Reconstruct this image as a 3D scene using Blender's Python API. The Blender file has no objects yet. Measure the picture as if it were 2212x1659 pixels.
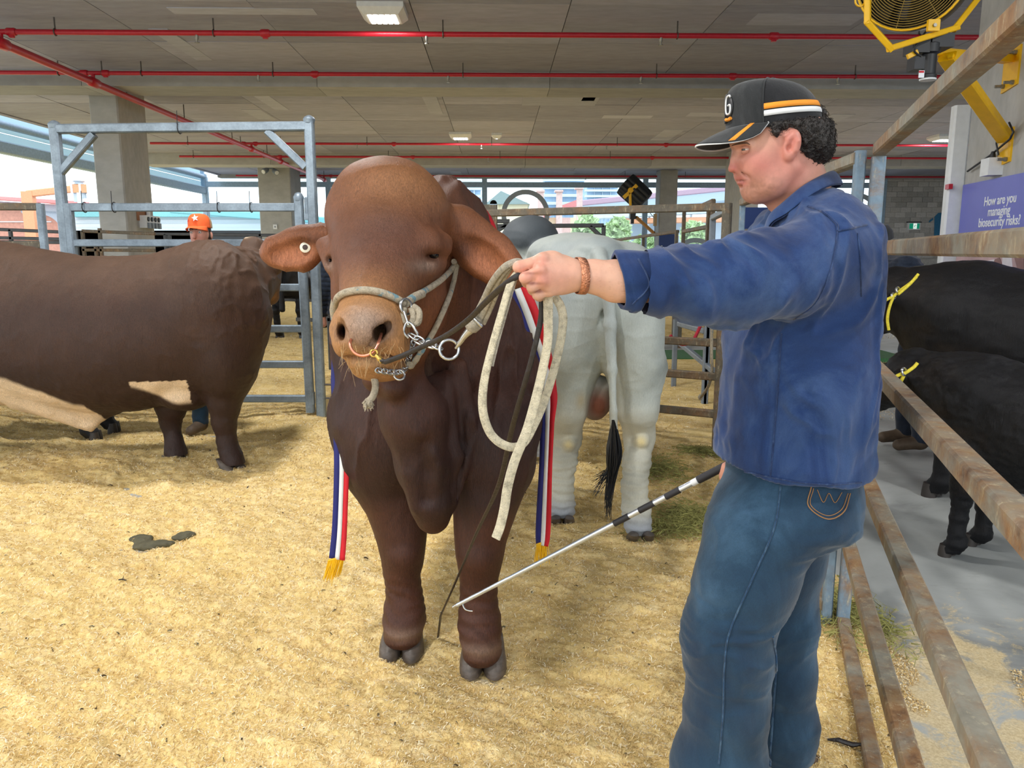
import bpy, bmesh, math, random
import numpy as np
from mathutils import Vector, Matrix
from mathutils.bvhtree import BVHTree
random.seed(7); np.random.seed(7)
rng = np.random.RandomState(11)

# ------------------------------------------------------------------ camera, sky, exposure
SC = bpy.context.scene
COL = SC.collection
H = 1.43                      # eye height of the photographer
F = 1662.0                    # focal length in pixels of a 2212 x 1659 frame
TH = math.radians(9.714)      # the camera looks down by this much
CT, ST = math.cos(TH), math.sin(TH)
cam_d = bpy.data.cameras.new('camera'); cam = bpy.data.objects.new('camera', cam_d); COL.objects.link(cam)
cam.location = (0, 0, H); cam.rotation_euler = (math.pi/2 - TH, 0, 0)
cam_d.sensor_width = 36.0; cam_d.lens = F/2212*36.0; cam_d.clip_start = 0.05; cam_d.clip_end = 800
SC.camera = cam
W = bpy.data.worlds.new('overcast_sky'); SC.world = W; W.use_nodes = True
bg = W.node_tree.nodes['Background']
bg.inputs['Color'].default_value = (0.90, 0.96, 1.0, 1); bg.inputs['Strength'].default_value = 3.4
SC.view_settings.view_transform = 'Standard'; SC.view_settings.look = 'None'
SC.view_settings.gamma = 1.0; SC.view_settings.use_curve_mapping = False
SC.view_settings.exposure = -0.35
SC.cycles.max_bounces = 8; SC.cycles.diffuse_bounces = 5; SC.cycles.glossy_bounces = 3
SC.cycles.transparent_max_bounces = 12; SC.cycles.caustics_reflective = False; SC.cycles.caustics_refractive = False
SC.cycles.sample_clamp_indirect = 8.0

# ------------------------------------------------------------------ measuring the photograph
def ray(px, py):
    u = (px-1106)/F; v = (829.5-py)/F
    return np.array([u, CT+v*ST, -ST+v*CT])
def P(px, py, Y):
    d = ray(px, py); k = Y/d[1]
    return np.array([d[0]*k, Y, H+d[2]*k])
def PZ(px, py, Z):
    d = ray(px, py); k = (Z-H)/d[2]
    return np.array([d[0]*k, d[1]*k, Z])
def depth(p): return p[1]*CT-(p[2]-H)*ST
def Rm(rpx, p): return rpx*depth(p)/F
BA = math.radians(1.19)       # the hall stands turned by this against the camera
cb, sb = math.cos(BA), math.sin(BA)
def toB(p): return np.array([p[0]*cb+p[1]*sb, -p[0]*sb+p[1]*cb, p[2]])
def PBv(px, py, v):           # point of the ray on a plane across the hall at depth v, hall coordinates
    d = toB(ray(px, py)); k = v/d[1]; return np.array([d[0]*k, v, H+d[2]*k])
def PBz(px, py, z):
    d = toB(ray(px, py)); k = (z-H)/d[2]; return np.array([d[0]*k, d[1]*k, z])
def PBu(px, py, u):
    d = toB(ray(px, py)); k = u/d[0]; return np.array([u, d[1]*k, H+d[2]*k])

# ------------------------------------------------------------------ objects
def tag(o, label=None, cat=None, group=None, kind=None):
    if label: o['label'] = label
    if cat: o['category'] = cat
    if group: o['group'] = group
    if kind: o['kind'] = kind
    return o
def link(name, data, parent=None):
    o = bpy.data.objects.new(name, data); COL.objects.link(o)
    if parent is not None: o.parent = parent
    return o
def empty(name, loc=(0, 0, 0), rz=0.0, label=None, cat=None, group=None, kind=None):
    o = link(name, None); o.location = loc; o.rotation_euler = (0, 0, rz); o.empty_display_size = 0.1
    return tag(o, label, cat, group, kind)
def copy_tree(o, parent=None):
    c = o.copy(); COL.objects.link(c)
    if parent is not None: c.parent = parent
    for ch in list(o.children): copy_tree(ch, c)
    return c
def np_mesh(name, v, f, smooth=True):
    v = np.asarray(v, np.float32); f = np.asarray(f, np.int32); k = f.shape[1]
    me = bpy.data.meshes.new(name)
    me.vertices.add(len(v)); me.vertices.foreach_set('co', v.ravel())
    me.loops.add(f.size); me.loops.foreach_set('vertex_index', f.ravel())
    me.polygons.add(len(f)); me.polygons.foreach_set('loop_start', np.arange(0, f.size, k, dtype=np.int32))
    me.update(calc_edges=True)
    if smooth: me.polygons.foreach_set('use_smooth', np.ones(len(f), bool))
    return me
def set_col(me, c):
    a = me.color_attributes.new('Col', 'FLOAT_COLOR', 'POINT')
    c = np.asarray(c, np.float32)
    if c.shape[1] == 3: c = np.hstack([c, np.ones((len(c), 1), np.float32)])
    a.data.foreach_set('color', c.ravel())

class MB:
    """collects shapes for one mesh"""
    def __init__(s): s.v = []; s.f = []
    def add(s, vs, fs):
        n = len(s.v); s.v += [tuple(float(t) for t in q) for q in vs]; s.f += [tuple(n+i for i in q) for q in fs]; return s
    def box(s, lo, hi, bev=0.0):
        x0, y0, z0 = lo; x1, y1, z1 = hi
        return s.add([(x0,y0,z0),(x1,y0,z0),(x1,y1,z0),(x0,y1,z0),(x0,y0,z1),(x1,y0,z1),(x1,y1,z1),(x0,y1,z1)],
                     [(0,3,2,1),(4,5,6,7),(0,1,5,4),(1,2,6,5),(2,3,7,6),(3,0,4,7)])
    def bar(s, a, b, w, h, up=(0, 0, 1), bev=0.15, ext=0.0):
        """bar of rectangular section with chamfered edges: w across, h along up"""
        a = np.array(a, float); b = np.array(b, float); d = b-a; d /= np.linalg.norm(d)
        a = a-d*ext; b = b+d*ext
        u = np.array(up, float)
        if abs(np.dot(u, d)) > 0.98: u = np.array([0, 1.0, 0]) if abs(d[1]) < 0.9 else np.array([1.0, 0, 0])
        x = np.cross(d, u); x /= np.linalg.norm(x); u = np.cross(x, d)
        c = bev*min(w, h)
        pr = [(-w/2+c,-h/2),(w/2-c,-h/2),(w/2,-h/2+c),(w/2,h/2-c),(w/2-c,h/2),(-w/2+c,h/2),(-w/2,h/2-c),(-w/2,-h/2+c)]
        vs = [a+x*p+u*q for p, q in pr]+[b+x*p+u*q for p, q in pr]
        fs = [(i, (i+1) % 8, 8+(i+1) % 8, 8+i) for i in range(8)]+[tuple(range(7, -1, -1)), tuple(range(8, 16))]
        return s.add(vs, fs)
    def tube(s, pts, r, n=10, cap=True, flat=1.0, side=None):
        """tube through points; r one number or one per point; flat squashes it across 'side'"""
        pts = [np.array(p, float) for p in pts]; m = len(pts)
        rs = [r]*m if np.isscalar(r) else list(r)
        base = len(s.v); prev = None
        for i, p in enumerate(pts):
            t = pts[min(i+1, m-1)]-pts[max(i-1, 0)]; t /= max(np.linalg.norm(t), 1e-9)
            if side is not None: x = np.array(side, float)
            elif prev is None: x = np.cross(t, (0, 0, 1.0)) if abs(t[2]) < 0.9 else np.cross(t, (1.0, 0, 0))
            else: x = prev
            x = x-t*np.dot(x, t); x /= max(np.linalg.norm(x), 1e-9); prev = x; y = np.cross(t, x)
            for j in range(n):
                an = 2*math.pi*j/n
                s.v.append(tuple(p+rs[i]*(x*math.cos(an)+y*math.sin(an)*flat)))
        for i in range(m-1):
            for j in range(n):
                s.f.append((base+i*n+j, base+i*n+(j+1) % n, base+(i+1)*n+(j+1) % n, base+(i+1)*n+j))
        if cap:
            s.f.append(tuple(base+j for j in range(n-1, -1, -1))); s.f.append(tuple(base+(m-1)*n+j for j in range(n)))
        return s
    def ring(s, c, ax, R, r, n=24, m=8, a0=0.0, a1=2*math.pi):
        ax = np.array(ax, float); ax /= np.linalg.norm(ax)
        x = np.cross(ax, (0, 0, 1.0)) if abs(ax[2]) < 0.9 else np.cross(ax, (1.0, 0, 0)); x /= np.linalg.norm(x); y = np.cross(ax, x)
        full = abs(a1-a0-2*math.pi) < 1e-6; base = len(s.v); k = n if full else n+1
        for i in range(k):
            an = a0+(a1-a0)*i/n; e = x*math.cos(an)+y*math.sin(an)
            for j in range(m):
                b = 2*math.pi*j/m; s.v.append(tuple(np.array(c)+e*(R+r*math.cos(b))+ax*r*math.sin(b)))
        for i in range(n if full else n):
            i2 = (i+1) % k
            for j in range(m): s.f.append((base+i*m+j, base+i2*m+j, base+i2*m+(j+1) % m, base+i*m+(j+1) % m))
        return s
    def lathe(s, c, ax, prof, n=24):
        """prof: list of (distance along the axis, radius)"""
        ax = np.array(ax, float); ax /= np.linalg.norm(ax)
        x = np.cross(ax, (0, 0, 1.0)) if abs(ax[2]) < 0.9 else np.cross(ax, (1.0, 0, 0)); x /= np.linalg.norm(x); y = np.cross(ax, x)
        base = len(s.v); m = len(prof)
        for h, r in prof:
            for j in range(n):
                b = 2*math.pi*j/n; s.v.append(tuple(np.array(c)+ax*h+r*(x*math.cos(b)+y*math.sin(b))))
        for i in range(m-1):
            for j in range(n): s.f.append((base+i*n+j, base+i*n+(j+1) % n, base+(i+1)*n+(j+1) % n, base+(i+1)*n+j))
        s.f.append(tuple(base+j for j in range(n-1, -1, -1))); s.f.append(tuple(base+(m-1)*n+j for j in range(n)))
        return s
    def poly(s, pts, nrm, th):
        """flat outline given thickness th along nrm"""
        nrm = np.array(nrm, float)*th; n = len(pts)
        a = [np.array(p, float) for p in pts]; b = [p+nrm for p in a]
        return s.add(a+b, [tuple(range(n-1, -1, -1)), tuple(range(n, 2*n))]+[(i, (i+1) % n, n+(i+1) % n, n+i) for i in range(n)])
    def build(s, name, m, parent=None, smooth=None):
        me = bpy.data.meshes.new(name); me.from_pydata(s.v, [], s.f); me.update()
        b = bmesh.new(); b.from_mesh(me); bmesh.ops.recalc_face_normals(b, faces=b.faces); b.to_mesh(me); b.free()
        if smooth is not None:
            me.polygons.foreach_set('use_smooth', np.ones(len(me.polygons), bool))
            me.set_sharp_from_angle(angle=math.radians(smooth))
        if m is not None: me.materials.append(m)
        return link(name, me, parent)

def spline(pts, n=8):
    """Catmull-Rom through points of any size"""
    p = [np.array(q, float) for q in pts]; p = [2*p[0]-p[1]]+p+[2*p[-1]-p[-2]]; out = []
    for i in range(1, len(p)-2):
        for k in range(n):
            t = k/n; a, b, c, d = p[i-1], p[i], p[i+1], p[i+2]
            out.append(0.5*((2*b)+(-a+c)*t+(2*a-5*b+4*c-d)*t*t+(-a+3*b-3*c+d)*t**3))
    return out+[p[-2]]
def PX(pts, n=8):
    """spline through (px, py, Y) points, in the world"""
    return [P(*q) for q in spline(pts, n)]

# ------------------------------------------------------------------ noise
def _h(ix, iy, iz, seed):
    n = (ix.astype(np.int64)*374761393+iy.astype(np.int64)*668265263+iz.astype(np.int64)*2147483647+seed*1274126177) & 0xffffffff
    n = ((n ^ (n >> 13))*1274126177) & 0xffffffff
    n = ((n ^ (n >> 16))*2246822519) & 0xffffffff
    return ((n ^ (n >> 15)) & 0xffffff).astype(np.float32)/0xffffff
def vnoise(p, seed=0):
    p = np.asarray(p, np.float32); i = np.floor(p); f = p-i; f = f*f*(3-2*f); i = i.astype(np.int64)
    r = 0
    for dx in (0, 1):
        for dy in (0, 1):
            for dz in (0, 1):
                w = (f[:, 0] if dx else 1-f[:, 0])*(f[:, 1] if dy else 1-f[:, 1])*(f[:, 2] if dz else 1-f[:, 2])
                r = r+w*_h(i[:, 0]+dx, i[:, 1]+dy, i[:, 2]+dz, seed)
    return r*2-1
def fbm(p, o=4, seed=0, gain=0.5):
    p = np.asarray(p, np.float32); a = 1; r = 0; t = 0
    for k in range(o): r = r+a*vnoise(p*2.03**k+17.3*k, seed+k); t += a; a *= gain
    return r/t

# ------------------------------------------------------------------ distance fields for bodies and cloth
class SDF:
    def __init__(s, xs, ys, zs):
        s.x, s.y, s.z = [np.asarray(a, np.float32) for a in (xs, ys, zs)]
        s.d = np.full((len(s.x), len(s.y), len(s.z)), 10.0, np.float32)
    def _ap(s, lo, hi, fn, k, sub):
        i0, i1 = np.searchsorted(s.x, (lo[0], hi[0])); j0, j1 = np.searchsorted(s.y, (lo[1], hi[1])); k0, k1 = np.searchsorted(s.z, (lo[2], hi[2]))
        if i1 <= i0 or j1 <= j0 or k1 <= k0: return s
        sl = (slice(i0, i1), slice(j0, j1), slice(k0, k1))
        b = fn(s.x[i0:i1, None, None], s.y[None, j0:j1, None], s.z[None, None, k0:k1]); a = s.d[sl]
        if sub: b = -b; h = np.maximum(k-np.abs(a-b), 0)/k; s.d[sl] = np.maximum(a, b)+h*h*k*0.25
        else: h = np.maximum(k-np.abs(a-b), 0)/k; s.d[sl] = np.minimum(a, b)-h*h*k*0.25
        return s
    def rc(s, a, b, ra, rb, k=0.03, sub=False):
        a = np.array(a, np.float32); b = np.array(b, np.float32); ba = b-a; l2 = float(ba@ba)+1e-9; m = max(ra, rb)+k+0.04
        lo = np.minimum(a, b)-m; hi = np.maximum(a, b)+m
        def fn(X, Y, Z):
            X = X-a[0]; Y = Y-a[1]; Z = Z-a[2]
            t = np.clip((X*ba[0]+Y*ba[1]+Z*ba[2])/l2, 0, 1)
            return np.sqrt((X-t*ba[0])**2+(Y-t*ba[1])**2+(Z-t*ba[2])**2)-(ra+(rb-ra)*t)
        return s._ap(lo, hi, fn, k, sub)
    def ell(s, c, r, k=0.03, rot=None, sub=False):
        c = np.array(c, np.float32); r = np.array(r, np.float32); m = (r.max() if rot is not None else r)+k+0.04
        R = np.eye(3) if rot is None else np.array(rot, float)
        def fn(X, Y, Z):
            X = X-c[0]; Y = Y-c[1]; Z = Z-c[2]
            q = [X*R[0][i]+Y*R[1][i]+Z*R[2][i] for i in range(3)]
            k0 = np.sqrt((q[0]/r[0])**2+(q[1]/r[1])**2+(q[2]/r[2])**2)
            k1 = np.sqrt((q[0]/r[0]**2)**2+(q[1]/r[1]**2)**2+(q[2]/r[2]**2)**2)+1e-6
            return k0*(k0-1)/k1
        return s._ap(c-m, c+m, fn, k, sub)
    def loft(s, ax, sec, k=0.03, yaw=0.0, pw=2.0, sub=False):
        """tube along axis ax (0 x, 2 z); sec rows: t, centre of the two other axes, two half widths"""
        sec = np.array(sorted(sec, key=lambda q: q[0]), float)
        o = [1, 2] if ax == 0 else [0, 2] if ax == 1 else [0, 1]
        lo = np.zeros(3); hi = np.zeros(3); lo[ax] = sec[0, 0]-k-0.02; hi[ax] = sec[-1, 0]+k+0.02
        mm = max(sec[:, 3].max(), sec[:, 4].max())+k+0.04
        for q in (0, 1): lo[o[q]] = sec[:, 1+q].min()-mm; hi[o[q]] = sec[:, 1+q].max()+mm
        cy, sy = math.cos(yaw), math.sin(yaw)
        def fn(X, Y, Z):
            C = [X, Y, Z]; t = C[ax]; tf = t.ravel()
            iv = [np.interp(tf, sec[:, 0], sec[:, q]).reshape(t.shape).astype(np.float32) for q in (1, 2, 3, 4)]
            u = C[o[0]]-iv[0]; v = C[o[1]]-iv[1]
            if yaw: u, v = u*cy+v*sy, -u*sy+v*cy
            k0 = ((np.abs(u)/iv[2])**pw+(np.abs(v)/iv[3])**pw)**(1/pw)
            d = (k0-1)*np.minimum(iv[2], iv[3])
            return np.maximum(d, np.maximum(sec[0, 0]-t, t-sec[-1, 0]))
        return s._ap(lo, hi, fn, k, sub)
    def mesh(s):
        d = s.d; g = d < 0
        c = np.zeros([n-1 for n in d.shape], np.uint8)
        for a in (0, 1):
            for b in (0, 1):
                for e in (0, 1): c += g[a:a+c.shape[0], b:b+c.shape[1], e:e+c.shape[2]]
        act = (c > 0) & (c < 8); idx = np.full(c.shape, -1, np.int32); I, J, K = np.nonzero(act); n = len(I); idx[act] = np.arange(n)
        pos = np.zeros((n, 3), np.float32); cnt = np.zeros(n, np.float32)
        cor = [(a, b, e) for a in (0, 1) for b in (0, 1) for e in (0, 1)]
        val = {q: d[I+q[0], J+q[1], K+q[2]] for q in cor}
        for q in cor:
            for ax in range(3):
                if q[ax]: continue
                w = list(q); w[ax] = 1; w = tuple(w); v1, v2 = val[q], val[w]; m = (v1 < 0) != (v2 < 0)
                t = v1[m]/(v1[m]-v2[m])
                for e in range(3): pos[m, e] += q[e] if e != ax else t
                cnt[m] += 1
        pos /= cnt[:, None]
        V = np.stack([a[i]+pos[:, e]*(a[i+1]-a[i]) for e, (a, i) in enumerate(((s.x, I), (s.y, J), (s.z, K)))], 1)
        Fs = []
        nx, ny, nz = d.shape
        m = g[:-1, 1:-1, 1:-1] != g[1:, 1:-1, 1:-1]; i, j, k = np.nonzero(m); j += 1; k += 1
        f = np.stack([idx[i, j-1, k-1], idx[i, j, k-1], idx[i, j, k], idx[i, j-1, k]], 1); fl = ~g[i, j, k]; f[fl] = f[fl][:, ::-1]; Fs.append(f)
        m = g[1:-1, :-1, 1:-1] != g[1:-1, 1:, 1:-1]; i, j, k = np.nonzero(m); i += 1; k += 1
        f = np.stack([idx[i-1, j, k-1], idx[i-1, j, k], idx[i, j, k], idx[i, j, k-1]], 1); fl = ~g[i, j, k]; f[fl] = f[fl][:, ::-1]; Fs.append(f)
        m = g[1:-1, 1:-1, :-1] != g[1:-1, 1:-1, 1:]; i, j, k = np.nonzero(m); i += 1; j += 1
        f = np.stack([idx[i-1, j-1, k], idx[i, j-1, k], idx[i, j, k], idx[i-1, j, k]], 1); fl = ~g[i, j, k]; f[fl] = f[fl][:, ::-1]; Fs.append(f)
        Fq = np.concatenate(Fs); Fq = Fq[(Fq >= 0).all(1)]
        return V, relax(V, Fq), Fq
def nbr_mean(V, Fq):
    n = len(V); acc = np.zeros((n, 3)); cnt = np.zeros(n)
    for a in range(Fq.shape[1]):
        b = (a+1) % Fq.shape[1]
        for e in range(3):
            acc[:, e] += np.bincount(Fq[:, a], V[Fq[:, b], e], n)+np.bincount(Fq[:, b], V[Fq[:, a], e], n)
        cnt += np.bincount(Fq[:, a], minlength=n)+np.bincount(Fq[:, b], minlength=n)
    return acc/np.maximum(cnt, 1)[:, None]
def relax(V, Fq, it=2, w=0.5):
    V = V.astype(float)
    for _ in range(it): V = V+w*(nbr_mean(V, Fq)-V)
    return V
def vnormals(V, Fq):
    a, b, c, d = [V[Fq[:, i]] for i in range(4)]; fn = np.cross(c-a, d-b); N = np.zeros_like(V)
    for i in range(4):
        for e in range(3): N[:, e] += np.bincount(Fq[:, i], fn[:, e], len(V))
    return N/np.maximum(np.linalg.norm(N, axis=1), 1e-12)[:, None]
def ax_grid(lo, hi, h): return np.arange(lo, hi+h, h)
BV = {}
def body(name, sdf, m, parent=None, col=None, disp=None, key=None, post=0):
    """mesh of a distance field; disp(V, N) moves points along the normals, col(V, N) colours them"""
    _, V, Fq = sdf.mesh()
    if disp is not None:
        N = vnormals(V, Fq); V = V+N*disp(V, N)[:, None]
    if post: V = relax(V, Fq, post)
    me = np_mesh(name, V, Fq)
    if col is not None: set_col(me, col(V, vnormals(V, Fq)))
    if m is not None: me.materials.append(m)
    if key: BV[key] = BVHTree.FromPolygons(V.tolist(), Fq.tolist())
    return link(name, me, parent)
CAMV = Vector((0, 0, H))
def drape(px, py, key, off=0.0, fallback=None):
    """where the sight line through a photo point meets the body; off lifts it towards the eye"""
    d = Vector(ray(px, py)).normalized(); hit, n, i, t = BV[key].ray_cast(CAMV, d)
    if hit is None: return P(px, py, fallback) if fallback else None
    return np.array(hit)+np.array(n)*off if np.dot(n, d) < 0 else np.array(hit)-np.array(n)*off
def sm(a, b, x): t = np.clip((x-a)/(b-a), 0, 1); return t*t*(3-2*t)
def mixc(a, b, t): return a+(np.asarray(b)-a)*t[:, None]
def blob(V, c, r): return np.exp(-(((V-np.asarray(c))/np.asarray(r))**2).sum(1))
def keep(o, parent):           # parent without moving: the thing's Empty stands at its base
    o.parent = parent; o.matrix_parent_inverse = Matrix.Translation(-parent.location); return o
def kids(parent, fn):
    before = set(SC.objects); fn(); [keep(o, parent) for o in SC.objects if o not in before and o.parent is None]

def base(o): return o.name.split('.')[0]
def nest(t, part, names, make=False):
    """hangs parts of thing t one level deeper, under its part of that name"""
    pr_ = None
    if make: pr_ = keep(link(part, None), t)
    else: pr_ = [c for c in t.children if base(c) == part][0]
    for c in list(t.children):
        if base(c) in names and c is not pr_: c.parent = pr_; c.matrix_parent_inverse = Matrix.Identity(4)
# ------------------------------------------------------------------ materials
def lin(r, g, b):
    f = lambda c: c/12.92 if c <= 0.04045 else ((c+0.055)/1.055)**2.4
    return (f(r/255), f(g/255), f(b/255))
class NT:
    def __init__(s, name):
        s.m = bpy.data.materials.new(name); s.m.use_nodes = True; s.t = s.m.node_tree; s.b = s.t.nodes['Principled BSDF']
        s.co = s.n('ShaderNodeTexCoord')
    def n(s, ty, **kw):
        o = s.t.nodes.new(ty)
        for k, v in kw.items(): setattr(o, k, v)
        return o
    def l(s, a, b): s.t.links.new(a, b)
    def mapped(s, scale=(1, 1, 1), rot=(0, 0, 0), gen='Object'):
        mp = s.n('ShaderNodeMapping'); mp.inputs['Scale'].default_value = scale; mp.inputs['Rotation'].default_value = rot
        s.l(s.co.outputs[gen], mp.inputs['Vector']); return mp.outputs['Vector']
    def noise(s, scale, detail=4, rough=0.55, st=(1, 1, 1), rot=(0, 0, 0), dist=0.0):
        o = s.n('ShaderNodeTexNoise'); o.inputs['Scale'].default_value = scale; o.inputs['Detail'].default_value = detail
        o.inputs['Roughness'].default_value = rough; o.inputs['Distortion'].default_value = dist
        s.l(s.mapped(st, rot), o.inputs['Vector']); return o.outputs['Fac']
    def ramp(s, fac, stops):
        o = s.n('ShaderNodeValToRGB'); e = o.color_ramp.elements
        while len(e) < len(stops): e.new(0.5)
        for q, (p, c) in zip(e, stops): q.position = p; q.color = (c[0], c[1], c[2], 1) if not np.isscalar(c) else (c, c, c, 1)
        s.l(fac, o.inputs['Fac']); return o.outputs['Color']
    def mix(s, fac, a, b, mode='MIX'):
        o = s.n('ShaderNodeMix'); o.data_type = 'RGBA'; o.blend_type = mode
        for sock, v in ((o.inputs[0], fac), (o.inputs[6], a), (o.inputs[7], b)):
            if hasattr(v, 'is_linked'): s.l(v, sock)
            elif np.isscalar(v): sock.default_value = v if sock.type == 'VALUE' else (v, v, v, 1)
            else: sock.default_value = (v[0], v[1], v[2], 1)
        return o.outputs[2]
    def attr(s, name='Col'):
        s.at = s.n('ShaderNodeAttribute'); s.at.attribute_name = name; return s.at.outputs['Color']
    def bump(s, fac, strength=0.3, dist=0.01, prev=None):
        o = s.n('ShaderNodeBump'); o.inputs['Strength'].default_value = strength; o.inputs['Distance'].default_value = dist
        s.l(fac, o.inputs['Height'])
        if prev is not None: s.l(prev, o.inputs['Normal'])
        return o.outputs['Normal']
    def out(s, col, rough=0.6, metal=0.0, normal=None, **kw):
        for k, v in (('Base Color', col), ('Roughness', rough), ('Metallic', metal)):
            if hasattr(v, 'is_linked'): s.l(v, s.b.inputs[k])
            else: s.b.inputs[k].default_value = v if np.isscalar(v) else (v[0], v[1], v[2], 1)
        if normal is not None: s.l(normal, s.b.inputs['Normal'])
        for k, v in kw.items():
            i = s.b.inputs[k.replace('_', ' ')]; i.default_value = v if np.isscalar(v) else tuple(v) if i.type == 'VECTOR' else (v[0], v[1], v[2], 1)
        return s.m
def plain(name, col, rough=0.6, metal=0.0, vary=0.15, scale=20, bump=0.0, bscale=150, st=(1, 1, 1), **kw):
    t = NT(name); c = np.array(col)
    n = t.noise(scale, 4, st=st)
    cc = t.ramp(n, [(0.25, c*(1-vary)), (0.75, np.minimum(c*(1+vary), 1))])
    nb = t.bump(t.noise(bscale, 3, st=st), bump, 0.004) if bump else None
    return t.out(cc, rough, metal, nb, **kw)
def emit(name, col, e):
    t = NT(name); t.out(col, 0.5); t.b.inputs['Emission Color'].default_value = (*col, 1); t.b.inputs['Emission Strength'].default_value = e; return t.m
def concrete(name, base, warm, dark=0.75):
    t = NT(name); b = np.array(base)
    big = t.noise(0.5, 5, 0.6, st=(0.35, 1.6, 1), dist=0.6); fine = t.noise(9, 5, 0.65, st=(0.3, 1, 0.5)); pores = t.noise(70, 2)
    c = t.ramp(big, [(0.3, b*dark), (0.5, b), (0.72, b*np.array(warm))])
    c = t.mix(0.55, c, t.ramp(fine, [(0.3, 0.72), (0.7, 1.12)]), 'MULTIPLY')
    oi = t.n('ShaderNodeObjectInfo'); c = t.mix(0.5, c, t.ramp(oi.outputs['Random'], [(0.0, 0.66), (1.0, 1.3)]), 'MULTIPLY')
    return t.out(c, 0.85, 0, t.bump(pores, 0.15, 0.004))
M = {}
M['ceiling'] = concrete('precast_concrete', lin(164, 166, 184), (1.05, 1.0, 0.95))
M['pillar'] = concrete('pillar_concrete', lin(176, 177, 176), (1.04, 1.0, 0.92), 0.85)
def block_mat():
    t = NT('grey_block'); b = np.array(lin(186, 184, 180)); oi = t.n('ShaderNodeObjectInfo')
    c = t.mix(1.0, t.ramp(t.noise(14, 5, 0.7), [(0.3, b*0.8), (0.7, b*1.15)]), t.ramp(oi.outputs['Random'], [(0, 0.75), (1, 1.2)]), 'MULTIPLY')
    return t.out(c, 0.9, 0, t.bump(t.noise(120, 3), 0.3, 0.005))
M['block'] = block_mat()
def floor_mat():
    t = NT('slab_concrete'); b = np.array(lin(176, 180, 178))
    c = t.ramp(t.noise(1.3, 6, 0.6, dist=0.8), [(0.3, b*0.55), (0.45, b*0.85), (0.6, b), (0.8, b*1.08)])
    d = t.ramp(t.noise(6, 6, 0.7, st=(0.6, 1.4, 1)), [(0.0, 0.0), (0.6, 0.0), (0.72, 0.35), (1, 0.4)])
    c = t.mix(d, c, lin(92, 90, 84))
    # shavings trodden out over the slab along the near fence
    sp = t.n('ShaderNodeSeparateXYZ'); t.l(t.co.outputs['Object'], sp.inputs[0])
    def mth(op, a, b2=None, clamp=False):
        o = t.n('ShaderNodeMath', operation=op, use_clamp=clamp)
        for q, v in zip(o.inputs, (a, b2)):
            if v is None: continue
            if hasattr(v, 'is_linked'): t.l(v, q)
            else: q.default_value = v
        return o.outputs[0]
    dist = mth('SUBTRACT', sp.outputs[0], mth('MULTIPLY', sp.outputs[1], 0.347))
    near = mth('MULTIPLY', mth('SUBTRACT', 1.75, dist, True), mth('MULTIPLY', mth('SUBTRACT', 3.3, sp.outputs[1]), 1.4, True))
    mk = mth('MULTIPLY', near, 0.34); mk = mth('ADD', mk, t.noise(5.5, 9, 0.78, dist=0.6))
    mk = t.ramp(mk, [(0.70, 0.0), (0.80, 0.75), (1.0, 0.85)])
    sc = t.ramp(t.noise(120, 3, 0.7), [(0.3, lin(196, 168, 112)), (0.7, lin(242, 222, 174))])
    c = t.mix(mk, c, sc)
    return t.out(c, 0.7, 0, t.bump(t.noise(90, 3), 0.15, 0.004))
M['slab'] = floor_mat()
def sawdust_mat():
    t = NT('wood_shavings')
    a, b, c, d = [np.array(lin(*q)) for q in ((224, 196, 132), (240, 216, 158), (248, 232, 190), (196, 164, 100))]
    big = t.noise(1.1, 5, 0.6); mid = t.noise(9, 6, 0.7, st=(1, 1.6, 1), dist=0.7); fine = t.noise(95, 4, 0.75, st=(1, 0.55, 1), dist=1.5)
    base = t.ramp(mid, [(0.25, d), (0.42, a), (0.55, b), (0.8, c)])
    base = t.mix(t.ramp(big, [(0.35, 0.0), (0.65, 0.6)]), base, lin(232, 204, 134))
    base = t.mix(0.7, base, t.ramp(fine, [(0.28, (0.62, 0.54, 0.42)), (0.5, 1.0), (0.72, 1.25)]), 'MULTIPLY')
    nb = t.bump(mid, 0.35, 0.02); nb = t.bump(fine, 0.6, 0.005, nb)
    return t.out(base, 0.95, 0, nb, Specular_IOR_Level=0.1)
M['sawdust'] = sawdust_mat()
def shaving_mat():
    t = NT('shaving'); return t.out(t.attr(), 0.9, 0, None, Specular_IOR_Level=0.15)
M['shaving'] = shaving_mat()
def galv():
    t = NT('galvanised_steel'); b = np.array(lin(140, 154, 166))
    v = t.n('ShaderNodeTexVoronoi'); v.inputs['Scale'].default_value = 60; t.l(t.mapped(), v.inputs['Vector'])
    c = t.ramp(t.noise(5, 6, 0.7), [(0.3, b*0.62), (0.55, b), (0.75, b*1.25)])
    c = t.mix(0.35, c, t.ramp(v.outputs['Distance'], [(0, 0.7), (0.8, 1.15)]), 'MULTIPLY')
    return t.out(c, t.ramp(t.noise(14, 4), [(0.3, 0.38), (0.7, 0.6)]), 0.55, None)
M['galv'] = galv()
def rusty(name, paint, rust=0.55):
    t = NT(name); p = np.array(paint)
    r = t.ramp(t.noise(22, 6, 0.65), [(0.3, lin(88, 62, 44)), (0.5, lin(134, 100, 66)), (0.75, lin(150, 126, 88))])
    pc = t.ramp(t.noise(18, 5, 0.65), [(0.3, p*0.7), (0.6, p), (0.8, p*1.25)])
    f = t.ramp(t.noise(4.5, 7, 0.72, dist=0.5), [(rust-0.13, 0.0), (rust+0.08, 1.0)])
    c = t.mix(f, r, pc)
    sc = t.ramp(t.noise(40, 5, 0.8, st=(1, 1, 0.3)), [(0.55, 0.0), (0.7, 0.6)])
    c = t.mix(sc, c, lin(196, 184, 150))
    return t.out(c, 0.6, 0.1, t.bump(t.noise(60, 4), 0.25, 0.004))
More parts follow.
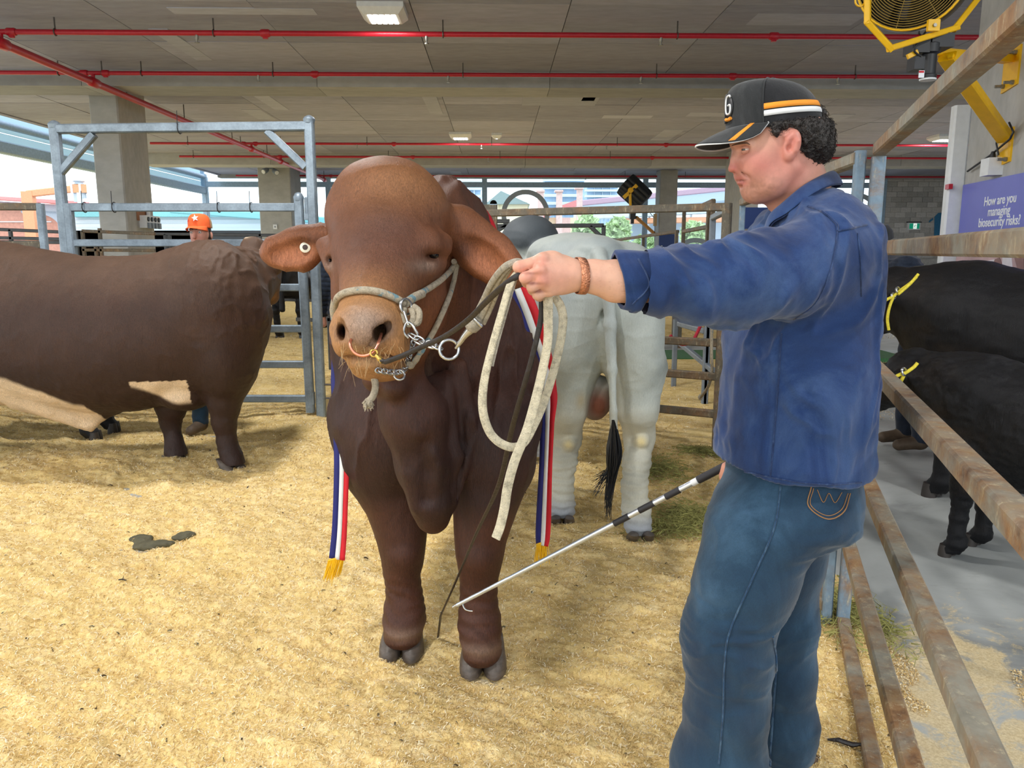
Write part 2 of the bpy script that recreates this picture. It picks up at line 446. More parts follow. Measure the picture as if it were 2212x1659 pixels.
M['rust'] = rusty('rusty_rail_paint', lin(140, 136, 122), 0.52)
M['rust_brown'] = rusty('brown_rail', lin(104, 96, 82), 0.45)
M['rust_blue'] = rusty('blue_post_paint', lin(120, 142, 160), 0.40)
M['red_pipe'] = plain('red_pipe_paint', lin(186, 28, 48), 0.35, 0.0, 0.1)
M['hanger'] = plain('hanger_steel', lin(92, 88, 84), 0.5, 0.6)
M['steel_blue'] = plain('blue_grey_steel', lin(150, 176, 200), 0.5)
M['steel_grey'] = plain('grey_steel', lin(120, 130, 140), 0.5)
M['white_paint'] = plain('white_housing', lin(226, 230, 234), 0.45, vary=0.05)
M['lamp'] = emit('led_strip', (1.0, 0.98, 0.94), 14.0)
M['yellow'] = plain('yellow_powder_coat', lin(240, 186, 12), 0.4, 0, 0.06)
M['black_plastic'] = plain('black_plastic', (0.012, 0.013, 0.016), 0.45)
M['dark_metal'] = plain('dark_metal', (0.03, 0.03, 0.035), 0.4, 0.6)
M['wire_tan'] = plain('guard_wire', lin(150, 126, 62), 0.45, 0.4)
M['bolt'] = plain('zinc_bolt', lin(150, 148, 140), 0.4, 0.8)
def glass():
    t = NT('window_glass'); n = t.t.nodes
    tr = t.n('ShaderNodeBsdfTransparent'); tr.inputs['Color'].default_value = (0.90, 0.96, 0.99, 1)
    gl = t.n('ShaderNodeBsdfGlossy'); gl.inputs['Roughness'].default_value = 0.03
    fr = t.n('ShaderNodeFresnel'); fr.inputs['IOR'].default_value = 1.35
    mx = t.n('ShaderNodeMixShader'); t.l(fr.outputs[0], mx.inputs[0]); t.l(tr.outputs[0], mx.inputs[1]); t.l(gl.outputs[0], mx.inputs[2])
    t.l(mx.outputs[0], n['Material Output'].inputs['Surface']); return t.m
M['glass'] = glass()
def polycarb():
    t = NT('translucent_sheet'); n = t.t.nodes
    a = t.n('ShaderNodeBsdfTranslucent'); a.inputs['Color'].default_value = (0.72, 0.86, 0.92, 1)
    b = t.n('ShaderNodeBsdfDiffuse'); b.inputs['Color'].default_value = (0.6, 0.75, 0.82, 1)
    mx = t.n('ShaderNodeMixShader'); mx.inputs[0].default_value = 0.45; t.l(a.outputs[0], mx.inputs[1]); t.l(b.outputs[0], mx.inputs[2])
    t.l(mx.outputs[0], n['Material Output'].inputs['Surface']); return t.m
M['polycarb'] = polycarb()
# hides: coat colour, with some painted shade, sits on the vertices, hairs are fine relief
def hide(name, hs=(1, 1, 0.22), rough=0.5, sheen=0.0, tone=0.32, bs=0.7, spec=0.3):
    t = NT(name); c = t.attr()
    n1 = t.noise(7, 5, 0.6); n2 = t.noise(260, 3, 0.65, st=hs, dist=1.2); n3 = t.noise(38, 4, 0.6, st=hs, dist=1.0)
    c = t.mix(tone, c, t.ramp(n1, [(0.3, 0.55), (0.7, 1.35)]), 'MULTIPLY')
    c = t.mix(min(tone*2.2, .8), c, t.ramp(n2, [(0.3, 0.5), (0.7, 1.5)]), 'MULTIPLY')
    al = t.at.outputs['Alpha']      # 1 on hair, 0 on the bare wet nose
    nb = t.bump(t.mix(al, 0.5, n3), bs*0.6, 0.006); nb = t.bump(t.mix(al, t.noise(330, 2), n2), bs, 0.003, nb)
    return t.out(c, t.ramp(al, [(0, 0.12), (1, rough)]), 0, nb, Sheen_Weight=sheen, Sheen_Roughness=0.5, Specular_IOR_Level=spec)
M['hide'] = hide('cattle_coat')
M['hide_black'] = hide('black_cattle_coat', rough=0.5, sheen=0.0, tone=0.35, bs=0.7, spec=0.28)
M['hide_white'] = hide('pale_cattle_coat', rough=0.6, tone=0.1, bs=0.35)
M['hoof'] = plain('hoof_horn', lin(84, 74, 66), 0.45, 0, 0.4, 30, 0.3, 80, st=(1, 1, 3))
M['eye'] = plain('dark_eye', (0.006, 0.004, 0.004), 0.08)
M['eye_white'] = plain('eye_white', lin(214, 200, 190), 0.2)
def skin():
    t = NT('skin'); c = t.attr()
    c = t.mix(0.35, c, t.ramp(t.noise(60, 4, 0.7), [(0.3, 0.8), (0.7, 1.15)]), 'MULTIPLY')
    return t.out(c, 0.5, 0, t.bump(t.noise(420, 3), 0.12, 0.001), Subsurface_Weight=0.12, Subsurface_Radius=(0.02, 0.008, 0.004), Subsurface_Scale=0.3)
M['skin'] = skin()
M['hair'] = plain('dark_brown_hair', lin(34, 28, 25), 0.5, 0, 0.5, 90, 0.8, 220)
def cloth(name, base, dark, light, sc=6.0, weave=900, sheen=0.2, rough=0.85):
    t = NT(name); b = np.array(base)
    f = t.ramp(t.noise(sc, 6, 0.65, st=(1, 1, 0.5), dist=0.7), [(0.3, dark), (0.5, base), (0.72, light)])
    w = t.noise(weave, 2, 0.5, st=(1, 1, 0.4))
    c = t.mix(0.35, f, t.ramp(w, [(0.3, 0.65), (0.7, 1.3)]), 'MULTIPLY')
    nb = t.bump(t.noise(45, 4, 0.6, dist=0.8), 0.25, 0.004); nb = t.bump(w, 0.25, 0.001, nb)
    return t.out(c, rough, 0, nb, Sheen_Weight=sheen, Specular_IOR_Level=0.2)
M['shirt'] = cloth('blue_drill_cotton', lin(34, 58, 104), lin(22, 38, 76), lin(66, 90, 132))
M['shirt_seam'] = cloth('blue_drill_seam', lin(34, 54, 94), lin(24, 40, 76), lin(60, 82, 122), 60)
M['denim'] = cloth('blue_denim', lin(36, 62, 84), lin(27, 48, 70), lin(58, 88, 114), 5.0, 700)
M['denim_seam'] = cloth('denim_seam', lin(36, 66, 96), lin(22, 44, 66), lin(80, 108, 130), 80)
M['thread'] = plain('stitching', lin(150, 110, 70), 0.8)
M['cap_cloth'] = cloth('black_cap_cotton', lin(48, 50, 52), lin(36, 38, 40), lin(70, 72, 74), 12)
M['cap_mesh'] = cloth('black_cap_mesh', lin(34, 35, 38), lin(24, 25, 28), lin(48, 50, 54), 12, 500)
M['orange'] = plain('orange_cloth', lin(238, 150, 44), 0.8, 0, 0.08)
M['cap_orange'] = plain('bright_orange_cloth', lin(240, 104, 48), 0.8, 0, 0.08)
M['white_cloth'] = plain('white_cloth', lin(226, 228, 230), 0.8, 0, 0.06)
M['navy'] = cloth('navy_jacket', lin(30, 38, 52), lin(18, 24, 36), lin(48, 58, 74), 10)
M['tan_cloth'] = plain('tan_cloth', lin(176, 150, 112), 0.85)
M['leather'] = plain('dark_leather', lin(34, 27, 26), 0.4, 0, 0.4, 40, 0.4, 120)
M['boot'] = plain('brown_boot', lin(88, 72, 56), 0.6, 0, 0.3, 20, 0.3)
def rope(name, base, fleck):
    t = NT(name); b = np.array(base)
    c = t.ramp(t.noise(70, 5, 0.7), [(0.3, b*0.55), (0.5, b), (0.7, b*1.2)])
    if fleck is not None: c = t.mix(t.ramp(t.noise(26, 2), [(0.62, 0), (0.66, 0.8)]), c, fleck)
    return t.out(c, 0.95, 0, t.bump(t.noise(260, 3, 0.7), 1.0, 0.006))
M['rope'] = rope('halter_rope', lin(186, 174, 152), lin(96, 150, 168))
M['webbing'] = rope('cotton_webbing', lin(186, 178, 162), None)
M['webbing_pale'] = rope('pale_cotton_webbing', lin(214, 204, 178), None)
M['red_rope'] = plain('red_rope', lin(176, 40, 60), 0.8, 0, 0.4, 60)
M['yellow_rope'] = plain('yellow_halter_rope', lin(224, 206, 60), 0.7, 0, 0.25, 90, 0.4)
M['copper'] = plain('copper', lin(228, 150, 122), 0.28, 0.9, 0.12, 60)
M['copper_band'] = plain('engraved_copper', lin(206, 140, 108), 0.3, 0.85, 0.45, 170, 0.9, 300)
M['brass'] = plain('brass', lin(214, 180, 96), 0.3, 0.9)
M['chrome'] = plain('nickel_steel', lin(196, 198, 200), 0.22, 0.95, 0.1)
M['alu'] = plain('brushed_aluminium', lin(206, 214, 224), 0.3, 0.8, 0.06)
M['grip'] = plain('rubber_grip', lin(34, 33, 38), 0.6)
M['sash_navy'] = plain('navy_ribbon', lin(24, 28, 104), 0.7, 0, 0.12)
M['sash_white'] = plain('white_ribbon', lin(226, 228, 226), 0.7, 0, 0.06)
M['sash_red'] = plain('red_ribbon', lin(200, 18, 36), 0.7, 0, 0.1)
M['fringe'] = plain('gold_fringe', lin(246, 188, 24), 0.6, 0, 0.25, 60, st=(1, 1, 0.1))
M['tag_white'] = plain('ear_tag_plastic', lin(222, 216, 196), 0.4)
M['banner'] = plain('purple_banner', lin(114, 120, 204), 0.5, 0, 0.05, 3)
M['sign_blue'] = plain('navy_sign', lin(16, 52, 116), 0.5, 0, 0.05)
M['letters'] = plain('white_lettering', lin(236, 240, 246), 0.5, 0, 0.02)
M['exit_green'] = emit('exit_green', lin(10, 140, 108), 0.7)
M['exit_white'] = emit('exit_white', (0.9, 1, 0.95), 0.9)
M['hay'] = plain('green_hay', lin(150, 148, 84), 0.9, 0, 0.35, 30)
M['dung'] = plain('manure', lin(82, 78, 56), 0.7, 0, 0.3, 30, 0.8, 60)
M['grass'] = plain('green_turf', lin(62, 110, 66), 0.9, 0, 0.4, 60, 0.8, 200)
M['brick'] = plain('red_brick', lin(214,160,142), 0.9, 0, 0.15, 6)  # brick to leaf: outdoor colours paled to imitate glare and overexposure
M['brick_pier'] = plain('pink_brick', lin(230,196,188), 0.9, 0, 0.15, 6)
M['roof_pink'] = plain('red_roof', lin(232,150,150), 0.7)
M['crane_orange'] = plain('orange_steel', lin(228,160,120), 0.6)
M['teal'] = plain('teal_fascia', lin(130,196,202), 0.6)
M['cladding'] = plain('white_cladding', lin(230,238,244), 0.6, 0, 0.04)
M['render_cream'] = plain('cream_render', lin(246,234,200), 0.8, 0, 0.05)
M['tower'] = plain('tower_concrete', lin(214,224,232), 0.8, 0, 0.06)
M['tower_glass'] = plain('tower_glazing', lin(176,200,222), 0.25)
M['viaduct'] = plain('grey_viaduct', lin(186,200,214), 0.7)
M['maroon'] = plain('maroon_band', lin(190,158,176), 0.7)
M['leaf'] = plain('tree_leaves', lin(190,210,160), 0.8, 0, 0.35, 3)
M['ground'] = plain('pale_paving', tuple(1.00*q for q in lin(170, 172, 172)), 0.9, 0, 0.1, 2)
M['decal'] = plain('grey_window_decal', lin(168, 178, 186), 0.7, 0, 0.05)
M['terracotta'] = plain('rust_paint_patch', lin(166, 118, 88), 0.8)

M['green_rail'] = plain('dark_green_rail', lin(40, 84, 80), .5)
M['grey_cap'] = plain('grey_cap_cloth', lin(120, 116, 112), .8)
M['terracotta_dark'] = plain('dark_tag_stud', lin(60, 44, 38), .6)
# ------------------------------------------------------------------ the hall
ZC = H+3.0
def hall(o): o.rotation_euler = (0, 0, BA); return o
UL = PBz(0, 243, ZC)[0]; UR = 20.0; VN = -3.4; VF = 31.2
fl = MB().box((-60, -30, -0.25), (60, 33, -0.03)).build('floor', M['slab']); tag(hall(fl), 'grey concrete floor slab of the cattle hall', None, kind='structure')
gr = MB().box((-120, -60, -0.4), (160, 260, -0.26)).build('ground', M['ground']); tag(gr, 'pale paved ground outside the hall', None, kind='structure')
ceil = hall(tag(MB().box((UL, VN, ZC+0.012), (UR, VF, ZC+0.5)).build('ceiling', M['ceiling']), 'raw concrete soffit of the hall', None, kind='structure'))
PW, PD = 1.95, 1.85
pan = MB().box((-PW/2+0.006, -PD/2+0.006, -0.02), (PW/2-0.006, PD/2-0.006, 0.03)).build('panel', M['ceiling'], ceil); first = True
strip = None
beams = [(13.6, 0.27), (24.5, 0.36)]
for v0, v1 in ((2.8, 13.6), (14.5, 24.5), (25.3, VF)):
    n = int(round((v1-v0)/PD)); dv = (v1-v0)/n
    for i in range(n):
        u = UL+PW/2; off = rng.uniform(0, 0.0)
        while u < min(UR, 15.5)+0.5:
            if v0+dv*(i+0.5) > 7.0:
                o = pan if first else pan.copy()
                if not first: COL.objects.link(o)
                first = False
                o.location = (u, v0+dv*(i+0.5), ZC+rng.uniform(-0.006, 0.004)); o.scale = (1, dv/PD, 1)
            u += PW
M['ceiling_pale'] = concrete('pale_concrete_patch', lin(180, 184, 200), (1.0, 1.0, 1.0), 0.92)
for px, py, w, l in ((395, 95, .26, 1.7), (580, 215, .3, 2.0), (935, 225, .28, 2.0), (1275, 205, .25, .9), (1440, 290, .5, 1.8), (1560, 245, 1.5, .5), (1790, 258, .5, 1.6), (1620, 208, 1.8, .35), (1210, 215, 1.5, 1.0), (1355, 250, 1.1, .4), (525, 20, 1.8, .25), (560, 245, .4, 1.2), (190, 190, .6, .9), (985, 372, .4, 1.4), (1230, 372, .4, 1.4), (1740, 38, 1.4, .5), (1900, 330, 1.6, 1.6), (2010, 205, 1.5, .4)):
    q = PBz(px, py, ZC)
    o = MB().box((-w/2, -l/2, -0.006), (w/2, l/2, 0.03)).build('infill_strip', M['ceiling_pale'], ceil); o.location = (q[0], q[1], ZC-0.021)
for v, b in beams:
    n = 0; u = UL
    while u < UR:
        w = 3.9
        o = MB().box((0.004, 0, -b), (w-0.004, 0.8, 0.02)).build('beam', M['pillar'], ceil); o.location = (u, v, ZC); u += w
ledge = MB().box((UL, VF-0.2, ZC-0.14), (UR, VF+0.25, ZC+0.02)).build('edge_beam', M['pillar'], ceil)
ledge2 = MB().box((UL-0.03, VN, ZC-0.05), (UL+0.12, VF, ZC+0.5)).build('edge_upstand', M['ceiling'], ceil)
# pillars
def pillar(name, px0, px1, px2, py, v, label, light=True):
    u0 = PBv(px0, py, v)[0]; u1 = PBv(px1, py, v)[0]; v2 = PBu(px2, py, u1 if px2 > px1 else u0)[1]
    o = MB(); c = 0.025
    o.add([(u0+c,v,-.03),(u1-c,v,-.03),(u1,v+c,-.03),(u1,v2,-.03),(u0,v2,-.03),(u0,v+c,-.03),(u0+c,v,ZC-.03),(u1-c,v,ZC-.03),(u1,v+c,ZC-.03),(u1,v2,ZC-.03),(u0,v2,ZC-.03),(u0,v+c,ZC-.03)],
          [(0,1,7,6),(1,2,8,7),(2,3,9,8),(3,4,10,9),(4,5,11,10),(5,0,6,11),(5,4,3,2,1,0),(6,7,8,9,10,11)])
    return hall(tag(o.build(name, M['pillar']), label, 'pillar', kind='structure')), u0, u1, v, v2
pil1 = pillar('pillar', 213, 274, 331, 470, 14.62, 'wide concrete pillar behind the galvanised gate, power sockets on its side')
pil2 = pillar('pillar', 559, 629, 651, 430, 28.2, 'concrete pillar with twin floodlights at its top, left of the big bull')
pil3 = pillar('pillar', 1425, 1463, 1416, 430, 29.0, 'dark concrete pillar right of the far drum fan')
pil4 = pillar('pillar', 1567, 1602, 1640, 400, 24.0, 'concrete pillar behind the handler\'s face')
# the pier by the cattle race: its long face runs beside the fence
A = np.array([PBv(2098, 250, 6.4)[0], 6.4]); dA = np.array([-math.sin(math.radians(9)), -math.cos(math.radians(9))]); dA /= np.linalg.norm(dA); nA = np.array([dA[1], -dA[0]])   # nA faces the race
PR0 = np.array([A[0], A[1]]); PR0 = np.array([PR0[0]*cb-PR0[1]*sb, PR0[0]*sb+PR0[1]*cb])
def pr(s, n, z): q = PR0+dA*s+nA*n; return (q[0], q[1], z)
o = MB().add([pr(0,0,-.03),pr(1.9,0,-.03),pr(1.9,-.8,-.03),pr(0,-.8,-.03),pr(0,0,ZC-.03),pr(1.9,0,ZC-.03),pr(1.9,-.8,ZC-.03),pr(0,-.8,ZC-.03)],
             [(0,1,2,3),(4,5,6,7),(0,1,5,4),(1,2,6,5),(2,3,7,6),(3,0,4,7)]).build('pillar', M['pillar'])
tag(o, 'broad concrete pier carrying the yellow fan bracket and purple board', 'pillar', kind='structure')
# far wall of grey blocks
u0 = PBv(1912, 450, VF)[0]; bh = 0.2; bw = 0.42
wb = hall(tag(MB().box((u0, VF+0.06, -.03), (UR, VF+0.3, ZC)).build('wall_back', M['block']), 'grey concrete block wall at the back right', None, kind='structure'))
blk = MB().box((0.004, 0, 0.004), (bw-0.004, 0.1, bh-0.004)).build('block', M['block'], wb); first = True
for r in range(22):
    z = r*bh
    if z < 1.2: continue
    u = u0-(bw/2 if r % 2 else 0)
    while u < u0+4.6:
        a = max(u, u0); e = u+bw
        o = blk if first else blk.copy()
        if not first: COL.objects.link(o)
        first = False; o.location = (a, VF-0.02+rng.uniform(-.008, .008), z); o.scale = ((e-a)/bw, 1, 1); u += bw
wr = hall(tag(MB().box((UR, VN, -.03), (UR+.2, VF+.3, ZC+.4)).build('wall_right', M['pillar']), 'plain concrete side wall', None, kind='structure'))
# far glazing: posts, rails and panes
zt = PBv(1100, 397, VF)[2]; zb = 0.9
posts = [PBv(x, 450, VF)[0] for x in (446, 711, 1047, 1393, 1700, 1905)]
wi = 0
for i in range(len(posts)-1):
    wi += 1; a, b = posts[i], posts[i+1]
    w = hall(empty('window_%d' % wi, (0, 0, 0), 0, 'tall glazed bay in the far front of the hall', None, kind='structure'))
    fr = MB().box((a-.1, VF-.08, -.03), (a+.1, VF+.08, ZC-.1)).build('post', M['steel_blue'], w)
    if i == len(posts)-2: MB().box((b-.1, VF-.08, -.03), (b+.1, VF+.08, ZC-.1)).build('post', M['steel_blue'], w)
    MB().box((a+.1, VF-.09, zt-.14), (b-.1, VF+.07, zt+.06)).build('transom', M['steel_blue'], w)
    MB().box((a+.1, VF-.05, zb-.06), (b-.1, VF+.05, zb+.06)).build('sill_rail', M['steel_grey'], w)
    MB().box((a+.1, VF-.01, zb+.06), (b-.1, VF+.01, zt-.14)).build('pane', M['glass'], w)
    MB().box((a+.1, VF-.01, zt+.06), (b-.1, VF+.01, ZC-.15)).build('pane', M['glass'], w)
for px, py, R in ((1135, 463, 46), (1318, 566, 46), (1848, 470, 46), (1500, 566, 46)):
    q = PBv(px, py, VF); r = R*VF/F
    pts = MB(); n = 40; k = 0.22*r; z0 = q[2]
    vs = []; fs = []
    for j in range(n):
        a = 2*math.pi*j/n
        for rr, y in ((r+k/2, -.016), (r-k/2, -.016), (r-k/2, -.011), (r+k/2, -.011)): vs.append((q[0]+rr*math.cos(a), VF+y, max(z0+rr*math.sin(a), zb)))
        for e in range(4): fs.append((j*4+e, j*4+(e+1) % 4, ((j+1) % n)*4+(e+1) % 4, ((j+1) % n)*4+e))
    hall(tag(MB().add(vs, fs).build('ring_decal', M['decal']), {1135: 'large pale ring on the far glazing right of the big bull', 1318: 'pale ring low on the glazing below the drum fan', 1848: 'pale ring on the far glazing beside the block wall', 1500: 'pale ring low on the glazing right of the dark pillar'}[px], 'decal'))
# left side: steel and translucent louvres under the open sky
ue = UL-0.6
w = hall(empty('window_%d' % (wi+1), (0, 0, 0), 0, 'translucent louvred clerestory along the open side', None, kind='structure'))
za = PBu(0, 268, ue)[2]; zl = PBu(0, 318, ue)[2]
MB().tube([(ue, -4, za), (ue, VF, za)], .09, 10).build('tube_rail', M['steel_blue'], w, 40)
MB().bar((ue, -4, zl), (ue, VF, zl), .2, .28).build('lower_beam', M['steel_blue'], w)
nl = 6
for k in range(nl):
    z = zl+.2+(ZC+.7-zl)*k/nl
    MB().bar((ue-.12, -4, z+.05), (ue-.12, VF, z+.05), .03, (ZC+.7-zl)/nl*0.92).build('louvre', M['polycarb'], w)
for v in (4.0, 9.5, 17.6, 24.5, VF):
    MB().bar((ue-.05, v, zl), (ue-.05, v, ZC+.6), .14, .14, (1, 0, 0)).build('strut', M['steel_blue'], w)
MB().bar((ue, VF, -.03), (ue, VF, ZC), .2, .2, (1, 0, 0)).build('corner_post', M['steel_blue'], w)
MB().bar((ue, VF, zt-.04), (posts[0], VF, zt-.04), .16, .2).build('transom', M['steel_blue'], w)

# ------------------------------------------------------------------ ceiling services
def pipe(v, py_at, pxa, pxb, r, label, hangers, couplers, heads, z=None, brk=None):
    z = ZC-.2
    u = lambda px: PBv(px, py_at, v)[0]
    t = hall(empty('sprinkler_pipe', (0, 0, 0), 0, label, 'pipe', 'red sprinkler pipes under the ceiling'))
    MB().tube([(u(pxa), v, z), (u(pxb), v, z)], r, 10).build('pipe_run', M['red_pipe'], t, 40)
    for x in hangers:
        m = MB().tube([(u(x), v, z+r), (u(x), v, ZC-.02)], .009, 6); m.ring((u(x), v, z), (1, 0, 0), r+.008, .008, 14, 5); m.build('hanger', M['hanger'], t)
    for x in couplers:
        m = MB().lathe((u(x)-.06, v, z), (1, 0, 0), [(0, r*1.25), (.02, r*1.5), (.1, r*1.5), (.12, r*1.25)], 12); m.box((u(x)-.03, v-.02, z-r*2.0), (u(x)+.03, v+.02, z-r*1.2)); m.build('coupling', M['red_pipe'], t, 40)
    for x in heads:
        m = MB().lathe((u(x), v, z-r-.09), (0, 0, 1), [(0, .03), (.012, .03), (.016, .008), (.04, .014), (.05, .022), (.1, .022)], 10); m.build('sprinkler_head', M['bolt'], t, 40)
    return t
pipe(10.67, 75, 3, 2600, .034, 'nearest red sprinkler pipe crossing above the bull', (120, 462, 957, 1463, 1985), (25, 573, 1672), (425, 921, 1428))
pipe(12.98, 162, -60, 2700, .032, 'second red sprinkler pipe from the front, along the beam', (127, 221, 306, 590, 1000, 1418, 1847), (182, 228, 680, 1583), (558, 968, 1385, 1811))
pipe(21.0, 314, 325, 2500, .032, 'third red sprinkler pipe, above the gate\'s top bar', (406, 520, 606, 793, 1062, 1333), (526, 552, 851, 1439), (771, 1040, 1310))
pipe(23.8, 342, 388, 2500, .032, 'fourth red sprinkler pipe, in front of the far beam', (418, 570, 839, 1080, 1318), (605, 892, 1409), (820, 1055))
pipe(29.6, 385, 510, 2500, .032, 'farthest red sprinkler pipe, above the glazing', (560, 700, 1350, 1480), (690, 715), (1265, 1430))
t = hall(empty('main_pipe', (0, 0, 0), 0, 'thick red main pipe running away from front left to the far end', 'pipe'))
um = PBv(3, 92, 10.67)[0]; zm = PBv(3, 94, 10.67)[2]
MB().tube([(um, 6.0, zm), (um, 29.9, zm)], .055, 12).build('pipe_run', M['red_pipe'], t, 40)
for v in (10.67, 12.98, 21.0, 23.8, 29.6):
    MB().tube([(um, v, zm), (um, v, ZC-.2)], .03, 8).build('riser', M['red_pipe'], t, 40)
    MB().lathe((um, v-.12, zm), (0, 1, 0), [(0, .06), (.02, .075), (.22, .075), (.24, .06)], 12).build('coupling', M['red_pipe'], t, 40)
for v in (9.0, 14.1, 16.6, 19.5, 22.4, 26.0): MB().tube([(um, v, zm), (um, v, ZC)], .01, 6).build('hanger', M['hanger'], t)
LAMP_W = 150.0
def lamp(q, w, d, label, cells=5, lit=True, power=None):
    t = hall(empty('ceiling_light', (0, 0, 0), 0, label, 'ceiling light', 'led lights under the ceiling')); t.location = (q[0]*cb-q[1]*sb, q[0]*sb+q[1]*cb, ZC-.02)
    m = MB().box((-w/2, -d/2, -.13), (w/2, d/2, 0)); m.v[0] = (-w/2+.06, -d/2+.06, -.15)
    MB().add([(-w/2,-d/2,-.06),(w/2,-d/2,-.06),(w/2,d/2,-.06),(-w/2,d/2,-.06),(-w/2,-d/2,0),(w/2,-d/2,0),(w/2,d/2,0),(-w/2,d/2,0),(-w/2+.07,-d/2+.07,-.13),(w/2-.07,-d/2+.07,-.13),(w/2-.07,d/2-.07,-.13),(-w/2+.07,d/2-.07,-.13)],
             [(4,5,6,7),(0,1,5,4),(1,2,6,5),(2,3,7,6),(3,0,4,7),(0,8,9,1),(1,9,10,2),(2,10,11,3),(3,11,8,0),(8,11,10,9)]).build('housing', M['white_paint'], t)
    if lit:
        cw = (w-.2)/cells
        for k in range(cells): MB().box((-w/2+.1+cw*k+.012, -d/2+.1, -.136), (-w/2+.1+cw*(k+1)-.012, d/2-.1, -.131)).build('led_strip', M['lamp'], t)
        l = bpy.data.lights.new('led_area', 'AREA'); l.shape = 'RECTANGLE'; l.size = w-.2; l.size_y = d-.2; l.energy = power or LAMP_W; l.color = (1, .98, .96)
        lo = link('lamp_light', l, t); lo.location = (0, 0, -.15)
    return t
lamp(PBz(828, 38, ZC-.13), .56, .56, 'ceiling light nearest, above the big bull', power=60)
lamp(PBz(995, 298, ZC-.13), .56, .56, 'small far ceiling light left of the unlit box')
lamp(PBz(1073, 298, ZC-.13), .26, .26, 'small box light hanging right of the far ceiling light', 2)
lamp(PBz(2043, 302, ZC-.13), .7, .6, 'ceiling light by the pier, right of the handler', power=420)

for u, v, lb_ in ((-7.2, 5.5, 'over the left arena'), (3.9, 5.5, 'over the pier'), (9.4, 5.5, 'over the right wall'), (-1.7, 5.2, 'over the big bull\'s back'), (-1.7, .6, 'over the near arena'), (3.9, .6, 'over the near race'), (-7.2, .6, 'over the near left arena')):  # unseen lamps added to brighten the arena floor
    lamp((u, v), .56, .56, 'ceiling light above the photo\'s top edge, '+lb_)
# ------------------------------------------------------------------ the sawdust arena
FD = np.array([math.sin(math.radians(18.06)), math.cos(math.radians(18.06))]); FX0 = 0.376      # the near fence: x = FX0 + y*tan
ft = math.tan(math.radians(18.06))
K1 = np.array([FX0+ft*2.80, 2.80]); K2 = np.array([1.55, 5.3])
def edge_x(Y):                 # where the sawdust ends on the right
    return np.where(Y < 2.80, FX0+ft*Y, K1[0]+(K2[0]-K1[0])*(Y-2.80)/(K2[1]-2.80))
def ground_z(X, Y):
    p = np.stack([X, Y, np.zeros_like(X)], 1)
    q = p@np.array([[.82, .57, 0], [-.57, .82, 0], [0, 0, 1]])
    n = fbm(q*np.array([1.1, 2.6, 1]), 4, 21); m = fbm(q*np.array([5, 9, 1])+fbm(p*3, 2, 5)[:, None]*.6, 4, 31, .6); f = fbm(q*np.array([16, 34, 1])+fbm(p*9, 2, 6)[:, None]*.8, 3, 41, .6)
    z = .01+n*.045+m*.032+f*.010
    for (x, y, r) in HOLLOWS: z = z-np.exp(-((X-x)**2+(Y-y)**2)/r**2)*.03
    return z*np.clip((edge_x(Y)+.10-X)/.35, 0, 1)
HOLLOWS = [(*PZ(868, 1410, 0)[:2], .16), (*PZ(1043, 1448, 0)[:2], .17), (*PZ(345, 1165, 0)[:2], .18)]
ys = np.concatenate([np.geomspace(.75, 3.2, 420), np.geomspace(3.22, 9, 330), np.geomspace(9.05, 27, 220)]); us = np.linspace(0, 1, 420)
YY = np.repeat(ys, len(us)); UU = np.tile(us, len(ys))
xl = -.35-.80*YY-np.where(YY > 9, (YY-9)*.2, 0); xr = np.minimum(edge_x(YY)+.12, .25+.75*YY); xr = np.where(YY > 5.3, 1.67+(YY-5.3)*.55, xr)
XX = xl+(xr-xl)*UU
ZZ = ground_z(np.where(YY > 5.3, np.minimum(XX, edge_x(YY)-.4), XX), YY)
n0, n1 = len(ys), len(us); I = np.arange(n0*n1).reshape(n0, n1)
fq = np.stack([I[:-1, :-1].ravel(), I[:-1, 1:].ravel(), I[1:, 1:].ravel(), I[1:, :-1].ravel()], 1)
me = np_mesh('sawdust', np.stack([XX, YY, ZZ], 1), fq); me.materials.append(M['sawdust'])
sd = tag(link('sawdust', me), 'deep uneven bed of yellow wood shavings', None, kind='stuff')
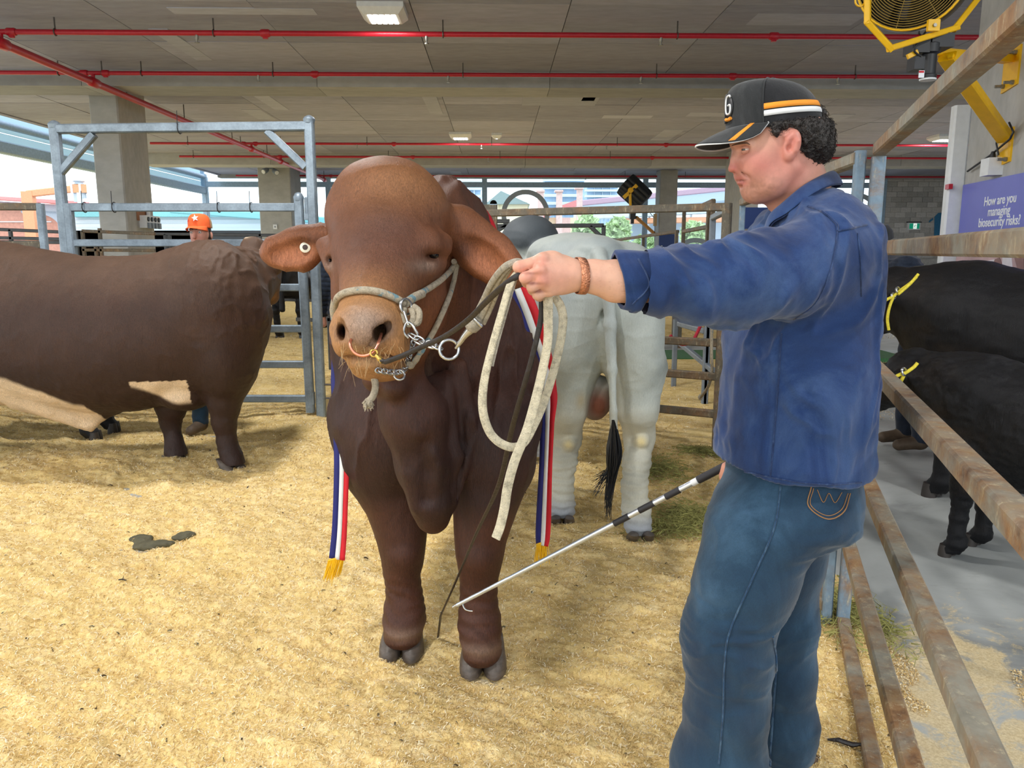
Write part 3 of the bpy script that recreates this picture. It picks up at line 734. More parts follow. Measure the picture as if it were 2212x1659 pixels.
# loose shavings: tiny curled slips lying on the bed
def shavings(n, ylo, yhi, name, label, L=(.006, .02), wd=(.0012, .003), xfun=None, cols=None):
    y = np.exp(rng.uniform(math.log(ylo), math.log(yhi), n)); lo = -.30-.72*y; hi = np.minimum(edge_x(y)+.10, .1+.70*y)
    if xfun is not None: lo, hi = xfun(y)
    x = rng.uniform(lo, hi); z = ground_z(x, y)+rng.uniform(.001, .007, n)
    a = rng.uniform(0, 2*math.pi, n); l = rng.uniform(L[0], L[1], n)*(0.7+y*.25); w = rng.uniform(wd[0], wd[1], n)*(0.7+y*.25); el = rng.normal(0, .35, n)
    d = np.stack([np.cos(a)*np.cos(el), np.sin(a)*np.cos(el), np.sin(el)], 1); sdv = np.stack([-np.sin(a), np.cos(a), rng.normal(0, .3, n)], 1); c = np.stack([x, y, z], 1)
    up = np.array([0, 0, 1.0])*l[:, None]*.18
    V = np.stack([c-d*l[:, None]/2-sdv*w[:, None]/2, c-d*l[:, None]/2+sdv*w[:, None]/2, c+up-sdv*w[:, None]/2, c+up+sdv*w[:, None]/2, c+d*l[:, None]/2-sdv*w[:, None]/2, c+d*l[:, None]/2+sdv*w[:, None]/2], 1).reshape(-1, 3)
    b = np.arange(n)*6; Fq = np.concatenate([np.stack([b, b+2, b+3, b+1], 1), np.stack([b+2, b+4, b+5, b+3], 1)])
    me = np_mesh(name, V, Fq); pal = np.array(cols or [lin(244, 226, 184), lin(236, 210, 150), lin(222, 190, 128), lin(250, 238, 208), lin(216, 184, 122), lin(204, 170, 110)])
    cc = pal[rng.randint(0, len(pal), n)]*rng.uniform(.8, 1.1, (n, 1)); set_col(me, np.repeat(np.clip(cc, 0, 1), 6, 0)); me.materials.append(M['shaving'])
    return tag(link(name, me), label, None, kind='stuff')
shavings(230000, .95, 7.0, 'wood_shavings', 'loose pale curls of wood shaving lying on the arena bed', (.004, .014), (.0008, .002))
shavings(50000, 6.5, 15, 'wood_shavings', 'loose shavings on the far part of the arena bed', (.004, .014), (.0009, .002), lambda y: (-.30-.72*y, .3+.55*y))
shavings(420, 1.0, 6.0, 'dark_chips', 'scattered dark bark chips and dung crumbs on the shavings', (.006, .018), (.002, .006), None, [lin(96, 84, 62), lin(78, 66, 48), lin(110, 104, 80)])
def race_x(y):
    a = edge_x(y)+.05+rng.uniform(0, 1, len(y))**1.3*1.1; k = fbm(np.stack([a*3.2, y*2.4, 0*y], 1), 4, 77) > -.12+.35*sm(2.3, 3.0, y); a = np.where(k, a, edge_x(y)+.06+rng.uniform(0, 1, len(y))*.08)
    return a-.004, a+.004
def gz0(X, Y): return np.full_like(X, -.029)
_g = ground_z; ground_z = gz0
shavings(90000, .9, 3.0, 'spilled_shavings', 'thin spill of shavings across the concrete beyond the fence', (.003, .009), (.0015, .003), race_x)
ground_z = _g
def gz(x, y): return float(ground_z(np.array([x]), np.array([y]))[0])
# hay tufts
def hay(px, py, rx, ry, n, label, z=None):
    c = PZ(px, py, 0); m = MB()
    for i in range(n):
        x = c[0]+rng.normal(0, rx); y = c[1]+rng.normal(0, ry); a = rng.uniform(0, 6.28); l = rng.uniform(.04, .13); h = rng.uniform(0, .035)*math.exp(-((x-c[0])/rx)**2*.5)
        b = (gz(x, y) if z is None else z)+.004; d = np.array([math.cos(a), math.sin(a), 0]); k = np.array([-d[1], d[0], 0])*rng.uniform(-.3, .3)*l
        p = np.array([x, y, b+h]); t = .0012; q = np.array([-d[1], d[0], 0])*t
        m.add([p-d*l/2-q, p-d*l/2+q, p+k+[0, 0, .012]-q, p+k+[0, 0, .012]+q, p+d*l/2-q+[0, 0, rng.uniform(-.01, .01)], p+d*l/2+q], [(0, 2, 3, 1), (2, 4, 5, 3)])
    return tag(m.build('hay', M['hay']), label, None, kind='stuff')
hay(1520, 985, .09, .10, 650, 'tuft of grey-green hay beside the back fence post')
hay(1425, 1020, .10, .14, 700, 'strewn green hay beside the pale bull\'s right hind foot')
hay(1490, 1120, .10, .12, 900, 'strewn green hay between the pale bull and the handler')
hay(1450, 1150, .11, .08, 400, 'thin hay in front of the pale bull\'s right hind foot')
hay(1770, 1300, .06, .18, 700, 'hay caught along the foot of the near fence')
hay(1860, 1330, .06, .12, 500, 'hay lying on the concrete just outside the fence', -.02)
# dung
c = PZ(345, 1162, 0); s = SDF(ax_grid(c[0]-.24, c[0]+.24, .006), ax_grid(c[1]-.2, c[1]+.2, .006), ax_grid(-.06, .09, .006))
for dx, dy, rx, ry, a in ((-.06, -.05, .055, .05, 0), (-.10, .01, .06, .045, 0), (-.02, -.07, .05, .035, 0), (.04, -.045, .06, .03, 10), (.10, .02, .05, .03, 15), (.12, .05, .05, .022, 0), (.0, -.05, .06, .03, 0)):
    s.ell((c[0]+dx, c[1]+dy, gz(c[0]+dx, c[1]+dy)+.004), (rx, ry, .016), .02)
o = body('dung_pat', s, M['dung'], None, None, lambda V, N: fbm(V*45, 3, 2)*.006); tag(o, 'dark green-grey dung pat trodden into the shavings', 'dung')
tw = MB(); q = PZ(265, 1262, 0); q[2] = gz(q[0], q[1])+.008
tw.tube([q+[-.016, 0, .002], q+[0, .002, .004], q+[.018, -.002, 0]], [.003, .003, .002], 6); tw.tube([q, q+[.006, .004, .018]], [.002, .001], 5)
tag(tw.build('twig', M['leather']), 'small dark twig on the shavings below the dung pat', 'twig')
q = PZ(1825, 1618, 0); q[2] = gz(q[0]-.1, q[1])+.012; d = np.array([.9, -.35, 0])
tag(MB().tube([q-d*.05, q-d*.02+[0, 0, .006], q+d*.02, q+d*.045+[0, 0, .008]], [.003, .007, .008, .004], 7).build('dry_stalk', M['leather']), 'dry dark stalk at the foot of the near fence', 'stalk')

# ------------------------------------------------------------------ steel panels
def tie(p, r=.035):
    m = MB(); m.ring(p, (1, 0, 0), r, .004, 12, 5); m.tube([np.array(p)+[0, -r, 0], np.array(p)+[.004, -r, .13]], .003, 5); return m
# galvanised gate with its tall hoop
G0 = PZ(699, 905, 0); GY = G0[1]
g = tag(empty('cattle_gate', (G0[0], GY, 0), 0), 'tall galvanised steel hoop and gate panel behind the brown cattle', 'gate')
def gp(px, py): return P(px, py, GY)
def build_gate():
    a = gp(118, 275); b = gp(668, 268); wpx = .066
    lp = [gp(123, 282), gp(158, 940)]; lp[1] = np.array([gp(128, 530)[0]-.0, GY, 0.0])
    pa = np.array([a[0], GY, 2.44]); pb = np.array([b[0], GY, 2.48])
    xr0 = gp(682, 600)[0]
    MB().bar((pa[0], GY, -.03), pa+[0, 0, .0], .075, .075, (0, 1, 0)).build('hoop_post', M['galv'], None)
    MB().bar((xr0, GY, -.03), pb+[.0, 0, .02], .075, .075, (0, 1, 0)).build('hoop_post', M['galv'], None)
    for p in (pa, pb): MB().lathe(p, (0, 0, 1), [(-.01, .045), (.02, .05), (.035, .04), (.05, .015)], 12).build('post_cap', M['galv'], None, 40)
    MB().bar((pa[0], GY, gp(118, 279)[2]), (pb[0], GY, gp(668, 273)[2]), .07, .075).build('hoop_bar', M['galv'], None)
    MB().bar(gp(128, 376), gp(203, 290), .06, .06).build('brace', M['galv'], None)
    MB().bar(gp(577, 283), gp(660, 362), .06, .06).build('brace', M['galv'], None)
    sx0 = gp(152, 500)[0]; sx1 = gp(660, 640)[0]
    MB().bar((sx0, GY, .12), (sx0, GY, 1.83), .07, .07, (0, 1, 0)).build('stile', M['galv'], None)
    MB().bar((sx1, GY, .06), (gp(646, 450)[0], GY, 1.86), .07, .07, (0, 1, 0)).build('stile', M['galv'], None)
    MB().lathe((gp(646, 450)[0], GY, 1.86), (0, 0, 1), [(-.01, .04), (.02, .045), (.05, .03), (.06, .01)], 12).build('post_cap', M['galv'], None, 40)
    for py in (448, 525, 621, 710, 787, 861):
        z = gp(500, py)[2]; MB().bar((sx0+.03, GY, z), (sx1-.03, GY, z), .05, .068 if py < 460 else .062).build('rail', M['galv'], None)
    for px, py in ((183, 448), (247, 448), (473, 448), (543, 448)):
        tie(gp(px, py), .042).build('wire_tie', M['dark_metal'], None)
    tie(gp(388, 277), .045).build('wire_tie', M['dark_metal'], None)
    m = MB().lathe(gp(663, 452), (0, 0, 1), [(-.07, .02), (.09, .02), (.10, .01)], 10); m.box(gp(666, 462)-[.03, .03, .05], gp(666, 462)+[.05, .03, .0]); m.build('latch', M['galv'], None)
    m = MB(); q = gp(705, 848)
    for dz in (-.05, .07): m.bar(q+[-.02, 0, dz], q+[.14, 0, dz], .03, .012)
    m.tube([q+[.05, 0, .12], q+[.05, 0, -.23]], .009, 8); m.bar(q+[.13, 0, -.06], q+[.13, 0, .08], .012, .03, (1, 0, 0)); m.build('drop_pin', M['hanger'], None)
    m = MB().box(gp(672, 860)-[.02, .03, .05], gp(672, 860)+[.03, .03, .05]); m.build('hinge', M['galv'], None)
kids(g, build_gate)

def panel(name, label, a, b, zs, m_rail, m_post, w=.05, h=.05, pa=True, pb=True, top_post=None, cat='fence', group=None, z0=-.02, post=.055, end=0.0):
    """rail panel between two ground points"""
    a = np.array(a, float); b = np.array(b, float); t = tag(empty(name, (a[0], a[1], 0), 0), label, cat, group); d = (b-a)/np.linalg.norm(b-a)
    def go():
        for z in zs: MB().bar((a[0], a[1], z), (b[0], b[1], z), w, h, ext=end).build('rail', m_rail, None)
        zt = top_post or max(zs)
        for q, f in ((a, pa), (b, pb)):
            if f: MB().bar((q[0], q[1], z0), (q[0], q[1], zt+.025), post, post, (d[0], d[1], 0)).build('post', m_post, None)
    kids(t, go); return t
# left of the gate, further panels
gl = gp(108, 500); panel('cattle_fence', 'galvanised cattle panel left of the tall gate hoop', (gl[0]-3.0, GY-.25), (gl[0]-.03, GY-.05), (1.80, 1.49, 1.15, .8, .5, .2), M['rust_brown'], M['galv'], .05, .06)
# right of the gate the line of panels goes on behind the bull
h0 = P(760, 600, GY)[0]
panel('cattle_fence', 'dark steel cattle panel right of the gate, mostly behind the bull', (h0+.02, GY+.02), (h0+1.2, GY+.1), (1.80, 1.49, 1.15, .82, .5, .2), M['rust_brown'], M['rust_brown'])
# near fence
A0 = K1-FD*4.2; nf = tag(empty('near_fence', (K1[0], K1[1], 0), 0), 'rusty six-rail steel fence running past us on the right', 'fence')
def build_near():
    for zt in (1.807, 1.465, 1.078, .698, .347, .040):
        MB().bar((A0[0], A0[1], zt-.0215), (K1[0]-FD[0]*.02, K1[1]-FD[1]*.02, zt-.0215), .046, .043, bev=.12).build('rail', M['rust'], None)
    MB().bar((K1[0], K1[1], -.02), (K1[0], K1[1], 1.76), .045, .05, (FD[0], FD[1], 0), bev=.1).build('post', M['rust_blue'], None)
    q = K1-FD*2.2; MB().bar((A0[0], A0[1], -.02), (A0[0], A0[1], 1.80), .055, .075, (FD[0], FD[1], 0), bev=.1).build('post', M['rust_blue'], None)
kids(nf, build_near)
panel('side_fence', 'rusty steel fence panel behind the handler\'s head, blue posts', (K1[0]-.052, K1[1]+.03), K2, (1.76, 1.43, 1.07, .70, .36, .06), M['rust'], M['rust_blue'], .046, .045, post=.036)
B0 = np.array([-.26, 6.28]); B1 = np.array([1.47, 5.38])
panel('back_fence', 'brown steel rail fence across the back behind the pale bull', B0, B1, (1.735, 1.41, 1.10, .80, .56, .29), M['rust_brown'], M['rust_brown'], .05, .055, pa=False, post=.06)
# ------------------------------------------------------------------ the brown bull in front
def pr4(q): p = P(q[0], q[1], q[2]); return p, Rm(q[3], p)
def chain(s, pts, k=0.03, sub=False):
    for a, b in zip(pts[:-1], pts[1:]):
        pa, ra = pr4(a); pb, rb = pr4(b); s.rc(pa, pb, ra, rb, k, sub)
def pell(s, px, py, Y, rx, rz, ry, k=0.03, tilt=0.0, sub=False, yaw=0.0):
    """ellipsoid given in photo pixels, ry in metres; tilt turns it in the picture plane, yaw about the upright"""
    c = P(px, py, Y); R = (Matrix.Rotation(math.radians(yaw), 3, 'Z') @ Matrix.Rotation(math.radians(tilt), 3, 'Y')) if (tilt or yaw) else None
    s.ell(c, (Rm(rx, c), ry, Rm(rz, c)), k, R, sub)
def hoofs(parent, px, py, Y, w, h, fwd=(0, -1, 0), name='hoof', gz=None):
    """two claws side by side; px, py the middle of the sole's front edge"""
    c = P(px, py, Y); wr = Rm(w/2, c); hh = Rm(h, c); f = np.array(fwd, float); f /= np.linalg.norm(f); sd = np.array([-f[1], f[0], 0])
    for sgn in (-1, 1):
        m = MB(); rings = []
        for t, (hz, rad, sh) in enumerate(((-.03, 1.08, .03), (0.0, 1.06, .025), (.4, .92, .0), (.8, .80, -.03), (1.05, .70, -.05))):
            row = []
            for j in range(16):
                a = 2*math.pi*j/16; ex, ey = math.cos(a), math.sin(a)
                ey2 = ey*1.5 if ey > 0 else ey*0.9
                row.append(c+sd*(sgn*wr*0.52+ex*wr*0.47*rad)+f*(ey2*wr*0.62*rad+sh-.045)+np.array([0, 0, hz*hh if hz >= 0 else hz]))
            rings += row
        fs = [(i*16+j, i*16+(j+1) % 16, (i+1)*16+(j+1) % 16, (i+1)*16+j) for i in range(4) for j in range(16)]+[tuple(range(15, -1, -1)), tuple(range(64, 80))]
        m.add(rings, fs).build(name, M['hoof'], parent, 60)

xs = ax_grid(-1.02, .36, .0062); ys = np.concatenate([ax_grid(1.72, 2.95, .0065), ax_grid(2.97, 4.75, .018)]); zs = ax_grid(.02, 1.86, .0064)
s = SDF(xs, ys, zs)
# trunk
pell(s, 960, 700, 3.75, 165, 190, .95, .08)
pell(s, 985, 640, 4.4, 140, 150, .35, .08)
pell(s, 945, 790, 2.95, 203, 232, .36, .08)
pell(s, 945, 900, 2.78, 196, 170, .26, .08)
pell(s, 962, 520, 2.85, 92, 128, .30, .08)
chain(s, ((870, 520, 2.52, 118), (930, 690, 2.82, 185)), .08)
pell(s, 1072, 810, 2.80, 88, 220, .20, .10, 6)
pell(s, 814, 840, 2.80, 76, 210, .20, .10, -6)
pell(s, 1048, 960, 2.60, 92, 130, .14, .10, 4)
pell(s, 830, 950, 2.66, 82, 130, .14, .10, -6)
# dewlap and its folds
chain(s, ((850, 800, 2.34, 48), (893, 900, 2.36, 66), (915, 1010, 2.38, 52), (930, 1085, 2.38, 40), (932, 1120, 2.39, 32)), .05)
chain(s, ((958, 850, 2.48, 44), (968, 980, 2.45, 40), (962, 1060, 2.43, 30), (945, 1120, 2.41, 24)), .03)
chain(s, ((838, 830, 2.32, 16), (862, 920, 2.305, 15), (884, 1020, 2.315, 13), (900, 1095, 2.33, 13)), .02)
chain(s, ((990, 790, 2.50, 18), (1010, 900, 2.48, 16), (996, 1000, 2.46, 14), (968, 1090, 2.42, 12)), .03)
chain(s, ((872, 850, 2.285, 12), (900, 930, 2.28, 13), (930, 980, 2.30, 11), (945, 1050, 2.33, 10)), .02)
chain(s, ((935, 905, 2.33, 20), (938, 1000, 2.33, 18), (925, 1060, 2.33, 14)), .02)
chain(s, ((918, 960, 2.275, 5), (922, 1020, 2.285, 6), (922, 1080, 2.31, 4)), .035, True)
chain(s, ((990, 830, 2.44, 8), (1000, 960, 2.44, 8), (985, 1070, 2.42, 6)), .03, True)
pell(s, 812, 815, 2.30, 30, 32, .06, .03)
pell(s, 855, 835, 2.27, 30, 28, .05, .025)
# front legs
chain(s, ((806, 900, 2.74, 80), (828, 1010, 2.72, 76), (856, 1085, 2.69, 58), (864, 1130, 2.68, 47), (868, 1165, 2.67, 40), (870, 1205, 2.66, 35), (868, 1240, 2.66, 29), (874, 1290, 2.66, 31), (874, 1335, 2.65, 38), (869, 1371, 2.61, 39)), .06)
chain(s, ((1078, 900, 2.64, 84), (1066, 1010, 2.60, 74), (1050, 1085, 2.57, 60), (1042, 1130, 2.56, 50), (1037, 1165, 2.55, 42), (1036, 1205, 2.54, 39), (1035, 1245, 2.54, 30), (1034, 1290, 2.54, 30), (1036, 1345, 2.53, 38), (1041, 1402, 2.49, 43)), .06)
pell(s, 872, 1196, 2.63, 29, 30, .05, .03); pell(s, 1036, 1200, 2.51, 31, 34, .05, .03)
# hind legs
for px in (895, 1012): chain(s, ((px, 820, 4.45, 85), (px, 930, 4.38, 46), (px+4, 985, 4.5, 26), (px+2, 1060, 4.44, 24), (px, 1095, 4.40, 30)), .05)
# head
pell(s, 838, 468, 2.38, 135, 117, .165, .05)
pell(s, 832, 400, 2.36, 88, 52, .11, .05)
pell(s, 834, 545, 2.26, 116, 110, .14, .05)
chain(s, ((826, 600, 2.16, 92), (806, 690, 2.02, 74)), .05)
pell(s, 902, 640, 2.34, 62, 95, .16, .05, -14); pell(s, 765, 640, 2.34, 44, 90, .15, .05)
pell(s, 799, 704, 1.99, 77, 56, .085, .03)
pell(s, 797, 690, 1.945, 58, 38, .05, .02)
pell(s, 790, 728, 1.95, 50, 42, .055, .02)
pell(s, 750, 736, 1.975, 28, 42, .055, .02, 10); pell(s, 850, 738, 1.985, 33, 46, .06, .02, -10)
pell(s, 804, 778, 2.015, 54, 28, .07, .012); pell(s, 797, 785, 1.985, 42, 17, .045, .015)
pell(s, 822, 797, 2.06, 60, 26, .08, .03)
chain(s, ((865, 735, 2.28, 66), (855, 790, 2.36, 52)), .05)
# brow over each eye, eye pits, nostrils and the mouth line
chain(s, ((886, 540, 2.155, 17), (925, 522, 2.20, 20), (958, 525, 2.28, 20)), .035)
chain(s, ((890, 585, 2.155, 14), (925, 578, 2.19, 16), (950, 570, 2.26, 15)), .03)
pell(s, 938, 549, 2.175, 20, 9, .03, .016, -18, True)
chain(s, ((912, 533, 2.165, 10), (938, 534, 2.19, 11), (962, 540, 2.26, 12)), .02)
chain(s, ((700, 530, 2.30, 18), (716, 570, 2.24, 16)), .03); pell(s, 710, 562, 2.22, 8, 11, .03, .012, 0, True)
pell(s, 788, 722, 1.915, 40, 34, .03, .02)
chain(s, ((806, 742, 1.90, 6), (818, 722, 1.905, 12), (832, 702, 1.93, 12), (838, 692, 1.95, 7)), .010, True); chain(s, ((752, 746, 1.905, 5), (744, 722, 1.905, 9), (737, 702, 1.925, 9), (735, 694, 1.94, 6)), .010, True)
pell(s, 823, 716, 1.955, 12, 18, .06, .008, 25, True); pell(s, 741, 718, 1.95, 8, 18, .06, .008, -14, True)
chain(s, ((842, 690, 1.965, 13), (856, 712, 1.97, 14), (850, 738, 1.965, 14)), .02); chain(s, ((731, 688, 1.975, 9), (726, 712, 1.98, 10), (732, 740, 1.965, 11)), .02)
chain(s, ((728, 772, 1.975, 4), (756, 774, 1.94, 4.5), (785, 768, 1.925, 4.5), (805, 768, 1.925, 4.5), (838, 772, 1.94, 4.5), (872, 758, 1.995, 4.5)), .010, True)
chain(s, ((792, 735, 1.90, 2.5), (795, 762, 1.905, 2.5)), .012, True)
# ears: thick drooping leaves, hollow in front
pell(s, 640, 535, 2.44, 76, 42, .035, .02, -14); chain(s, ((700, 512, 2.44, 24), (665, 525, 2.45, 30)), .04); chain(s, ((600, 545, 2.44, 26), (655, 560, 2.44, 24)), .03)
pell(s, 628, 545, 2.395, 58, 29, .032, .012, -12, True)
pell(s, 1042, 540, 2.44, 112, 52, .04, .02, 40); chain(s, ((985, 480, 2.44, 34), (1020, 520, 2.45, 38)), .04); chain(s, ((1050, 555, 2.43, 40), (1090, 580, 2.42, 26)), .03)
pell(s, 1056, 565, 2.385, 76, 34, .034, .012, 40, True)
BC = np.array(lin(76, 45, 33)); BT = np.array(lin(142, 98, 66)); BD = np.array(lin(42, 25, 23))
def bull_col(V, N):
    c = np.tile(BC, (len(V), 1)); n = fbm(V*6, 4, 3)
    c = mixc(c, BD, sm(.0, .9, np.clip((1.25-V[:, 2])*1.6+n*.5+.1, 0, 1))*.8)  # darker low down: shade put into the coat colour
    hd = sm(2.62, 2.40, V[:, 1])*sm(1.02, 1.18, V[:, 2])
    c = mixc(c, np.array(lin(116, 70, 42)), hd*.8)
    c = mixc(c, np.array(lin(84, 56, 46)), np.clip(blob(V, P(835, 520, 2.2), (.12, .25, .11))*1.0*(1+.6*n), 0, .9))
    c = mixc(c, np.array(lin(142, 98, 62)), np.clip(blob(V, P(870, 395, 2.3), (.16, .3, .08))*.75+blob(V, P(810, 612, 2.1), (.09, .2, .04))*.9, 0, 1))
    mz = sm(.17, .11, np.linalg.norm((V-P(798, 735, 1.98))*np.array([1, .8, 1]), axis=1)+n*.02)
    c = mixc(c, np.array(lin(164, 118, 74)), mz*.95)
    pad = blob(V, P(788, 712, 1.90), (.055, .12, .062)); c = mixc(c, np.array(lin(142, 112, 90)), np.clip(pad*1.5-.15, 0, 1))
    c = mixc(c, np.array(lin(150, 128, 112)), np.clip(blob(V, P(788, 690, 1.90), (.05, .06, .028))*.8, 0, 1))
    for q, r in ((P(826, 712, 1.95), .019), (P(740, 716, 1.95), .015)): c = mixc(c, np.array(lin(48, 28, 26)), np.clip(blob(V, q, (r, .08, r*1.3))*1.3, 0, 1))
    c = mixc(c, np.array(lin(190, 150, 108)), np.clip(blob(V, P(795, 778, 1.93), (.05, .08, .022))*.8, 0, 1))
    c = mixc(c, np.array(lin(86, 50, 40)), np.clip(blob(V, P(765, 772, 1.94), (.045, .05, .006))+blob(V, P(830, 771, 1.94), (.045, .05, .006)), 0, .7))
    c = mixc(c, np.array(lin(110, 96, 90)), np.clip(blob(V, P(849, 704, 1.97), (.012, .05, .02)), 0, .8))
    c = mixc(c, np.array(lin(134, 112, 98)), np.clip(blob(V, P(915, 575, 2.17), (.045, .1, .018))*.8+blob(V, P(714, 572, 2.24), (.02, .1, .02))*.7, 0, 1))
    ear = np.clip(blob(V, P(628, 550, 2.4), (.085, .06, .045))+blob(V, P(1062, 568, 2.4), (.10, .08, .075)), 0, 1)*(N[:, 1] < -.05)
    c = mixc(c, np.array(lin(176, 112, 78)), ear*.9)
    c = mixc(c, np.array(lin(66, 40, 34)), np.clip(blob(V, P(1000, 540, 2.4), (.03, .07, .03))+blob(V, P(675, 520, 2.4), (.04, .07, .014)), 0, 1)*.6)
    leg = sm(.62, .5, V[:, 2]); c = mixc(c, np.array(lin(112, 66, 44)), leg*(.5+.4*n)*.45)
    fet = np.clip(blob(V, P(870, 1372, 2.56), (.09, .12, .022))+blob(V, P(1040, 1412, 2.42), (.10, .12, .022)), 0, 1); c = mixc(c, np.array(lin(168, 140, 116)), fet*.3)
    return np.hstack([c, (1-np.clip(pad*2.2-.35, 0, 1))[:, None]])
def bull_disp(V, N):
    n = fbm(V*np.array([16, 16, 5]), 3, 5)
    nk = sm(2.3, 2.6, V[:, 1])*sm(.55, .8, V[:, 2])*sm(3.4, 3.0, V[:, 1])
    w = 1-np.abs(fbm(V*np.array([9, 4, 3.2])+3, 3, 9))*2
    fl = sm(.36, .2, V[:, 2]); rg = np.sin(V[:, 2]*150+fbm(V*9, 2, 4)*6)*.0016
    return n*.003+nk*np.clip(w, 0, 1)**3*.017+np.clip(blob(V, P(840, 490, 2.25), (.15, .2, .12)), 0, 1)*np.clip(1-np.abs(fbm(V*np.array([7, 7, 22]), 2, 44))*2.5, 0, 1)**3*.002+fl*rg
bull = empty('bull', tuple(PZ(950, 1400, 0)), 0, 'huge dark red-brown bull facing us, haltered, with a ribbon round its neck', 'bull')
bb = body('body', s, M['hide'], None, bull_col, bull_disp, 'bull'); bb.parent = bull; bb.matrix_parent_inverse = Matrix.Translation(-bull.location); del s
kids(bull, lambda: (hoofs(None, 866, 1398, 2.60, 94, 32), hoofs(None, 1043, 1432, 2.49, 100, 35), hoofs(None, 895, 1108, 4.36, 60, 26), hoofs(None, 1012, 1108, 4.36, 60, 26)))
def bull_eyes():
    for px, py, Y, r in ((937, 548, 2.200, 12), (711, 563, 2.250, 8)):
        c = P(px, py, Y); m = MB().lathe(c-np.array([0, Rm(r, c), 0]), (0, 1, 0), [(Rm(r, c)*(1-math.cos(a)), Rm(r, c)*math.sin(a)+1e-4) for a in np.linspace(0, math.pi, 12)], 20)
        m.build('eye', M['eye'], None, 80)
kids(bull, bull_eyes)
# a few long pale whiskers and the fine hairs along the ears
wk = MB()
for i in range(46):
    px = rng.uniform(735, 872); py = rng.uniform(742, 800)
    h = drape(px, py, 'bull', 0.0)
    if h is None: continue
    dr = np.array([rng.uniform(-.5, .5), -rng.uniform(.2, 1), -rng.uniform(.2, 1)]); dr /= np.linalg.norm(dr); L = rng.uniform(.015, .045)
    wk.tube([h, h+dr*L*.5, h+dr*L+np.array([0, 0, -L*.25])], [.0005, .0004, .0002], 4)
M['whisker'] = plain('pale_whisker', lin(196, 166, 120), 0.6)
o = wk.build('whiskers', M['whisker']); o['kind'] = 'stuff'; keep(o, bull)
# ear tag
c = drape(661, 534, 'bull', .004); nrm = np.array([.1, -1, .15])
tg = tag(empty('ear_tag', tuple(c), 0), 'round white ear tag with a dark centre in the bull\'s ear', 'ear tag')
kids(tg, lambda: (MB().lathe(c, nrm, [(0, .0165), (.003, .0165), (.004, .015)], 24).build('disc', M['tag_white'], None, 40), MB().lathe(c+nrm*.0035, nrm, [(0, .0085), (.002, .008), (.0025, .006)], 18).build('centre_stud', M['terracotta_dark'] if 'terracotta_dark' in M else M['leather'], None, 40)))
# ------------------------------------------------------------------ the brown and white bull on the left
def secx(px, top, bot, hy, Y):
    a = P(px, top, Y); b = P(px, bot, Y); return (a[0]*.5+b[0]*.5, Y, (a[2]+b[2])/2, hy, (a[2]-b[2])/2)
s = SDF(ax_grid(-5.1, -1.45, .012), ax_grid(4.55, 6.25, .013), ax_grid(.02, 1.62, .011))
YB = 5.12
s.loft(0, [secx(-330, 640, 800, .1, YB), secx(-305, 570, 860, .23, YB), secx(-220, 530, 890, .31, YB), secx(-100, 517, 880, .34, YB), secx(20, 520, 872, .37, YB), secx(100, 536, 878, .39, YB), secx(200, 553, 892, .40, YB), secx(300, 553, 885, .39, YB),
           secx(380, 548, 866, .37, YB), secx(440, 530, 858, .34, YB), secx(485, 530, 850, .32, YB), secx(520, 548, 825, .28, YB), secx(548, 580, 795, .22, YB), secx(570, 625, 745, .15, YB), secx(580, 660, 700, .1, YB)], .08)
pell(s, 465, 655, 5.10, 98, 125, .34, .08); pell(s, 492, 760, 5.05, 56, 105, .26, .08, -4); pell(s, 430, 572, 5.25, 75, 42, .28, .08)
pell(s, -180, 660, 5.1, 130, 140, .40, .08)
# fore legs, hind legs
chain(s, ((492, 800, 5.05, 56), (485, 868, 5.04, 32), (484, 912, 5.04, 23), (491, 955, 5.04, 18), (499, 985, 5.03, 20), (505, 1002, 5.02, 24)), .05)
chain(s, ((385, 820, 5.34, 50), (370, 880, 5.30, 29), (369, 918, 5.30, 18), (376, 955, 5.28, 16.5), (379, 978, 5.26, 19), (383, 995, 5.25, 23)), .05)
chain(s, ((-180, 780, 5.0, 90), (-170, 870, 4.98, 48), (-205, 930, 4.98, 26), (-195, 990, 4.97, 24)), .05)
chain(s, ((-235, 780, 5.45, 80), (-235, 870, 5.42, 44), (-270, 925, 5.42, 26), (-262, 980, 5.4, 24)), .05)
# pale belly, sheath and chest
s.loft(0, [secx(40, 830, 878, .12, YB-.02), secx(110, 830, 903, .15, YB-.02), secx(170, 850, 925, .10, YB-.02), secx(196, 872, 934, .06, YB-.02), secx(215, 870, 915, .05, YB-.02), secx(250, 860, 890, .06, YB)], .06)
pell(s, 405, 850, 5.12, 52, 36, .22, .05)
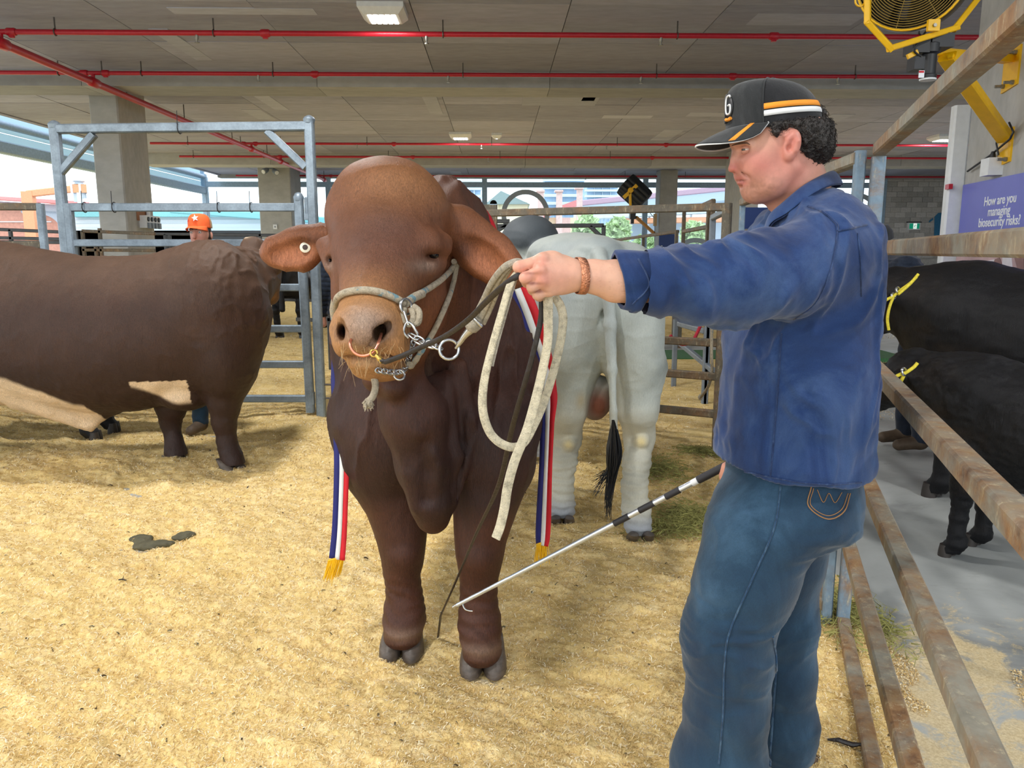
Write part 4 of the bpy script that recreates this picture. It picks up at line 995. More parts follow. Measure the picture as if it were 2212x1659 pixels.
# neck goes away to the right, head turned off
chain(s, ((510, 615, 5.4, 80), (546, 595, 5.7, 56)), .08)
chain(s, ((547, 539, 5.72, 29), (573, 590, 5.80, 30), (584, 640, 5.82, 19)), .04)
chain(s, ((572, 575, 5.64, 14), (595, 577, 5.60, 12), (612, 572, 5.58, 6)), .03)
L1 = np.array(lin(66, 45, 36)); LW = np.array(lin(214, 190, 160))
def left_col(V, N):
    c = np.tile(L1, (len(V), 1)); n = fbm(V*5, 4, 8)
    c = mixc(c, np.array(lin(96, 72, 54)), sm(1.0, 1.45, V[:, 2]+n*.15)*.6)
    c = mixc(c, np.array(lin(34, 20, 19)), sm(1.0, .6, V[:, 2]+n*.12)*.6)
    pxx = 1106+V[:, 0]*F/5.3
    w = sm(.02, -.02, V[:, 2]-(.56+.10*np.exp(-((pxx-75)/55)**2)-.12*sm(130, 250, pxx)-.5*sm(235, 262, pxx)-.4*sm(40, 18, pxx))+n*.03)*(pxx > 10)*(pxx < 268)
    w = np.maximum(w, sm(.02, -.02, np.abs(pxx-398)-50+n*10)*sm(.50, .46, -V[:, 2]+1.07+.0*n+sm(340, 430, pxx)*-.13)*(V[:, 2] > .40)*(V[:, 2] < .62))
    c = mixc(c, LW, np.clip(w, 0, 1))
    c = mixc(c, np.array(lin(226, 208, 178)), np.clip(blob(V, P(530, 510, 5.70), (.030, .12, .014))*1.2, 0, 1))
    c = mixc(c, np.array(lin(150, 108, 66)), np.clip(blob(V, P(552, 530, 5.7), (.10, .15, .05))*.0+blob(V, P(588, 640, 5.8), (.05, .1, .05)), 0, .8))
    return c
def left_disp(V, N):
    w = 1-np.abs(fbm(V*np.array([10, 5, 6])+5, 3, 19))*2; nk = np.clip(blob(V, P(520, 570, 5.2), (.3, .5, .35))*1.2, 0, 1)
    return fbm(V*7, 3, 15)*.006+np.clip(w, 0, 1)**3*nk*.012+np.clip(w, 0, 1)**4*.004+fbm(V*60, 2, 16)*.003*sm(.9, .5, V[:, 2])
lb = empty('bull', tuple(PZ(400, 1005, 0)), 0, 'dark brown bull with a cream belly standing side on at the left', 'bull')
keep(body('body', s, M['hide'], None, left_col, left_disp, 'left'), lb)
kids(lb, lambda: (hoofs(None, 507, 1014, 4.99, 54, 20, (.8, -.6, 0)), hoofs(None, 385, 1005, 5.2, 52, 18, (.7, -.7, 0)), hoofs(None, -195, 1002, 4.96, 50, 20, (1, -.2, 0)), hoofs(None, -262, 992, 5.38, 50, 20, (1, -.2, 0))))
h = MB().tube([P(562, 538, 5.60), P(578, 560, 5.585), P(590, 590, 5.62), P(592, 615, 5.66), P(585, 642, 5.68)], .011, 8); tag(h.build('halter', M['webbing_pale'], None, 60), 'pale halter strap on the brown and cream bull\'s head', 'halter')

# ------------------------------------------------------------------ the pale bull seen from behind
s = SDF(ax_grid(-.42, 1.15, .0085), np.concatenate([ax_grid(3.45, 4.4, .009), ax_grid(4.42, 6.5, .02)]), ax_grid(.02, 1.78, .0085))
pell(s, 1290, 650, 4.35, 138, 122, .60, .08); pell(s, 1225, 700, 4.02, 92, 142, .24, .07, 3); pell(s, 1365, 720, 3.96, 68, 152, .24, .07, -2)
pell(s, 1270, 590, 4.5, 120, 72, .5, .08); pell(s, 1235, 545, 4.75, 95, 40, .5, .08)
pell(s, 1290, 540, 4.15, 50, 26, .22, .06); pell(s, 1365, 575, 4.25, 45, 45, .2, .08)
pell(s, 1215, 640, 4.95, 112, 105, .62, .08); pell(s, 1165, 600, 5.3, 70, 80, .3, .08)
pell(s, 1145, 520, 5.15, 63, 54, .22, .04); pell(s, 1130, 560, 5.2, 66, 30, .24, .04)
chain(s, ((1150, 600, 5.35, 60), (1085, 620, 5.5, 46)), .06); chain(s, ((1085, 620, 5.5, 40), (1010, 660, 5.45, 26)), .05)
chain(s, ((1375, 800, 3.92, 66), (1377, 880, 3.88, 44), (1381, 945, 3.95, 31), (1375, 1000, 3.86, 27), (1370, 1050, 3.80, 25), (1374, 1100, 3.77, 28), (1378, 1135, 3.74, 30)), .04)
chain(s, ((1222, 800, 4.04, 74), (1221, 880, 4.02, 46), (1222, 945, 4.10, 31), (1217, 1000, 4.04, 26), (1213, 1050, 4.01, 23), (1213, 1090, 4.0, 26), (1213, 1105, 4.0, 26)), .04)
pell(s, 1386, 953, 3.85, 17, 17, .04, .02); pell(s, 1228, 958, 4.0, 17, 16, .04, .02)
chain(s, ((1305, 620, 3.80, 6), (1302, 740, 3.76, 7)), .03, True)
chain(s, ((1298, 835, 4.05, 24), (1290, 870, 4.08, 30), (1285, 882, 4.08, 25)), .02); chain(s, ((1275, 850, 4.1, 18), (1270, 872, 4.1, 18)), .02)
for px, Y in ((1165, 5.25), (1225, 5.2)): chain(s, ((px, 720, Y, 40), (px, 800, Y, 26), (px, 900, Y, 20), (px, 985, Y, 20)), .05)
# tail: root, dock, shaft
chain(s, ((1293, 552, 3.92, 17), (1312, 600, 3.74, 15), (1318, 700, 3.69, 13), (1322, 800, 3.66, 10), (1325, 890, 3.65, 7.5), (1326, 925, 3.65, 9)), .02)
def white_col(V, N):
    c = np.tile(np.array(lin(180, 187, 182)), (len(V), 1)); n = fbm(V*4, 4, 11); m = fbm(V*18, 4, 12)
    c = mixc(c, np.array(lin(158, 168, 170)), np.clip(sm(.0, .4, n)*.55+blob(V, P(1330, 555, 4.1), (.13, .3, .07))*.6+m*.15, 0, .9))
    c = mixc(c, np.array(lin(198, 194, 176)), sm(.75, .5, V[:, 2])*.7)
    c = mixc(c, np.array(lin(70, 76, 82)), sm(.0, .05, V[:, 2]-P(1140, 548, 5.15)[2]+m*.02)*sm(4.7, 4.9, V[:, 1])*.95)
    c = mixc(c, np.array(lin(128, 78, 60)), np.clip((blob(V, P(1290, 868, 4.08), (.075, .11, .10))*1.8), 0, 1)*(V[:, 1] > 3.93)*(np.abs(V[:, 0]-P(1288, 868, 4.08)[0]) < .095))
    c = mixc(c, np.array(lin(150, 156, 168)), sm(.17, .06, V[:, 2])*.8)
    c = mixc(c, np.array(lin(224, 206, 150)), np.clip(blob(V, P(1386, 955, 3.80), (.03, .05, .03))+blob(V, P(1229, 962, 3.94), (.03, .05, .03)), 0, .9))
    c = mixc(c, np.array(lin(176, 150, 96)), np.clip(blob(V, P(1252, 862, 3.96), (.03, .1, .05))*.7+blob(V, P(1310, 800, 3.9), (.12, .1, .05))*.25*(m+.5), 0, .7))
    c = mixc(c, np.array(lin(150, 160, 164)), np.clip(blob(V, P(1318, 640, 3.7), (.025, .09, .28))*.5, 0, 1))
    return c
def white_disp(V, N):
    rg = np.sin(V[:, 2]*150+fbm(V*12, 2, 4)*4)*.0035*sm(.50, .30, V[:, 2])
    w = 1-np.abs(fbm(V*np.array([4, 4, 13]), 3, 29))*2
    return rg+np.clip(w, 0, 1)**3*.003+fbm(V*9, 3, 3)*.004
wbl = empty('bull', tuple(PZ(1300, 1140, 0)), 0, 'pale grey-white bull seen from behind, dark hump and black tail switch', 'bull')
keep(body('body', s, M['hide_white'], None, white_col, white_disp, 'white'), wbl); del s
def white_kids():
    hoofs(None, 1379, 1166, 3.72, 62, 26, (0, 1, 0)); hoofs(None, 1213, 1130, 3.98, 56, 24, (0, 1, 0)); hoofs(None, 1165, 1012, 5.25, 40, 18, (0, 1, 0)); hoofs(None, 1225, 1014, 5.2, 40, 18, (0, 1, 0))
    sw = MB(); r2 = np.random.RandomState(4)
    for i in range(150):                                   # the black switch: strands from the end of the dock
        a = r2.uniform(0, 6.28); rr = r2.uniform(0, 1)**.5; k = r2.uniform(-1, 1)
        st = (1325+4*math.cos(a), 905+r2.uniform(0, 30), 3.65+.02*math.sin(a)); wd = 17*rr*math.cos(a)
        tip = [(1313+r2.uniform(-8, 8), 1112+r2.uniform(-45, 12)), (1281+r2.uniform(-3, 14), 1040+r2.uniform(-18, 40)), (1318+r2.uniform(-8, 8), 1060+r2.uniform(-40, 20))][0 if i % 5 < 2 else 2 if i % 5 < 4 else 1]
        mid = (1327+wd, 975+8*k, 3.65+.03*rr*math.sin(a)); m2 = (1324+wd*.75, 1012+6*k, 3.65+.02*rr*math.sin(a))
        pts = PX([st, mid, m2, ((m2[0]+tip[0])/2+r2.uniform(-4, 4), (m2[1]+tip[1])/2, 3.65), (tip[0], tip[1], 3.65)], 4)
        n = len(pts); sw.tube(pts, [.0032*(1-.75*j/(n-1)) for j in range(n)], 4)
    o = sw.build('tail_switch', M['switch'], None, 60)
M['switch'] = plain('black_tail_hair', (0.008, 0.009, 0.012), 0.45, 0, 0.4, 80)
kids(wbl, white_kids)

# ------------------------------------------------------------------ black cattle, one build, several stand about
def make_black(name, label, head_down=0.0, shag=0.006, cat='cow', h=.016):
    """along +x (head), withers about 1.32 m"""
    s = SDF(ax_grid(-1.3, 1.55, h), ax_grid(-.45, .45, h), ax_grid(.02, 1.52, h))
    s.loft(0, [(-1.02, 0, 1.0, .12, .18), (-.95, 0, .96, .24, .30), (-.7, 0, .93, .30, .36), (-.2, 0, .90, .34, .38), (.2, 0, .88, .34, .39), (.5, 0, .90, .30, .41), (.72, 0, .92, .22, .36), (.85, 0, .95, .14, .26)], .06)
    hz = -head_down
    s.rc((.62, 0, 1.02), (1.0, 0, 1.16+hz*.6), .30, .19, .1)
    s.rc((1.03, 0, 1.22+hz), (1.13, 0, 1.12+hz), .15, .145, .05); s.rc((1.10, 0, 1.12+hz), (1.34, 0, .93+hz), .125, .085, .05); s.ell((1.37, 0, .90+hz), (.075, .085, .07), .03)
    for sg in (-1, 1):
        s.rc((1.02, sg*.13, 1.22+hz), (.99, sg*.30, 1.19+hz), .035, .05, .03)
        s.rc((.52, sg*.17, .70), (.53, sg*.17, .50), .15, .085, .06); s.rc((.53, sg*.17, .50), (.55, sg*.17, .28), .075, .05, .04); s.rc((.55, sg*.17, .28), (.54, sg*.17, .1), .05, .055, .03); s.rc((.54, sg*.17, .1), (.58, sg*.17, .05), .06, .06, .02)
        s.rc((-.78, sg*.19, .80), (-.72, sg*.18, .60), .20, .11, .06); s.rc((-.72, sg*.18, .60), (-.86, sg*.18, .42), .09, .06, .04); s.rc((-.86, sg*.18, .42), (-.80, sg*.18, .12), .052, .052, .03); s.rc((-.80, sg*.18, .1), (-.75, sg*.18, .05), .06, .06, .02)
    s.rc((-1.02, 0, 1.2), (-1.10, 0, .9), .045, .03, .03); s.rc((-1.10, 0, .9), (-1.10, 0, .45), .03, .045, .02)
    def col(V, N):
        c = np.tile(np.array((.006, .006, .0075)), (len(V), 1)); n = fbm(V*6, 3, 3)
        return mixc(c, np.array((.014, .010, .008)), sm(.1, .6, n)*.8)
    def disp(V, N): return fbm(V*np.array([14, 14, 30]), 3, 6)*shag
    t = empty(name, (0, 0, 0), 0, label, cat); body('body', s, M['hide_black'], t, col, disp)
    for sg in (-1, 1):
        for x, y in ((.58, .17), (-.75, .18)):
            m = MB(); m.lathe((x+.02, sg*y-.028, 0), (0, 0, 1), [(-.02, .042), (.03, .04), (.08, .033)], 10); m.lathe((x+.02, sg*y+.028, 0), (0, 0, 1), [(-.02, .042), (.03, .04), (.08, .033)], 10); m.build('hoof', M['hoof_dark'], t, 40)
        m = MB().lathe((1.135, sg*.118, 1.17+hz), (0, sg, 0), [(-.02, .022), (.01, .018), (.018, .008)], 10); m.build('eye', M['eye'], t, 60)
    return t
M['hoof_dark'] = plain('dark_hoof', lin(52, 46, 42), 0.5, 0, .3, 30)
def put(t, p, rz, sc, label=None):
    t.location = p; t.rotation_euler = (0, 0, rz); t.scale = (sc,)*3
    if label: t['label'] = label
    return t
cowB = make_black('cow', 'tall black cow with a yellow halter in the race, seen over the calf\'s back', 0.10, .006, 'cow', .013)
calf = make_black('calf', 'shaggy black calf with a yellow halter just beyond the near fence', 0.06, .014, 'calf', .013)
def place_head(t, sc, ang, headpx, Y, z0=-.03, hx=1.1):
    p = P(headpx[0], headpx[1], Y); return put(t, (p[0]-hx*sc*math.cos(ang), p[1]-hx*sc*math.sin(ang), z0), ang, sc)
place_head(calf, .74, math.radians(124), (1950, 782), 3.95)
place_head(cowB, 1.06, math.radians(124), (1905, 610), 5.05)
def dup(label, p, rz, sc):
    c = copy_tree(cowB); c['label'] = label; return put(c, p, rz, sc)
dup('black bull standing behind the brown and cream bull, only its legs in sight', (P(70, 970, 5.88)[0], 5.88, 0), math.radians(4), .94)
dup('black cow seen from behind through the gate\'s rails, below the big bull\'s ear', (P(638, 728, 13.2)[0], 13.9, 0), math.radians(88), 1.12)
dup('far black cow side on behind the brown bull\'s muzzle', (P(560, 720, 13.6)[0]-1.25, 13.9, 0), math.radians(14), 1.0)
dup('black cow in the far pen under the handler\'s outstretched sleeve', (P(1442, 690, 11.0)[0]-.9, 11.0, 0), math.radians(10), .62)
# ------------------------------------------------------------------ the handler in the blue shirt
def secz(xl, xr, py, hy, Y):
    a = P(xl, py, Y); b = P(xr, py, Y); return (a[2], (a[0]+b[0])/2, Y, (b[0]-a[0])/2, hy)
man = empty('person', (.72, 1.80, 0), 0, 'young man in blue work shirt, jeans and black cap holding the big bull\'s ropes', 'person')
SK = np.array(lin(206, 148, 128)); SKR = np.array(lin(196, 112, 102)); SKP = np.array(lin(214, 168, 142))
# head and neck
hd = SDF(ax_grid(.40, .86, .0024), ax_grid(1.64, 1.98, .0026), ax_grid(1.30, 1.78, .0024))
YC = 1.80
pell(hd, 1690, 296, YC, 88, 84, .078, .02); pell(hd, 1650, 330, YC, 62, 78, .068, .03); pell(hd, 1640, 352, YC, 52, 62, .058, .03)
for sg in (-1, 1):
    chain(hd, ((1706, 362, YC+sg*.056, 20), (1672, 398, YC+sg*.045, 22), (1636, 413, YC+sg*.018, 20)), .03)
    pell(hd, 1642, 358, YC+sg*.042, 32, 26, .019, .025); pell(hd, 1622, 340, YC+sg*.040, 16, 9, .013, .02)
pell(hd, 1627, 410, YC, 21, 20, .026, .02); pell(hd, 1650, 420, YC, 34, 14, .035, .02)
chain(hd, ((1710, 360, YC+.01, 60), (1726, 420, YC+.01, 58), (1742, 480, YC+.01, 66)), .03)
chain(hd, ((1596, 318, YC, 9), (1589, 340, YC, 8), (1584, 358, YC, 8.5)), .008); pell(hd, 1583.5, 364.5, YC, 11, 8.5, .0115, .004); pell(hd, 1573, 324, YC, 8, 9, .03, .012, 0, True)
for sg in (-1, 1): pell(hd, 1596, 366, YC+sg*.0145, 10, 8, .0065, .005)
chain(hd, ((1591, 309, YC-.03, 8), (1589, 307, YC, 9), (1591, 309, YC+.03, 8)), .015); chain(hd, ((1592, 309, YC-.03, 8), (1616, 308, YC-.053, 8)), .012)
for sg in (-1, 1): pell(hd, 1602, 325, YC+sg*.042, 15, 8, .012, .014, 0, True)
pell(hd, 1604, 383, YC, 12, 9, .024, .008)
pell(hd, 1599, 384, YC, 8, 5, .019, .004); pell(hd, 1602, 396, YC, 8, 5.5, .018, .004); pell(hd, 1600, 403.5, YC, 8, 3, .014, .006, 0, True)
chain(hd, ((1592, 390.5, YC, 1.6), (1604, 390, YC-.02, 1.5), (1615, 389, YC-.031, 1.3)), .004, True)
chain(hd, ((1580, 377.5, YC-.03, 3.6), (1580, 377.5, YC+.03, 3.6)), .004, True)
for sg in (-1, 1): pell(hd, 1591, 374, YC+sg*.008, 5.5, 3, .004, .002, 0, True); chain(hd, ((1601, 361, YC+sg*.021, 1.5), (1606, 368, YC+sg*.021, 1.5), (1602, 374, YC+sg*.018, 1.4)), .004, True)
chain(hd, ((1604, 368, YC-.027, 1.6), (1616, 382, YC-.042, 1.5)), .012, True)
pell(hd, 1711, 311, YC-.083, 19, 31, .011, .010, 8, yaw=-14); pell(hd, 1704, 338, YC-.078, 10, 10, .010, .008)
pell(hd, 1713, 305, YC-.099, 8, 17, .0095, .004, 8, True); pell(hd, 1708, 319, YC-.097, 8, 10, .016, .004, 0, True); chain(hd, ((1704, 300, YC-.088, 4), (1715, 290, YC-.090, 4), (1724, 305, YC-.095, 4), (1719, 325, YC-.092, 4)), .006)
pell(hd, 1711, 311, YC+.083, 19, 31, .011, .010, 8, yaw=14)
def head_col(V, N):
    c = np.tile(SK, (len(V), 1)); n = fbm(V*28, 4, 3)
    red = blob(V, P(1645, 356, 1.73), (.04, .04, .032))*.55+blob(V, P(1585, 364, 1.79), (.014, .04, .016))*.8+blob(V, P(1711, 310, 1.715), (.025, .03, .035))*.75+blob(V, P(1715, 385, 1.75), (.05, .06, .045))*.75+blob(V, P(1612, 340, 1.74), (.02, .03, .018))*.3
    c = mixc(c, SKR, np.clip(red*(1+.5*n), 0, 1)); c = mixc(c, SKP, np.clip(blob(V, P(1760, 440, 1.76), (.06, .07, .06))*.8+blob(V, P(1615, 305, 1.75), (.04, .05, .02))*.5, 0, 1))
    st = blob(V, P(1632, 408, 1.765), (.045, .06, .026))*.55+blob(V, P(1676, 398, 1.745), (.03, .05, .03))*.3+blob(V, P(1597, 378, 1.79), (.010, .03, .005))*.3
    c = mixc(c, np.array(lin(150, 104, 84)), np.clip(st*(1+.8*fbm(V*160, 2, 7)), 0, .7))
    c = mixc(c, np.array(lin(200, 122, 114)), np.clip(blob(V, P(1598, 385, 1.785), (.014, .026, .0055))+blob(V, P(1602, 396.5, 1.785), (.013, .024, .0065)), 0, .9))
    c = mixc(c, np.array(lin(140, 84, 78)), np.clip(blob(V, P(1606, 390, 1.78), (.016, .02, .0016)), 0, .6))
    return c
_, V1, F1 = hd.mesh(); V1 = relax(V1, F1, 1); C1 = head_col(V1, vnormals(V1, F1)); BV['head'] = BVHTree.FromPolygons(V1.tolist(), F1.tolist()); del hd
# the outstretched left hand, closed on the ropes, and its forearm
hs = SDF(ax_grid(-.02, .42, .0021), ax_grid(1.43, 1.68, .0021), ax_grid(1.20, 1.52, .0021))
mcp = {'i': (1174, 562, 1.520, 17), 'm': (1168, 585, 1.502, 17), 'r': (1172, 608, 1.505, 16), 'l': (1186, 627, 1.520, 15)}
wr_ = {'i': (1246, 584, 1.541, 15), 'm': (1248, 592, 1.535, 15), 'r': (1248, 600, 1.536, 15), 'l': (1244, 608, 1.543, 14)}
for q in 'imrl': chain(hs, (wr_[q], mcp[q]), .016)
pell(hs, 1204, 576, 1.55, 40, 27, .020, .02); pell(hs, 1208, 610, 1.548, 36, 26, .018, .02); pell(hs, 1192, 556, 1.532, 18, 13, .016, .015)
fing = {'i': ((1172, 562, 1.519, 14), (1121, 577, 1.506, 12.6), (1126, 589, 1.545, 12), (1152, 592, 1.560, 10.5)),
        'm': ((1168, 585, 1.502, 13), (1134, 600.5, 1.492, 12), (1139, 609, 1.532, 12), (1162, 610, 1.552, 10.5)),
        'r': ((1172, 608, 1.505, 12), (1149, 620, 1.498, 11.2), (1152, 626, 1.534, 11.5), (1172, 625, 1.552, 10)),
        'l': ((1186, 627, 1.520, 11.5), (1161, 637, 1.515, 10.6), (1165, 640, 1.545, 10.5), (1182, 636, 1.560, 9))}
for q in 'imrl':
    f = SDF(hs.x, hs.y, hs.z); chain(f, fing[q], .006); kk = .0014; hs.d = np.minimum(hs.d, f.d)-(np.maximum(kk-np.abs(hs.d-f.d), 0)/kk)**2*kk*.25; del f
chain(hs, ((1235, 585, 1.565, 19), (1190, 574, 1.585, 15), (1150, 574, 1.580, 13), (1122, 580, 1.566, 11)), .01)
chain(hs, ((1244, 595, 1.541, 31), (1262, 595, 1.542, 31), (1285, 598, 1.546, 35), (1330, 607, 1.555, 44), (1372, 612, 1.562, 42), (1400, 614, 1.57, 36), (1470, 622, 1.58, 40)), .012)
for q, (x, y, Y) in (('i', (1170, 556, 1.507)), ('m', (1165, 583, 1.489)), ('r', (1169, 606, 1.493))): pell(hs, x, y, Y, 11, 9, .008, .012)
def hand_col(V, N):
    c = np.tile(np.array(lin(214, 166, 142)), (len(V), 1)); n = fbm(V*30, 4, 13)
    red = sum(blob(V, P(x, y, Y), (.016, .02, .014)) for x, y, Y in ((1168, 560, 1.50), (1165, 585, 1.49), (1170, 607, 1.49), (1122, 577, 1.50), (1136, 601, 1.48)))*.5
    red = red+blob(V, P(1205, 598, 1.51), (.04, .05, .03))*.35+np.clip(n, 0, 1)*.3*(V[:, 0] > P(1262, 600, 1.54)[0])
    c = mixc(c, np.array(lin(212, 132, 116)), np.clip(red, 0, .8)); hr = sm(.15, .6, fbm(V*np.array([110, 110, 420]), 3, 17))*sm(P(1262, 600, 1.54)[0], P(1300, 600, 1.54)[0], V[:, 0])
    c = mixc(c, np.array(lin(170, 122, 94)), hr*.35)
    cr = sum(blob(V, P(x, y, Y), (.016, .02, .0028)) for x, y, Y in ((1147, 590, 1.497), (1152, 612, 1.492), (1163, 630, 1.502)))  # crease shade between the fingers, painted into the skin colour
    return mixc(c, np.array(lin(140, 84, 72)), np.clip(cr, 0, .8))
_, V2, F2 = hs.mesh(); C2 = hand_col(V2, vnormals(V2, F2)); BV['hand'] = BVHTree.FromPolygons(V2.tolist(), F2.tolist()); del hs
# the covered rest of him, and the right hand on the stick's grip
rs = SDF(ax_grid(.2, 1.0, .009), ax_grid(1.5, 2.15, .009), ax_grid(.02, 1.42, .009))
rs.loft(2, [secz(1680, 1820, 470, .13, YC), secz(1640, 1860, 600, .13, YC), secz(1610, 1860, 900, .13, YC), secz(1600, 1840, 1080, .13, YC)], .05)
chain(rs, ((1790, 560, 1.66, 50), (1540, 620, 1.585, 42), (1460, 620, 1.575, 38)), .03); chain(rs, ((1790, 560, 1.95, 55), (1770, 780, 2.02, 40), (1640, 960, 1.98, 34), (1590, 1015, 1.965, 28)), .03)
chain(rs, ((1690, 1080, 1.74, 70), (1572, 1390, 1.70, 52), (1560, 1700, 1.72, 45)), .03); chain(rs, ((1715, 1100, 1.9, 66), (1694, 1380, 1.94, 36)), .03)
for k in range(4): chain(rs, ((1600, 1012, 1.968, 18), (1572+k*4, 1008+k*7, 1.915, 12), (1562+k*4, 1024+k*7, 1.93, 12)), .01)
_, V3, F3 = rs.mesh(); C3 = np.tile(SK, (len(V3), 1)); del rs
me = np_mesh('body', np.vstack([V1, V2, V3]), np.vstack([F1, F2+len(V1), F3+len(V1)+len(V2)])); set_col(me, np.vstack([C1, C2, C3])); me.materials.append(M['skin']); keep(link('body', me), man)
# shirt
sh = SDF(ax_grid(.26, .98, .0052), ax_grid(1.44, 2.16, .0056), ax_grid(.84, 1.66, .0052))
sh.loft(2, [secz(1690, 1806, 425, .060, YC), secz(1668, 1838, 452, .125, YC+.01), secz(1640, 1866, 495, .185, YC+.02), secz(1618, 1868, 550, .20, YC+.02), secz(1602, 1870, 640, .195, YC+.02), secz(1586, 1871, 720, .185, YC+.01), secz(1574, 1872, 800, .18, YC), secz(1566, 1872, 900, .178, YC), secz(1558, 1868, 960, .178, YC), secz(1552, 1860, 1010, .178, YC), secz(1550, 1854, 1075, .18, YC)], .05, yaw=.12, pw=2.3)
chain(sh, ((1800, 530, 1.70, 72), (1775, 555, 1.66, 86), (1690, 588, 1.615, 88), (1610, 605, 1.595, 83), (1540, 615, 1.58, 74), (1470, 612, 1.565, 64), (1420, 610, 1.555, 58), (1392, 609, 1.551, 52), (1355, 607, 1.548, 44)), .05)
pell(sh, 1590, 670, 1.60, 40, 26, .05, .04)
chain(sh, ((1800, 540, 1.93, 82), (1795, 700, 2.02, 66), (1760, 800, 2.04, 56), (1650, 950, 1.98, 46), (1620, 990, 1.965, 44)), .05)
chain(sh, ((1800, 475, 1.72, 56), (1765, 470, 1.77, 50)), .05); chain(sh, ((1775, 440, 1.81, 34), (1800, 490, 1.82, 56)), .05)
hx = [P(x, y, Y_)[0] for x, y, Y_ in ((1500, 1020, 1.7), (1546, 1024, 1.68), (1585, 1028, 1.65), (1690, 1046, 1.63), (1760, 1054, 1.63), (1890, 1050, 1.66))]; hz_ = [P(x, y, Y_)[2] for x, y, Y_ in ((1500, 1020, 1.7), (1546, 1024, 1.68), (1585, 1028, 1.65), (1690, 1046, 1.63), (1760, 1054, 1.63), (1890, 1050, 1.66))]
hemz = lambda x: np.interp(x, hx, hz_)
sh.d = np.maximum(sh.d, (hemz(sh.x)[:, None, None]+.004*np.sin(sh.x*40)[:, None, None]-sh.z[None, None, :]).astype(np.float32))
def shirt_disp(V, N):
    q = V+.10*np.stack([fbm(V*5, 2, 1), fbm(V*5, 2, 2), fbm(V*5, 2, 3)], 1)
    arm = sm(P(1640, 600, 1.62)[0], P(1590, 600, 1.62)[0], V[:, 0])*(V[:, 2] > 1.2); tor = 1-arm
    ra = 1-np.abs(fbm(q@np.array([[13., 0, 5], [0, 9, 0], [4., 0, 6]]), 3, 61))*2.2; rt = 1-np.abs(fbm(q*np.array([11, 9, 3.4])+2, 3, 62))*2.2; rb = 1-np.abs(fbm(q*np.array([5, 5, 11]), 3, 63))*2.2
    low = sm(1.06, .92, V[:, 2]); rc_ = 1-np.abs(fbm(q@np.array([[24., 0, 10], [0, 18, 0], [9., 0, 14]]), 2, 67))*2.4; arm = arm*sm(P(1395, 600, 1.55)[0], P(1440, 600, 1.55)[0], V[:, 0]); d = arm*(np.clip(ra, 0, 1)**2.5*.016+np.clip(rc_, 0, 1)**3*.0035-.003)+tor*(np.clip(rt, 0, 1)**3*.012*(1-low*.4)+low*np.clip(rb, 0, 1)**3*.010+np.clip(rc_, 0, 1)**3*.003-.002)
    hd_ = V[:, 2]-hemz(V[:, 0]); d = d+fbm(V*7, 3, 66)*.008; cap_ = (np.abs(N[:, 2]) > .7)&(hd_ < .012)
    return np.where(cap_, 0, (d-.002)*sm(-.005, .05, hd_)+sm(.09, .0, hd_)*.006)
def shirt_col(V, N): return np.ones((len(V), 3))
shirt = keep(body('shirt', sh, M['shirt'], None, None, shirt_disp, 'shirt', 2), man); del sh
# rolled cuff: a loose open band round the forearm
def cuff():
    A_ = P(1334, 606, 1.552); B_ = P(1400, 612, 1.560); ax = B_-A_; L = np.linalg.norm(ax); ax /= L; up = np.array([0, 0, 1.0]); up -= ax*(up@ax); up /= np.linalg.norm(up); sd = np.cross(ax, up); n = 64
    V = []; Fq = []
    prof = [(-.02, .046), (-.03, .051), (-.022, .054), (.0, .056), (.35, .0585), (.7, .060), (1.0, .0625), (1.02, .060), (.9, .056)]
    for i, (t, r) in enumerate(prof):
        for j in range(n):
            a = 2*math.pi*j/n; wv = 1+.02*math.sin(a*5+i*.3)+.014*math.sin(a*11+i*.8); sl = .012*math.cos(a)-.006*max(0, math.cos(a-2.6))
            r2 = r*wv+(fbm([[math.cos(a)*3, math.sin(a)*3, t*6]], 3, 8)[0])*.003
            V.append(A_+ax*(t*L*(1+.0*math.cos(a))-sl*(1 if t < .5 else -1.0))+up*r2*math.cos(a)*1.04+sd*r2*math.sin(a)*.86)
    m = len(prof)
    for i in range(m-1):
        for j in range(n): Fq.append((i*n+j, i*n+(j+1) % n, (i+1)*n+(j+1) % n, (i+1)*n+j))
    me = np_mesh('cuff', V, Fq); me.materials.append(M['shirt']); o = link('cuff', me); o.modifiers.new('thick', 'SOLIDIFY').thickness = .003; sbs = o.modifiers.new('sub', 'SUBSURF'); sbs.levels = 1; sbs.render_levels = 1
    BV['cuff'] = BVHTree.FromPolygons([tuple(v) for v in V], Fq)
kids(man, cuff)
def strip(pts, key, r, name, m, flat=.45, off=.0012, fb=1.8, n=22, sides=5):
    p = [q for q in (drape(x, y, key, off) for x, y in spline(pts, n)) if q is not None]
    o = MB(); 
    if len(p) > 1: o.tube(p, r, sides, flat=1)
    return o.build(name, m, None, 60)
